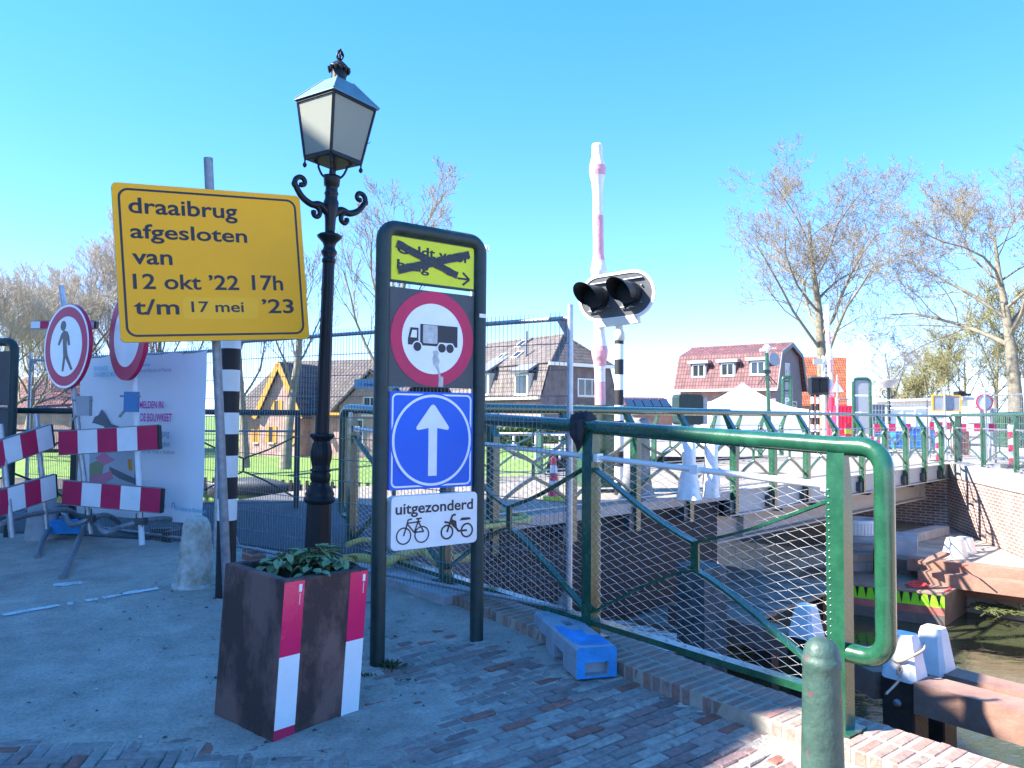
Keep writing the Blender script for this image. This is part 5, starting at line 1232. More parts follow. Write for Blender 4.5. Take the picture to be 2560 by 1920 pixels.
# ================================================================== WATERSIDE TIMBERS, PILES, PONTOON
def pile(px_t, py_t, py_b, Y, wpx, label):
    c = P(px_t, py_b, Y); zt = P(px_t, py_t, Y).z; zb = c.z; w_ = wpx / 1900 * Y / 2; th = thing('mooring_pile', label, 'pile', V((c.x, Y, -1.7)), (0, 0, 0), 'white capped mooring piles')
    o = V((c.x, Y, 0)); pr = lambda s, z, e=.72: [o + qn * (s * a) + qd * (s * b) + V((0, 0, z)) for a, b in ((-1, -e), (-e, -1), (e, -1), (1, -e), (1, e), (e, 1), (-e, 1), (-1, e))]
    mb = MB(); vs = pr(w_ * 1.06, zb) + pr(w_ * .70, zt - .05) + pr(w_ * .66, zt - .03) + pr(w_ * .6, zt)
    mb.add(vs, [(q * 8 + i, q * 8 + (i + 1) % 8, q * 8 + 8 + (i + 1) % 8, q * 8 + 8 + i) for q in range(3) for i in range(8)] + [tuple(range(24, 32))])
    mb.build('white_cap', G['capwhite'], th)
    m2 = MB(); vs = pr(w_ * .97, -2.4, .9) + pr(w_ * .97, zb + .002, .9); m2.add(vs, [(i, (i + 1) % 8, (i + 1) % 8 + 8, i + 8) for i in range(8)]); m2.build('shaft', G['darkwood'], th)
    bt = MB(); R3 = Matrix((qd, V((0, 0, 1)), -qn)).transposed(); bt.lathe([(.032, 0), (.032, .02), (.015, .025), (.015, .04)], o - qn * w_ * .97 + V((0, 0, zb - .18)), 8, M=R3); bt.build('bolt', G['galvd'], th)
    return o, zt, zb, w_
pA = pile(2262, 1583, 1692, 6.3, 80, 'white capped pile with knotted rope, nearer of the pair by the green bollard')
pB = pile(2335, 1567, 1676, 6.75, 76, 'white capped pile without rope just behind the roped pile')
pC = pile(2016, 1512, 1590, 7.46, 66, 'white capped pile behind the wire net left of the green post')
pD = pile(2388, 1345, 1404, 14.3, 50, 'distant white capped pile at the stone platform, left one')
pE = pile(2412, 1343, 1400, 14.7, 48, 'distant white capped pile at the stone platform, right one')
def beam(label, a, b, w_=.3, h_=.24, m='wood', name='timber_beam'):
    o = MB().bar(a, b, h_, w_).build(name, G[m], loc=(V(a) + V(b)) / 2); return tag(o, label, 'beam', 'wooden guide beams')
o, zt, zb, w_ = pA
e = V((0, 0, zb - .10))
beam('reddish guide beam running right from the roped white pile', o + qd * -w_ + e, o - qd * 4.6 + e)
beam('reddish guide beam between the roped pile and the pile behind the net', o + qd * w_ + e, V((pC[0].x, pC[0].y, 0)) + e - qd * pC[3] - (qn * ((pC[0] - o).dot(qn))) * 0 , .28, .22)
o2, _, zb2, w2_ = pB
e2 = V((0, 0, zb2 - .08))
beam('reddish guide beam at the water behind, running right from the ropeless pile', o2 - qd * w2_ + e2, o2 - qd * 4.6 + e2, .26, .22)
beam('guide beam leading left from the pile behind the net', V((pC[0].x, pC[0].y, pC[2] - .1)) + qd * pC[3], V((pC[0].x, pC[0].y, pC[2] - .1)) + qd * 1.6, .26, .22)
dx_ = (P(2580, 1450, z=pz + .1) - P(2395, 1408, z=pz + .1)).normalized()
for i, (x0, y0, x1, y1, z, lab) in enumerate(((2272, 1407, 2600, 1444, -1.12, 'upper of the two brown beams at the far platform edge'), (2300, 1440, 2600, 1478, -1.28, 'lower brown beam beside the pontoon with a rope on it'))):
    beam(lab, P(x0, y0, z=z), P(x1, y1, z=z), .32, .22)
edge = MB(); a, b = P(2238, 1392, z=-1.06), P(2600, 1436, z=-1.06)
edge.bar(a - V((0, 0, .28)), b - V((0, 0, .28)), .5, .06); tag(edge.build('plank_edging', G['wood'], loc=a), 'brown plank edging along the stone platform', 'edging')
pk = beam('loose pale plank leaning on the far platform beams', P(2305, 1408, 13.2), P(2365, 1383, 13.4), .16, .05, 'wood', 'loose_plank')
rp = MB(); c = o + V((0, 0, zb + (zt - zb) * .5)); rw = w_ * .95
lp_ = [c - qn * rw + qd * rw * .8 + V((0, 0, .03)), c - qn * rw * 1.05 - qd * 0 + V((0, 0, -.03)), c - qn * rw - qd * rw * .9 + V((0, 0, .04)), c + qn * rw * .2 - qd * rw * 1.1 + V((0, 0, .07)), c + qn * rw - qd * rw * .8 + V((0, 0, .1))]
rp.tube(bezier(lp_, 5), .011, 6); k_ = c - qn * rw * 1.08 + V((0, 0, -.03))
rp.tube(bezier([k_, k_ + V((.03, -.02, -.05)), k_ + V((-.01, -.03, -.09)), k_ + V((.0, -.02, -.03)), k_ + V((.01, -.03, -.12)), P(2215, 1735, 5.9)], 6), .009, 6)
tag(rp.build('mooring_rope', G['rope'], loc=c), 'knotted rope tied round the nearer white pile cap', 'rope')
# pontoon
zt_p = -1.37
pcs = [P(2120, 1458, z=zt_p), P(2363, 1486, z=zt_p), P(2436, 1444, z=zt_p), P(2185, 1418, z=zt_p)]
pt2 = thing('pontoon', 'low work pontoon with lime green and red sides and rusty deck', 'pontoon', (pcs[0] + pcs[2]) / 2)
pcs[0] = pcs[0] + (pcs[0] - pcs[1]) * .6; pcs[3] = pcs[3] + (pcs[3] - pcs[2]) * .6
MB().hexa([q - V((0, 0, .03)) for q in pcs] + pcs).build('deck_plate', G['rust'], pt2)
hull = MB(); inn = [q.lerp((pcs[0] + pcs[2]) / 2, .012) for q in pcs]
for z0, z1, m in ((-.031, -.23, 0), (-.23, -.36, 1), (-.36, -.8, 2)):
    for i in range(4):
        a, b = inn[i], inn[(i + 1) % 4]; hull.add([a + V((0, 0, z0)), b + V((0, 0, z0)), b + V((0, 0, z1)), a + V((0, 0, z1))], [(0, 1, 2, 3)], m if i == 0 or m == 2 else 2)
a, b = inn[0], inn[1]; n = V(((b - a).y, -(b - a).x, 0)).normalized() * .006
for i in range(17):
    u = (i + .4) / 17; c = a.lerp(b, u) + n; s = (b - a).normalized() * .03
    hull.add([c - s + V((0, 0, -.032)), c + s + V((0, 0, -.032)), c + V((0, 0, -.19 + jit(.04)))], [(0, 1, 2)], 3)
hull.build('hull', [G['lime'], G['faded'], G['hull'], G['ink']], pt2)
sm_ = MB()
def ribbon(mb, pts, wd):
    pts = bezier(pts, 6)
    for p, q in zip(pts, pts[1:]): mb.bar(p, q, .006, wd)
L_ = lambda x, y, h=.0: P(x, y, z=zt_p + .01 + h)
ribbon(sm_, [L_(2262, 1462), L_(2300, 1450, .05), L_(2380, 1424, .1), P(2420, 1412, 12.6)], .03)
for k in range(4): ribbon(sm_, [L_(2268 + 4 * k, 1460 + k * 2, .02), L_(2290 + 5 * k, 1452 + 4 * k, .05 - .01 * k), L_(2318 + 2 * k, 1462 + 2 * k, .03), L_(2296, 1468 - 3 * k, .02), L_(2266 + 6 * k, 1466)], .035)
ribbon(sm_, [L_(2363, 1480), L_(2412, 1441)], .035)
tag(sm_.build('lashing_strap', G['strap'], loc=L_(2290, 1460)), 'bright red lashing strap in a heap on the pontoon deck', 'strap')
stl = thing('work_bench', 'low rough work trestle standing on the pontoon behind the green loop', 'trestle', P(2165, 1440, z=zt_p))
c = P(2160, 1436, z=zt_p)
MB().box(c + V((0, 0, .52)), (.95, .35, .05), rz=-.2).build('top', G['plank'], stl)
for dx, dy in ((-.3, 0), (.3, .05)): MB().box(c + V((dx, dy, .25)), (.09, .25, .5)).build('leg', G['darkwood'], stl)
db = thing('floating_debris', 'drift of reeds and litter floating beside the far beam', 'debris', P(2490, 1520, z=-1.69)); dm2 = MB()
for i in range(120):
    x = rnd.gauss(2500, 32); y = rnd.gauss(1521, 8); q = P(x, y, z=-1.685); d = V((jit(1), jit(1), jit(.15))).normalized() * rnd.uniform(.04, .2); dm2.tube([q, q + d], rnd.uniform(.006, .016), 4)
dm2.build('reeds', G['moss'], db)

# ================================================================== HOUSES
def win(th, pl, a0, a1, b0, b1, frame='white', bars=(1,), shut=None, sill=True):
    f = MB(); fw = min(.07, (a1 - a0) * .13); f.ring(pl, [(a0, b0), (a1, b0), (a1, b1), (a0, b1)], [(a0 + fw, b0 + fw), (a1 - fw, b0 + fw), (a1 - fw, b1 - fw), (a0 + fw, b1 - fw)], -.06, .035)
    for i in range(1, bars[0] + 1):
        a = a0 + (a1 - a0) * i / (bars[0] + 1); f.slab(pl, a - .03, a + .03, b0 + fw, b1 - fw, -.06, .025)
    w = f.build('window', G[frame], th); MB().slab(pl, a0 + fw * .9, a1 - fw * .9, b0 + fw * .9, b1 - fw * .9, -.05, .006).build('pane', G['glass'], w)
    if sill: MB().slab(pl, a0 - .06, a1 + .06, b0 - .07, b0 - .003, -.05, .08).build('sill', G['cream'], w)
    if shut:
        for s0, s1 in ((a0 - .2, a0 - .02), (a1 + .02, a1 + .2)): MB().slab(pl, s0, s1, b0, b1 * 1.0, .004, .04).build('shutter', G[shut], th)
# -- pink brick house with ochre gable
Yh = 40.0; xl, xr = P(560, 1030, Yh).x, P(1003, 1030, Yh).x; zb_h, ze = -.75, 1.65
ph = thing('pink_house', 'low pink brick house with dark tiled roof and ochre bargeboard gable', 'house', V(((xl + xr) / 2, Yh, zb_h)))
MB().box(V(((xl + xr) / 2, Yh + 4, (zb_h + ze) / 2)), (xr - xl, 8, ze - zb_h)).build('wall', G['brickpink'], ph)
zr_ = 4.55; rfm = MB(); q = [V((xl - .3, Yh - .45, ze - .1)), V((xr + .3, Yh - .45, ze - .1)), V((xr + .3, Yh + 4, zr_)), V((xl - .3, Yh + 4, zr_)), V((xl - .3, Yh + 8.4, ze - .1)), V((xr + .3, Yh + 8.4, ze - .1))]
up_ = V((0, 0, .12))
rfm.add(q + [p + up_ for p in q], [(0, 1, 2, 3), (3, 2, 5, 4), (6, 7, 8, 9), (9, 8, 11, 10), (0, 6, 7, 1), (1, 7, 8, 2), (2, 8, 11, 5), (0, 3, 9, 6), (3, 4, 10, 9)]); rfm.build('roof', G['tiledark'], ph)
gx0, gx1 = P(640, 1030, Yh - .8).x, P(760, 1030, Yh - .8).x; gm0 = (gx0 + gx1) / 2; gzt = P(697, 908, Yh - .8).z
gp = Plane(V((gm0, Yh - .8, 0)), (1, 0, 0), (0, 0, 1)); hw = (gx1 - gx0) / 2
gmm = MB().prism(gp, [(-hw, zb_h), (hw, zb_h), (hw, ze - .1), (0, gzt - .2), (-hw, ze - .1)], -3.5, 0); gmm.build('gable', G['brickpink'], ph)
rr_ = MB()
for s in (-1, 1):
    a, b = gp.at(s * (hw + .22), ze - .38, .2), gp.at(0, gzt, .2); c_, d_ = gp.at(s * (hw + .22), ze - .38, -5), gp.at(0, gzt, -5)
    rr_.add([a, b, d_, c_, a + up_, b + up_, d_ + up_, c_ + up_], [(0, 1, 2, 3), (4, 5, 6, 7), (0, 3, 7, 4), (1, 2, 6, 5), (0, 1, 5, 4)])
    MB().bar(a + V((0, -.03, 0)), b + V((0, -.03, 0)), .26, .05).build('bargeboard', G['ochre'], ph)
rr_.build('gable_roof', G['tiledark'], ph)
pw3 = Plane(V((0, Yh, 0)), (1, 0, 0), (0, 0, 1))
def pwn(pl, x0, y0, x1, y1, **k): (a0, b0), (a1, b1) = pl.px(x0, y1), pl.px(x1, y0); win(ph, pl, a0, a1, b0, b1, **k)
pwn(gp, 685, 1000, 699, 1027, frame='ochre', shut='ochre', bars=(0,)); pwn(gp, 668, 1066, 682, 1108, frame='ochre', shut='ochre', bars=(0,)); pwn(gp, 728, 1066, 742, 1108, frame='ochre', shut='ochre', bars=(0,))
pwn(pw3, 605, 1066, 617, 1108, frame='ochre', shut='ochre'); pwn(pw3, 800, 1060, 830, 1100, frame='cream'); pwn(pw3, 600, 998, 612, 1024, frame='ochre') if False else None
MB().bar(V((xl - .3, Yh - .5, ze - .1)), V((gx0 - .3, Yh - .5, ze - .1)), .14, .1).build('gutter', G['ochre'], ph); MB().bar(V((gx1 + .3, Yh - .5, ze - .1)), V((xr + .3, Yh - .5, ze - .1)), .14, .1).build('gutter', G['ochre'], ph)
ph.rotation_euler[2] = rad(-20)
# -- second house with gable to the right
Y2 = 37.0; g2c = P(925, 1030, Y2).x; gp2 = Plane(V((g2c, Y2, 0)), (1, 0, 0), (0, 0, 1))
h2 = thing('gabled_house', 'pinkish house gable with a dark steep roof behind the sign frame', 'house', V((g2c, Y2, -.4)))
MB().prism(gp2, [(-1.5, -.6), (1.5, -.6), (1.5, 1.9), (0, 3.5), (-1.5, 1.9)], -6, 0).build('wall', G['brickpink'], h2)
rr_ = MB()
for s in (-1, 1):
    a, b = gp2.at(s * 1.85, 1.6, .35), gp2.at(0, 3.6, .35); c_, d_ = gp2.at(s * 1.85, 1.6, -6.2), gp2.at(0, 3.6, -6.2)
    rr_.add([a, b, d_, c_, a + up_, b + up_, d_ + up_, c_ + up_], [(0, 1, 2, 3), (4, 5, 6, 7), (0, 3, 7, 4), (1, 2, 6, 5), (0, 1, 5, 4), (2, 3, 7, 6)])
rr_.build('roof', G['tiledark'], h2); win(h2, gp2, -.35, .35, 1.5, 2.4, 'cream'); win(h2, gp2, -1.1, -.3, .1, 1.3, 'cream')
# -- far-left house
hl3 = thing('distant_house', 'low brick house with red tiled roof far behind the left barrier', 'house', V((-26, 44, -.5)))
c = P(140, 1050, 42); MB().box(V((c.x, 45, .6)), (7, 6, 2.2)).build('wall', G['brickpink'], hl3)
rr_ = MB(); q = [V((c.x - 3.7, 41.8, 1.6)), V((c.x + 3.7, 41.8, 1.6)), V((c.x + 3.7, 45, 3.6)), V((c.x - 3.7, 45, 3.6)), V((c.x - 3.7, 48.2, 1.6)), V((c.x + 3.7, 48.2, 1.6))]
rr_.add(q, [(0, 1, 2, 3), (3, 2, 5, 4), (1, 5, 2), (0, 3, 4), (0, 4, 5, 1)]); rr_.build('roof', G['tilered'], hl3); MB().box(V((c.x + 2, 45, 4.0)), (.6, .6, 1.2)).build('chimney', G['brickred'], hl3)

# -- grey brown mansard house
K = P(1354, 995, 50.0); zg = K.z; K = V((K.x, K.y, 0)); a_ = V((.8, .6, 0)); b_ = V((-.6, .8, 0)); WA, LB = 6.9, 13.0; zt_g = 5.08; zap = 7.25; ins = .78; zbg = .42
gh = thing('mansard_house', 'large brown brick house with mansard tiled roof, skylights and dormers', 'house', K + V((0, 0, zbg)))
R_ = lambda a, b, z: K + a_ * a + b_ * b + V((0, 0, z))
MB().hexa([R_(a, b, z) for z in (zbg, zg) for a, b in ((0, 0), (WA, 0), (WA, LB), (0, LB))]).build('wall', G['brickgrey'], gh)
MB().hexa([R_(a, b, z) for z in (zbg, zg - .25) for a, b in ((-.01, .05), (.1, .05), (.1, LB), (-.01, LB))]).build('front_wall', G['brickred'], gh)
MB().add([R_(0, 0, zg), R_(WA, 0, zg), R_(WA - ins, 0, zt_g), R_(ins, 0, zt_g), R_(0, .3, zg), R_(WA, .3, zg), R_(WA - ins, .3, zt_g), R_(ins, .3, zt_g)], [(0, 1, 2, 3), (7, 6, 5, 4), (0, 3, 7, 4), (1, 5, 6, 2)]).build('gable_wall', G['brickgrey'], gh)
mr_ = MB(); o_ = .12
mr_.add([R_(-o_, .02, zg), R_(ins - o_, .02, zt_g), R_(ins - o_, LB, zt_g), R_(-o_, LB, zg)], [(0, 1, 2, 3)])
mr_.add([R_(WA + o_, .02, zg), R_(WA - ins + o_, .02, zt_g), R_(WA - ins + o_, LB, zt_g), R_(WA + o_, LB, zg)], [(3, 2, 1, 0)])
ap1, ap2 = R_(WA / 2, 1.9, zap), R_(WA / 2, LB - 1.9, zap); e = .25
c0, c1, c2_, c3_ = R_(ins - e, -e, zt_g - .02), R_(WA - ins + e, -e, zt_g - .02), R_(WA - ins + e, LB + e, zt_g - .02), R_(ins - e, LB + e, zt_g - .02)
mr_.add([c0, c1, c2_, c3_, ap1, ap2], [(0, 1, 4), (1, 2, 5, 4), (2, 3, 5), (3, 0, 4, 5)])
mr_.build('roof', G['tilegrey'], gh)
MB().tube([c0, ap1], .1, 6).tube([c1, ap1], .1, 6).tube([ap1, ap2], .1, 6).build('ridge_tiles', G['tilegrey'], gh)
MB().bar(R_(-.3, -.1, zg), R_(-.3, LB, zg), .16, .22).build('gutter', G['cream'], gh); MB().bar(R_(ins - .4, -.32, zt_g - .08), R_(WA - ins + .4, -.32, zt_g - .08), .22, .14).build('gutter', G['white'], gh)
ggp = Plane(R_(0, -.003, 0), a_, (0, 0, 1)); 
(a0, b0), (a1, b1) = ggp.px(1444, 990), ggp.px(1497, 948); win(gh, ggp, a0, a1, b0, b1, 'white', (2,))
win(gh, ggp, 3.0, 3.7, .5, 2.3, 'white', (0,))
gfp = Plane(R_(-.013, 0, 0), -b_, (0, 0, 1))
for x0, x1 in ((1231, 1248), (1300, 1322)):
    (a0, b0), (a1, b1) = gfp.px(x0, 1098), gfp.px(x1, 1052); win(gh, gfp, a0, a1, b0, b1, 'white', (0,))
def slope_plane(p00, p10, p01): return Plane(p00, p10 - p00, p01 - p00)
up1 = Plane(R_(ins - e, 0, zt_g), -b_, (R_(WA / 2, 0, zap) - R_(ins - e, 0, zt_g)))
up1 = Plane(R_(ins - e, 6, zt_g), -b_, R_(WA / 2, 6, zap) - R_(ins - e, 6, zt_g))
for (x0, y0, x1, y1) in ((1288, 870, 1308, 852), (1240, 900, 1268, 885), (1276, 897, 1300, 880)):
    (p, q_), (r2, s2_) = up1.px(x0, y0), up1.px(x1, y1); p, r2 = min(p, r2), max(p, r2); q_, s2_ = min(q_, s2_), max(q_, s2_)
    if r2 - p < .5: r2 = p + .8
    w = MB().ring(up1, [(p, q_), (r2, q_), (r2, s2_), (p, s2_)], [(p + .08, q_ + .08), (r2 - .08, q_ + .08), (r2 - .08, s2_ - .08), (p + .08, s2_ - .08)], .0, .1).build('skylight', G['cream'], gh)
    MB().slab(up1, p + .07, r2 - .07, q_ + .07, s2_ - .07, .0, .06).build('pane', G['glass'], w)
vp = MB()
for x, y in ((1316, 858), (1315, 890)): q = up1.at(*up1.px(x, y)); vp.tube([q, q + V((0, 0, .9))], .1, 8)
vp.build('roof_vent', G['slate'], gh)
for px0, px1 in ((1287, 1321), (1196, 1214)):
    dpl = Plane(R_(-.05, 0, 0), -b_, (0, 0, 1)); (a0, b0), (a1, b1) = dpl.px(px0, 994), dpl.px(px1, 936); a1 = max(a1, a0 + 1.3)
    d = MB().prism(dpl, [(a0, b0 + .1), (a1, b0 + .1), (a1, b1 + .1), (a0, b1 + .1)], -2.2, 0).build('dormer', G['cream'], gh)
    win(gh, dpl, a0 + .08, a1 - .08, b0 + .18, b1, 'white', (0,))
    rp_ = Plane(dpl.at(a0 - .25, b1 + .12, .25), dpl.u, (dpl.n * -2.6 + V((0, 0, 1.5)))); MB().slab(rp_, 0, a1 - a0 + .5, 0, 2.9, 0, .14).build('dormer_roof', G['slate'], gh)
# -- red gambrel house
Kr = P(1937, 970, 56.0); zgr = Kr.z; Kr = V((Kr.x, Kr.y, 0)); ra = V((-.775, .632, 0)).normalized(); rg_ = V((.632, .775, 0)).normalized(); LR, WR = 8.1, 6.0
rh = thing('red_roof_house', 'house with mottled red gambrel roof and three dormers', 'house', Kr + V((0, 0, .42)))
R2 = lambda a, g, z: Kr + ra * a + rg_ * g + V((0, 0, z))
zbr = 6.35; zrr = 7.15; i1 = .75
sec = [(-.25, zgr - .1), (i1, zbr), (WR / 2, zrr), (WR - i1, zbr), (WR + .25, zgr - .1)]
MB().hexa([R2(a, g, z) for z in (.42, zgr) for a, g in ((.25, .3), (LR - .25, .3), (LR - .25, WR - .3), (.25, WR - .3))]).build('wall', G['brickpink'], rh)
gw = MB(); secw = [(.1, zgr - .3), (.1, zgr), (i1 + .1, zbr - .05), (WR / 2, zrr - .1), (WR - i1 - .1, zbr - .05), (WR - .1, zgr), (WR - .1, .42), (.3, .42)]
gpl = Plane(Kr, rg_, (0, 0, 1)); gw.prism(gpl, [(g, z) for g, z in secw], -.3, 0.02); gw.build('gable_wall', G['render'], rh)
rr_ = MB()
for (g0, z0), (g1, z1_) in zip(sec, sec[1:]):
    q = [R2(-.3, g0, z0), R2(LR, g0, z0), R2(LR, g1, z1_), R2(-.3, g1, z1_)]; rr_.add(q + [p + V((0, 0, .1)) for p in q], [(0, 1, 2, 3), (4, 5, 6, 7), (0, 3, 7, 4), (1, 2, 6, 5), (0, 1, 5, 4), (2, 3, 7, 6)])
rr_.build('roof', G['tilered'], rh)
bb_ = MB()
for (g0, z0), (g1, z1_) in zip(sec, sec[1:]): bb_.bar(R2(-.33, g0, z0), R2(-.33, g1, z1_), .3, .06)
bb_.build('bargeboard', G['slate'], rh)
MB().bar(R2(-.3, -.33, zgr - .1), R2(LR, -.33, zgr - .1), .16, .14).build('gutter', G['white'], rh); MB().tube([R2(-.3, WR / 2, zrr + .1), R2(LR, WR / 2, zrr + .1)], .1, 6).build('ridge_tiles', G['tilered'], rh)
dpl = Plane(R2(0, .12, 0), -ra, (0, 0, 1))
for x0, x1, y0, y1 in ((1731, 1762, 911, 943), (1803, 1835, 908, 940), (1877, 1912, 903, 937)):
    (a0, b0), (a1, b1) = dpl.px(x0, y1), dpl.px(x1, y0); a0, a1 = sorted((a0, a1)); 
    MB().slab(dpl, a0 - .12, a1 + .12, b0 - .08, b1 + .08, -1.4, .0).build('dormer', G['slate'], rh); MB().slab(dpl, a0 - .35, a1 + .35, b1 + .085, b1 + .32, -1.6, .22).build('dormer_roof', G['grey'], rh)
    win(rh, dpl, a0, a1, b0, b1, 'white', (1,))
(a0, b0), (a1, b1) = gpl.px(1962, 940), gpl.px(1973, 909); p3 = Plane(gpl.at(0, 0, .022), gpl.u, gpl.v); win(rh, p3, min(a0, a1), max(a0, a1), b0, b1, 'white', (0,)); win(rh, p3, 1.2, 2.2, 1.0, 2.8, 'white', (0,)); win(rh, p3, 3.6, 4.6, 1.0, 2.8, 'white', (0,))
# -- low house with solar panels, orange house
Ys = 62.0; sh_ = thing('solar_roof_house', 'low house with red ridge and a row of dark solar panels', 'house', P(1630, 1000, Ys))
xa, xb = P(1568, 1000, Ys).x, P(1690, 1000, Ys).x; zl_, zh_ = P(1630, 1026, Ys).z, P(1630, 993, Ys + 3).z
MB().box(V(((xa + xb) / 2, Ys + 3, 1.2)), (xb - xa - .4, 5, 1.7)).build('wall', G['brickred'], sh_)
rr_ = MB(); q = [V((xa, Ys, zl_)), V((xb, Ys, zl_)), V((xb - .4, Ys + 3, zh_)), V((xa, Ys + 3, zh_)), V((xa, Ys + 6, zl_)), V((xb, Ys + 6, zl_))]
rr_.add(q, [(0, 1, 2, 3), (3, 2, 5, 4), (1, 5, 2), (0, 3, 4)]); rr_.build('roof', G['tilered'], sh_)
spn = Plane(q[0], q[1] - q[0], q[3] - q[0]); w_s = (xb - xa) / 5.4; hs2 = (q[3] - q[0]).length
for i in range(5): MB().slab(spn, .1 + i * w_s, .05 + (i + .94) * w_s, hs2 * .2, hs2 * .8, .02, .1).build('solar_panel', G['solar'], sh_)
Yo = 76.0; oh = thing('orange_roof_house', 'steep bright orange tiled roof behind the red roofed house', 'house', P(2060, 1000, Yo))
xa, xb = P(1985, 900, Yo).x, P(2116, 900, Yo).x; zl_, zh_ = P(2060, 1012, Yo).z, P(2060, 893, Yo + 3.4).z
MB().box(V(((xa + xb) / 2, Yo + 3.4, (zl_ + .4) / 2)), (xb - xa - .3, 6, zl_ - .4)).build('wall', G['brickred'], oh)
rr_ = MB(); q = [V((xa, Yo, zl_ - .1)), V((xb, Yo, zl_ - .1)), V((xb * (Yo + 3.4) / Yo, Yo + 3.4, zh_)), V((xa * (Yo + 3.4) / Yo, Yo + 3.4, zh_)), V((xa, Yo + 6.8, zl_)), V((xb, Yo + 6.8, zl_))]
rr_.add(q, [(0, 1, 2, 3), (3, 2, 5, 4)]); rr_.build('roof', G['tileorange'], oh); MB().add([q[1] - V((.05, -.05, 0)), q[2] - V((.05, 0, .05)), q[5] - V((.05, 0, 0))], [(0, 1, 2)]).build('gable_wall', G['slate'], oh)

# ================================================================== FAR BANK SITE OBJECTS
GZ = .42
def at(px, Y, z=GZ): q = P(px, 1040, Y); return V((q.x, Y, z))
# tent
tx0, tx1 = P(1772, 1020, 29).x, P(2027, 1020, 31).x; tc = thing('party_tent', 'white pointed party tent standing beyond the bridge railing', 'tent', V(((tx0 + tx1) / 2, 31, GZ)))
pk_ = P(1857, 957, 31); e0 = P(1780, 1021, 29); zE = e0.z
A_ = [V((e0.x, 29, zE)), V((P(2020, 1022, 29.5).x, 29.5, zE)), V((P(2020, 1022, 29.5).x - .6, 33.5, zE)), V((e0.x - .3, 33, zE))]
cm2 = MB(); n8 = 8
for i in range(4):
    a, b = A_[i], A_[(i + 1) % 4]; vs = []
    for j in range(n8 + 1):
        t = j / n8
        for k in range(n8 + 1):
            q = a.lerp(b, k / n8); hgt = zE + (pk_.z - zE) * (t ** 1.75); c = V((q.x, q.y, 0)).lerp(V((pk_.x, pk_.y, 0)), t); vs.append(V((c.x, c.y, hgt)))
    cm2.add(vs, [(j * (n8 + 1) + k, j * (n8 + 1) + k + 1, (j + 1) * (n8 + 1) + k + 1, (j + 1) * (n8 + 1) + k) for j in range(n8) for k in range(n8)], 0, True)
    cm2.add([a, b, b - V((0, 0, .25)), a - V((0, 0, .25))], [(0, 1, 2, 3)])
cm2.build('canopy', G['tent'], tc)
sw = MB(); 
for i in (0, 3): a, b = A_[i], A_[(i + 1) % 4]; sw.add([a - V((0, 0, .25)), b - V((0, 0, .25)), V((b.x, b.y, GZ)), V((a.x, a.y, GZ))], [(0, 1, 2, 3)])
sw.build('side_wall', G['tent'], tc)
for a in A_: MB().tube([V((a.x, a.y, GZ)), a], .03, 6).build('leg', G['white'], tc)
# camera mast
cmast = at(1925, 20); c_m = thing('camera_mast', 'thin green mast with camera, dish and floodlights before the red roofed house', 'mast', cmast)
zt5 = P(1917, 882, 20).z; MB().tube([cmast, V((P(1917, 882, 20).x, 20, zt5))], .05, 10).build('mast', G['green'], c_m)
t_ = V((P(1917, 882, 20).x, 20, zt5)); MB().lathe([(.045, -.05), (.05, .05), (.1, .09), (.1, .15), (.06, .2), (.01, .22)], t_, 12).box(t_ + V((-.12, 0, .07)), (.1, .1, .06)).box(t_ + V((.14, 0, .12)), (.2, .04, .03)).build('camera', G['white'], c_m)
MB().lathe([(.005, 0), (.1, .02), (.17, .06), (.18, .08)], V((P(1931, 900, 19.9).x, 19.9, P(1931, 900, 20).z)), 16, M=V((.4, -.9, .1)).to_track_quat('Z', 'Y').to_matrix()).build('dish', G['grey'], c_m)
lm_ = MB()
for dx in (-.2, -.1, .1, .2): lm_.tube([t_ + V((0, 0, -.55)), t_ + V((dx * 1.3, -.05, -.85))], .012, 4)
lm_.box(t_ + V((0, 0, -.5)), (.16, .14, .1)); lm_.build('floodlight', G['dkgreen'], c_m)
def frame(name, label, px0, px1, ytop, Y, panels, cat='sign frame', depth=.04, r=.07):
    a, b = at(px0, Y), at(px1, Y); th = thing(name, label, cat, (a + b) / 2); zt = P(px0, ytop, Y).z; u = (b - a).normalized(); e = .12
    MB().tube([a] + [a + V((0, 0, zt - GZ - e - .3))] + arc(a + u * e + V((0, 0, zt - GZ - e)), e, math.pi, math.pi / 2, u, V((0, 0, 1)), 4) + arc(b - u * e + V((0, 0, zt - GZ - e)), e, math.pi / 2, 0, u, V((0, 0, 1)), 4) + [b + V((0, 0, zt - GZ - e - .3)), b], r, 8).build('tube_frame', G['green'], th)
    pl = Plane((a + b) / 2 - V((0, 0, GZ)), u, (0, 0, 1)); w2 = (b - a).length / 2 - r
    for y0, y1, m in panels: MB().slab(pl, -w2, w2, P(px0, y1, Y).z, P(px0, y0, Y).z, -.03, .02).build('panel', G[m], th)
    return th, pl, w2
th, pl, w2 = frame('framed_road_sign', 'narrow green sign frame with grey parking and turning signs by the red roofed house', 1958, 1977, 943, 40, ((948, 983, 'grey'), (985, 1012, 'grey')), r=.1)
c = pl.px(1967, 965); mb = MB().ring(pl, circ(.3, 24, c[0], c[1]), circ(.22, 24, c[0], c[1]), .02, .03); mb.build('round_sign', G['dgrey'], th)
c = pl.px(1967, 1001); mb = MB(); mb.text(pl, 'P', c[0] - .12, c[1] - .2, .26, .36, .03, bold=.03); mb.build('lettering', G['signwhite'], th)
frame('framed_road_sign', 'tall green frame with plain grey panels seen from behind beyond the bridge', 2134, 2176, 947, 22, ((950, 987, 'grey'), (990, 1030, 'grey'), (1032, 1085, 'grey')), r=.05)
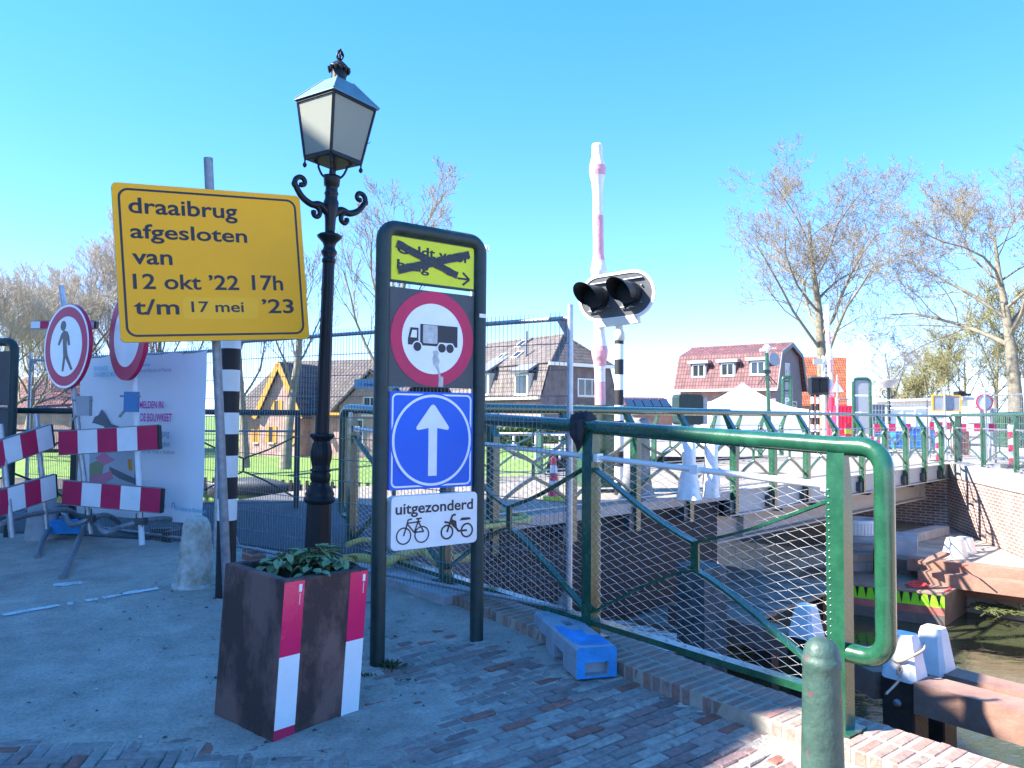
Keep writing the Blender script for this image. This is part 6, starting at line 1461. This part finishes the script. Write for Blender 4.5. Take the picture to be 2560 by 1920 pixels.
# double signal backs
ds = thing('signal_pair_back', 'pair of black signal boxes on striped posts left of the distant boom', 'signal', at(2045, 24))
for x in (2034, 2056): 
    c = P(x, 964, 24); MB().box(c, (.24, .3, .46)).build('signal_box', G['black'], ds)
mb = MB(); mb.box(P(2045, 944, 24), (.58, .34, .05)); mb.box(P(2045, 985, 24), (.62, .12, .06)); mb.build('hood', G['dgrey'], ds)
for x in (2031, 2044): mb = MB(); q = P(x, 1000, 24); bands(mb, q.x, 24, .055, GZ, P(x, 985, 24).z, 0, .22, n=10); mb.build('striped_post', [bw_mats[0], G['white']], ds)
dsg = thing('direction_signpost', 'white direction signpost with grey fingers in front of the orange roof', 'signpost', at(2063, 26))
q = at(2060, 26); MB().tube([q, V((q.x, 26, P(2060, 890, 26).z))], .06, 8).build('post', G['white'], dsg)
for x0, x1, y0, y1 in ((2033, 2057, 897, 910), (2062, 2083, 901, 912), (2062, 2082, 918, 930), (2062, 2082, 934, 946)): a, b = P(x0, y1, 25.9), P(x1, y0, 25.9); MB().box((a + b) / 2, (b.x - a.x, .04, b.z - a.z)).build('finger', G['grey'], dsg)
tri = thing('warning_sign_back', 'triangular warning sign with red edge seen from behind on a thin pole', 'road sign', at(2092, 21))
tp_ = Plane(V((P(2093, 980, 21).x, 21, 0)), (1, 0, 0), (0, 0, 1)); a, b, c = tp_.px(2076, 983), tp_.px(2113, 981), tp_.px(2090, 948)
MB().prism(tp_, [a, b, c], -.02, 0).build('red_edge', G['orange'], tri); m = ((a[0] + b[0] + c[0]) / 3, (a[1] + b[1] + c[1]) / 3); MB().prism(tp_, [(m[0] + (p[0] - m[0]) * .88, m[1] + (p[1] - m[1]) * .88) for p in (a, b, c)], .0, .006).build('back_plate', mat('light_grey_plate', (.55, .57, .58), .5), tri)
q = at(2094, 20.9); MB().tube([q, V((q.x, 20.9, P(2090, 938, 20.9).z))], .03, 8).build('pole', G['galv'], tri)
# bowl street lamp
bl = at(2222, 27); bs = thing('bowl_street_lamp', 'green ornamental street lamp with pale bowl shade beyond the bridge', 'street lamp', bl); zB = P(2215, 970, 27).z
MB().lathe([(.1, GZ), (.09, GZ + .4), (.06, GZ + .5), (.055, zB - .7), (.09, zB - .66), (.05, zB - .6), (.05, zB - .05), (.08, zB)], V((bl.x, bl.y, 0)), 12).build('post', G['dkgreen'], bs)
MB().lathe([(.08, zB), (.14, zB + .06), (.28, zB + .17), (.36, zB + .28), (.37, zB + .3), (.05, zB + .31)], V((bl.x, bl.y, 0)), 20).build('bowl_shade', mat('pale_bowl', (.5, .46, .42), .4), bs)
mb = MB()
for s in (-1, 1): mb.tube(bezier([V((bl.x, bl.y, zB - .3)), V((bl.x + s * .12, bl.y, zB - .34)), V((bl.x + s * .2, bl.y, zB - .25)), V((bl.x + s * .22, bl.y, zB - .12)), V((bl.x + s * .15, bl.y, zB - .1))], 4), .018, 5)
mb.build('scroll_arm', G['dkgreen'], bs)
# hoarding wall, containers, boards, fences, signs
wl_ = thing('whitewashed_wall', 'long pale whitewashed site wall behind the mesh fences', 'wall', at(2300, 33)); a, b = P(2190, 1018, 36), P(2420, 1003, 31)
a.z = b.z = 0; zz0, zz1 = P(2190, 1005, 36).z, P(2420, 1000, 31).z
MB().hexa([V((a.x, a.y, GZ)), V((b.x, b.y, GZ)), V((b.x + .2, b.y + .4, GZ)), V((a.x + .2, a.y + .4, GZ)), V((a.x, a.y, zz0)), V((b.x, b.y, zz1)), V((b.x + .2, b.y + .4, zz1)), V((a.x + .2, a.y + .4, zz0))]).build('wall_face', mat('peeling_whitewash', (.62, .58, .5), .9, 0, 0, 2.2, col2=(.74, .72, .68)), wl_)
MB().bar(V((a.x, a.y - .05, zz0 + .05)), V((b.x, b.y - .05, zz1 + .05)), .1, .6).build('coping', G['concrete'], wl_)
def block(name, label, cat, px0, px1, y0, y1, Y, m, d=.6, ribs=0, group=None):
    a, b = P(px0, y1, Y), P(px1, y0, Y); a.z = max(a.z, GZ - .0) if a.z < GZ + .25 else a.z; th = thing(name, label, cat, V(((a.x + b.x) / 2, Y, a.z)), group=group)
    MB().box(V(((a.x + b.x) / 2, Y + d / 2, (a.z + b.z) / 2)), (b.x - a.x, d, b.z - a.z)).build('body', G[m], th)
    mb = MB(); w_ = b.x - a.x
    for i in range(ribs + 1): mb.box(V((a.x + w_ * i / max(1, ribs), Y - .012, (a.z + b.z) / 2)), (.035, .02, b.z - a.z + .004))
    mb.box(V(((a.x + b.x) / 2, Y - .012, b.z - .02)), (w_, .024, .05)); mb.box(V(((a.x + b.x) / 2, Y - .012, a.z + .03)), (w_, .022, .05)); mb.build('ribs', G[m], th); return th
block('blue_skip', 'bright blue skip behind the bridge end railing', 'skip', 2240, 2362, 1068, 1120, 24, 'cblue', 1.6, 6)
block('site_cabin', 'white site cabin behind the mesh fence right of the bowl lamp', 'cabin', 2225, 2318, 1022, 1085, 27, 'white', 2.4, 3)
block('red_crate', 'red slatted crate left of the tall grey backed frame', 'crate', 2094, 2130, 1014, 1090, 23.5, 'orange', .8, 4)
block('red_brown_panel', 'red brown site panel beside the dark end post', 'panel', 2388, 2420, 1070, 1140, 21, 'brown', .1, 2)
block('pallet_stack', 'grey stack of crates behind the grey backed frame', 'crates', 2182, 2212, 1010, 1080, 25, 'slate', .8, 4)
block('green_bin', 'green bin behind the fence at the far right edge', 'bin', 2535, 2575, 1030, 1120, 19, 'green', .8, 2)
block('grey_cabinet', 'grey switch cabinet behind the mesh fence at the right', 'cabinet', 2450, 2490, 1020, 1090, 21, 'grey', .6, 1)
block('info_board', 'white information board low behind the fence under the yellow sign', 'board', 2325, 2365, 1035, 1060, 22.5, 'white', .05, 1)
for i, (x0, x1, y0, y1, Y, lab) in enumerate(((2186, 2275, 1060, 1078, 21.5, 'red and white far barrier plank left of the blue skip'), (2325, 2378, 1056, 1074, 21, 'red and white far barrier plank under the yellow sign back'), (2398, 2490, 1060, 1078, 19, 'red and white far barrier plank behind the right railing'), (2178, 2215, 1092, 1108, 20.5, 'short red and white plank at deck level far away'))):
    a, b = P(x0, (y0 + y1) / 2, Y), P(x1, (y0 + y1) / 2, Y); th = thing('barrier_plank', lab, 'barrier', V((a.x, Y, GZ)), group='far barrier planks')
    stripe_board('board', th, a, b, (y1 - y0) / 1900 * Y, 5); 
    for q in (a, b): MB().tube([V((q.x, Y + .03, GZ)), q + V((0, .03, .1))], .025, 6).build('leg', G['galvd'], th)
for i, (x, y0, y1, Y, lab) in enumerate(((2347, 1064, 1120, 18.7, 'red and white delineator post before the blue skip'), (2530, 1062, 1130, 17, 'red and white delineator post behind the right railing'), (2120, 1058, 1102, 21, 'yellow capped delineator post beside the red crate'))):
    q = at(x, Y); th = thing('delineator_post', lab, 'delineator', q, group='far delineators'); zt6 = P(x, y0, Y).z; mb = MB()
    for j in range(6): mb.box(V((q.x, q.y, GZ + .08 + (zt6 - GZ - .08) * (j + .5) / 6)), (.16, .05, (zt6 - GZ - .08) / 6), m=j % 2)
    mb.build('striped_blade', [G['orange'], G['signwhite']] if i < 2 else [G['fluor'], G['orange']], th); MB().box(q + V((0, 0, .04)), (.4, .25, .08)).build('foot', G['dgrey'], th)
ysb = thing('yellow_sign_back', 'yellow framed notice board seen from its grey back on a pole', 'notice sign', at(2364, 20)); sp5 = Plane(V((P(2366, 1008, 20).x, 20, P(2366, 1008, 20).z)), (1, 0, 0), (0, 0, 1))
MB().ring(sp5, rrect(.76, .43, .03, 4), rrect(.7, .37, .02, 4), -.02, .02).build('yellow_rim', G['yellow'], ysb); MB().slab(sp5, -.36, .36, -.19, .19, -.01, .01).build('back_plate', G['grey'], ysb); MB().tube([at(2364, 19.96), P(2361, 973, 19.96)], .03, 8).build('pole', G['galv'], ysb)
rsb = thing('round_sign_back', 'round red rimmed sign seen from behind at the right', 'road sign', at(2463, 19)); c = P(2461, 1006, 19); r5 = Plane(c, (1, 0, 0), (0, 0, 1))
MB().ring(r5, circ(.21, 30), circ(.185, 30), -.02, .02).build('red_rim', G['orange'], rsb); MB().prism(r5, circ(.19, 30), -.01, .008).build('back_plate', mat('sign_back', (.5, .52, .54), .5), rsb); MB().tube([at(2464, 18.96), P(2461, 968, 18.96)], .028, 8).build('pole', G['galv'], rsb)
bk2 = P(2398, 985, 22); th = thing('camera_floodlight', 'black floodlight box above the yellow sign back', 'floodlight', bk2); MB().box(bk2, (.2, .25, .16)).build('housing', G['black'], th); MB().box(bk2 + V((.14, -.1, -.02)), (.18, .2, .07)).build('hood', G['black'], th); MB().tube([bk2, V((bk2.x + .05, 22, GZ))], .03, 6).build('pole', G['dgrey'], th)
for i, (x0, x1, Y0, Y1, lab) in enumerate(((2180, 2318, 23, 22, 'galvanised fence panel before the site cabin'), (2318, 2470, 22, 19.5, 'galvanised fence panel behind the yellow sign back'), (2474, 2640, 19.2, 16.5, 'galvanised fence panel at the far right edge'), (2090, 2180, 24.5, 23.2, 'galvanised fence panel behind the triangular sign'))):
    a, b = at(x0, Y0), at(x1, Y1); fence('fence_panel', lab, V((a.x, a.y, 0)), V((b.x, b.y, 0)), GZ + .08, GZ + .08, hgt=1.6 if i else 1.55, pitch=.09, gus=False, wr=.004, foot0=.1, foot1=.1, group='far site fence panels')
# bicycle-ish clutter on left far street: guard rail, hedge, parked bike rack
gr_ = thing('guard_rail', 'white guard rail along the far street behind the fence panel', 'guard rail', at(1300, 20.5)); MB().tube([at(1215, 21.5, 1.0), at(1440, 20.5, 1.0)], .04, 8).build('rail', G['white'], gr_)
for x in (1230, 1285, 1340, 1400): MB().tube([at(x, 21.2, .3), at(x, 21.2, 1.0)], .035, 6).build('post', G['white'], gr_)
def leafmass(name, label, x0, x1, Y, z0, z1, d, n, m, size=.09):
    th = thing(name, label, 'hedge', V(((x0 + x1) / 2, Y, z0))); mb = MB()
    for i in range(n):
        x = rnd.uniform(x0, x1); y = Y + rnd.uniform(0, d); z = z0 + (z1 - z0) * rnd.random() ** .7 * (1 + .12 * noise.noise(V((x * .8, y, 1)))); s = size * rnd.uniform(.6, 1.4)
        n_ = V((jit(1), jit(1), jit(1) + .3)).normalized(); a = n_.orthogonal().normalized() * s; b = n_.cross(a) ; c = V((x, y, z)); mb.add([c - a, c - b * .6, c + a, c + b * .6], [(0, 1, 2, 3)])
    mb.build('foliage', G[m], th); return th
leafmass('hedge', 'clipped green hedge in front of the mansard house', P(1200, 1100, 30).x, P(1470, 1100, 30).x, 30, .42, 1.05, .9, 5000, 'hedge')

# ================================================================== TREES
def tree(name, label, base, H, crown_r, seed, trunk_r, fork=.3, levels=4, kids=(7, 6, 6, 5), twig_r=.012, barkm='bark', twigm='twig', spread=.9, droop=0.0, upb=.25, lean=(0, 0), group=None, leaf=None, shape=1.0):
    R = random.Random(seed); th = thing(name, label, 'tree', base, group=group); tk, cr = MB(), MB(); lf = MB()
    def branch(p, d, L, r, lev):
        n = 5 if lev < 2 else (4 if lev == 2 else 3); pts = [V(p)]; d = V(d); rr = [r]; rend = r * (.30 if lev else .16)
        for i in range(n):
            d = (d + V((R.gauss(0, 1), R.gauss(0, 1), R.gauss(0, .8))) * (.05 if lev == 0 else .10 + .06 * lev) + V((0, 0, upb * .18 - droop * lev * .12))).normalized()
            pts.append(pts[-1] + d * (L / n)); rr.append(max(twig_r * .55, r + (rend - r) * (i + 1) / n))
        (tk if lev < 2 else cr).tube(pts, rr, 7 if lev == 0 else (5 if lev < 3 else 3), caps=False)
        if lev >= levels:
            if leaf:
                for q in pts[1:]:
                    for _ in range(leaf[0]):
                        c = q + V((R.gauss(0, 1), R.gauss(0, 1), R.gauss(0, 1))) * leaf[2]; a = V((R.gauss(0, 1), R.gauss(0, 1), R.gauss(0, 1))).normalized() * leaf[1]; b = a.orthogonal().normalized() * leaf[1] * .6
                        lf.add([c - a, c - b, c + a, c + b], [(0, 1, 2, 3)])
            return
        k = kids[min(lev, len(kids) - 1)]
        for j in range(k):
            t = (.25 + .75 * (j + R.random()) / k) if lev else (fork + (1 - fork) * (j + R.random() * .8) / k); x = t * n; i0 = min(n - 1, int(x)); q = pts[i0].lerp(pts[i0 + 1], x - i0); base_d = (pts[i0 + 1] - pts[i0]).normalized()
            ang = R.uniform(0, 2 * math.pi); o = base_d.orthogonal().normalized(); o2 = base_d.cross(o); side = o * math.cos(ang) + o2 * math.sin(ang)
            if lev == 0: side = V((math.cos(j * 2.4 + seed), math.sin(j * 2.4 + seed), 0))
            sp = spread * R.uniform(.65, 1.2); nd = (base_d * (1.0 if lev else .55) + side * sp + V((0, 0, upb))).normalized()
            r0 = rr[i0] + (rr[i0 + 1] - rr[i0]) * (x - i0)
            if lev == 0: LL = crown_r * R.uniform(.85, 1.15) * (1.1 - .55 * (t - fork) / (1 - fork) * shape)
            else: LL = L * R.uniform(.42, .68) * (1.15 - .5 * t)
            branch(q, nd, LL, max(twig_r, r0 * R.uniform(.36, .55)), lev + 1)
    branch(base, V((lean[0], lean[1], 1)), H, trunk_r, 0)
    tk.build('trunk', G[barkm], th); cr.build('crown', G[twigm], th)
    if leaf: lf.build('buds', G['bud'], th)
    return th
tree('bare_tree', 'large bare spreading tree behind the distant wrapped boom', at(2068, 45), 13.0, 7.4, 11, .42, .24, 5, (13, 8, 7, 5, 3), .012, spread=1.1, upb=.24)
tree('bare_tree', 'bare tree cut by the right edge of the view with thick pale trunk', at(2541, 38), 10.6, 6.6, 27, .40, .42, 5, (12, 8, 7, 5, 3), .012, spread=1.1, upb=.24, lean=(.0, 0))
tree('weeping_tree', 'small pale weeping tree behind the bowl lamp', at(2236, 52), 5.6, 3.2, 5, .15, .35, 4, (8, 7, 7, 4), .012, twigm='barkpale', spread=.8, droop=.85, upb=.3)
for i, (x, Y, H, r, lab) in enumerate(((2330, 62, 4.4, 3.6, 'low budding tree behind the yellow sign back'), (2410, 58, 5.8, 4.6, 'rounded budding tree behind the round sign'), (2490, 54, 7.4, 5.0, 'tallest budding tree behind the thick trunk'), (2580, 52, 8.2, 5.2, 'budding tree at the right edge beyond the thick trunk'), (2265, 66, 3.0, 3.0, 'lowest budding tree right of the weeping tree'))):
    tree('budding_tree', lab, at(x, Y), H, r, 40 + i, .2, .12, 4, (12, 7, 6, 4), .02, twigm='bud', spread=1.1, upb=.35, leaf=(1, .05, .15), shape=.7)
def gb(px, Y): z = -.9 + (Y - 30) * .05; q = P(px, 1040, Y); return V((q.x, Y, z))
tree('bare_tree', 'forked bare tree right of the lantern post beyond the canal', gb(962, 31), 10.5, 4.6, 3, .25, .3, 4, (10, 6, 6, 5), .012, spread=.75, upb=.45)
tree('bare_tree', 'pollard tree with split limbs in front of the ochre gable', gb(716, 32), 7.5, 3.6, 8, .27, .36, 4, (8, 6, 5, 4), .012, spread=.6, upb=.6)
tree('bare_tree', 'bare tree left of the ochre gable with a lean trunk', gb(618, 32.5), 7.5, 3.4, 19, .19, .38, 4, (8, 6, 5, 4), .012, spread=.6, upb=.6)
for i, (x, Y, H, r, lab) in enumerate(((290, 46, 10.5, 5.6, 'pale twiggy tree rising left of the yellow board'), (190, 44, 8.8, 5.0, 'pale twiggy tree behind the walking figure sign'), (70, 42, 7.0, 4.6, 'pale twiggy tree above the left barrier'), (400, 48, 9.5, 5.2, 'pale twiggy tree hidden mostly by the yellow board'), (-30, 38, 6.6, 4.6, 'pale twiggy tree at the left edge of the view'), (130, 60, 9.0, 5.0, 'taller pale tree far behind the walking figure sign'))):
    tree('twiggy_tree', lab, gb(x, Y), H, r, 70 + i, .24, .15, 4, (14, 9, 8, 6), .011, twigm='barkpale', spread=.85, upb=.5, group='twiggy trees on the left bank')
tree('low_branch_tree', 'dark low branches reaching in at the left edge over the canal', V((-13.6, 16, -1.2)), 4.2, 3.6, 31, .11, .2, 4, (8, 5, 5, 4), .007, spread=1.0, upb=.15)
bt_ = thing('rowing_boat', 'small dark covered boat moored at the grassy far bank', 'boat', P(640, 1222, 29))
c = P(628, 1222, 29); hb_m = MB(); k = 10; vs = []
for j in range(k + 1):
    u = j / k * 2 - 1; wd = .55 * (1 - abs(u) ** 2.5); vs += [c + V((u * 1.7, -wd, .15 + .1 * u * u)), c + V((u * 1.65, 0, -.25)), c + V((u * 1.7, wd, .15 + .1 * u * u)), c + V((u * 1.6, 0, .3 * (1 - u * u) + .15))]
hb_m.add(vs, [(j * 4 + i, j * 4 + (i + 1) % 4, j * 4 + 4 + (i + 1) % 4, j * 4 + 4 + i) for j in range(k) for i in range(4)], 0, True); hb_m.build('hull', G['dgrey'], bt_)

# cctv camera behind the frame
cv = P(1207, 617, 13.5); cth = thing('security_camera', 'white security camera on a mast peeking out right of the sign frame', 'camera', cv)
MB().box(cv, (.16, .12, .07), M=Matrix.Rotation(.25, 3, 'Y')).box(cv + V((.09, 0, -.03)), (.05, .11, .09)).build('housing', G['white'], cth); MB().tube([cv + V((-.06, 0, 0)), V((P(1180, 617, 13.5).x, 13.5, cv.z)), V((P(1180, 617, 13.5).x, 13.5, .3))], .025, 6).build('mast', G['galv'], cth)

# ================================================================== HOUSE BEHIND-LEFT OF THE CAMERA (casts the street's shade)
shh = thing('shading_house', 'tall pale rendered town house standing left of the street outside the view', 'house', (-13, 4, 0))
def lift(x, y, X): h = (x - X); return V((X, y - .22 * h, h * .87))      # top point whose shadow reaches (x, y) on z = 0
X0 = -8.6
top = [lift(2.62, 9.67, X0), lift(2.62, 4.2, X0), lift(1.25, 3.70, X0), lift(.78, 3.2, X0), lift(.4, 2.2, X0), lift(.4, -12, X0)]
k = len(top); vs = [V((X0, q.y, -.2)) for q in top] + top + [V((X0 - 8, q.y, -.2)) for q in top] + [q + V((-8, 0, 0)) for q in top]
fs = [(i, i + 1, k + i + 1, k + i) for i in range(k - 1)] + [(2 * k + i, 2 * k + i + 1, 3 * k + i + 1, 3 * k + i) for i in range(k - 1)] + [(k + i, k + i + 1, 3 * k + i + 1, 3 * k + i) for i in range(k - 1)] + [(0, k, 3 * k, 2 * k), (k - 1, 2 * k - 1, 4 * k - 1, 3 * k - 1)]
MB().add(vs, fs).build('wall', mat('pale_render', (.7, .7, .68), .9, 0, .05, 1.5), shh)  # unseen house: outline shaped from the shade edge, facade paled to bounce fill light
wp5 = Plane(V((X0 + .002, 0, 0)), (0, 1, 0), (0, 0, 1))
for zf in (1.0, 3.8, 6.4):
    for y in (-9, -6, -3, 0, 5, 7): win(shh, wp5, y - .5, y + .5, zf, zf + 1.6, 'white')
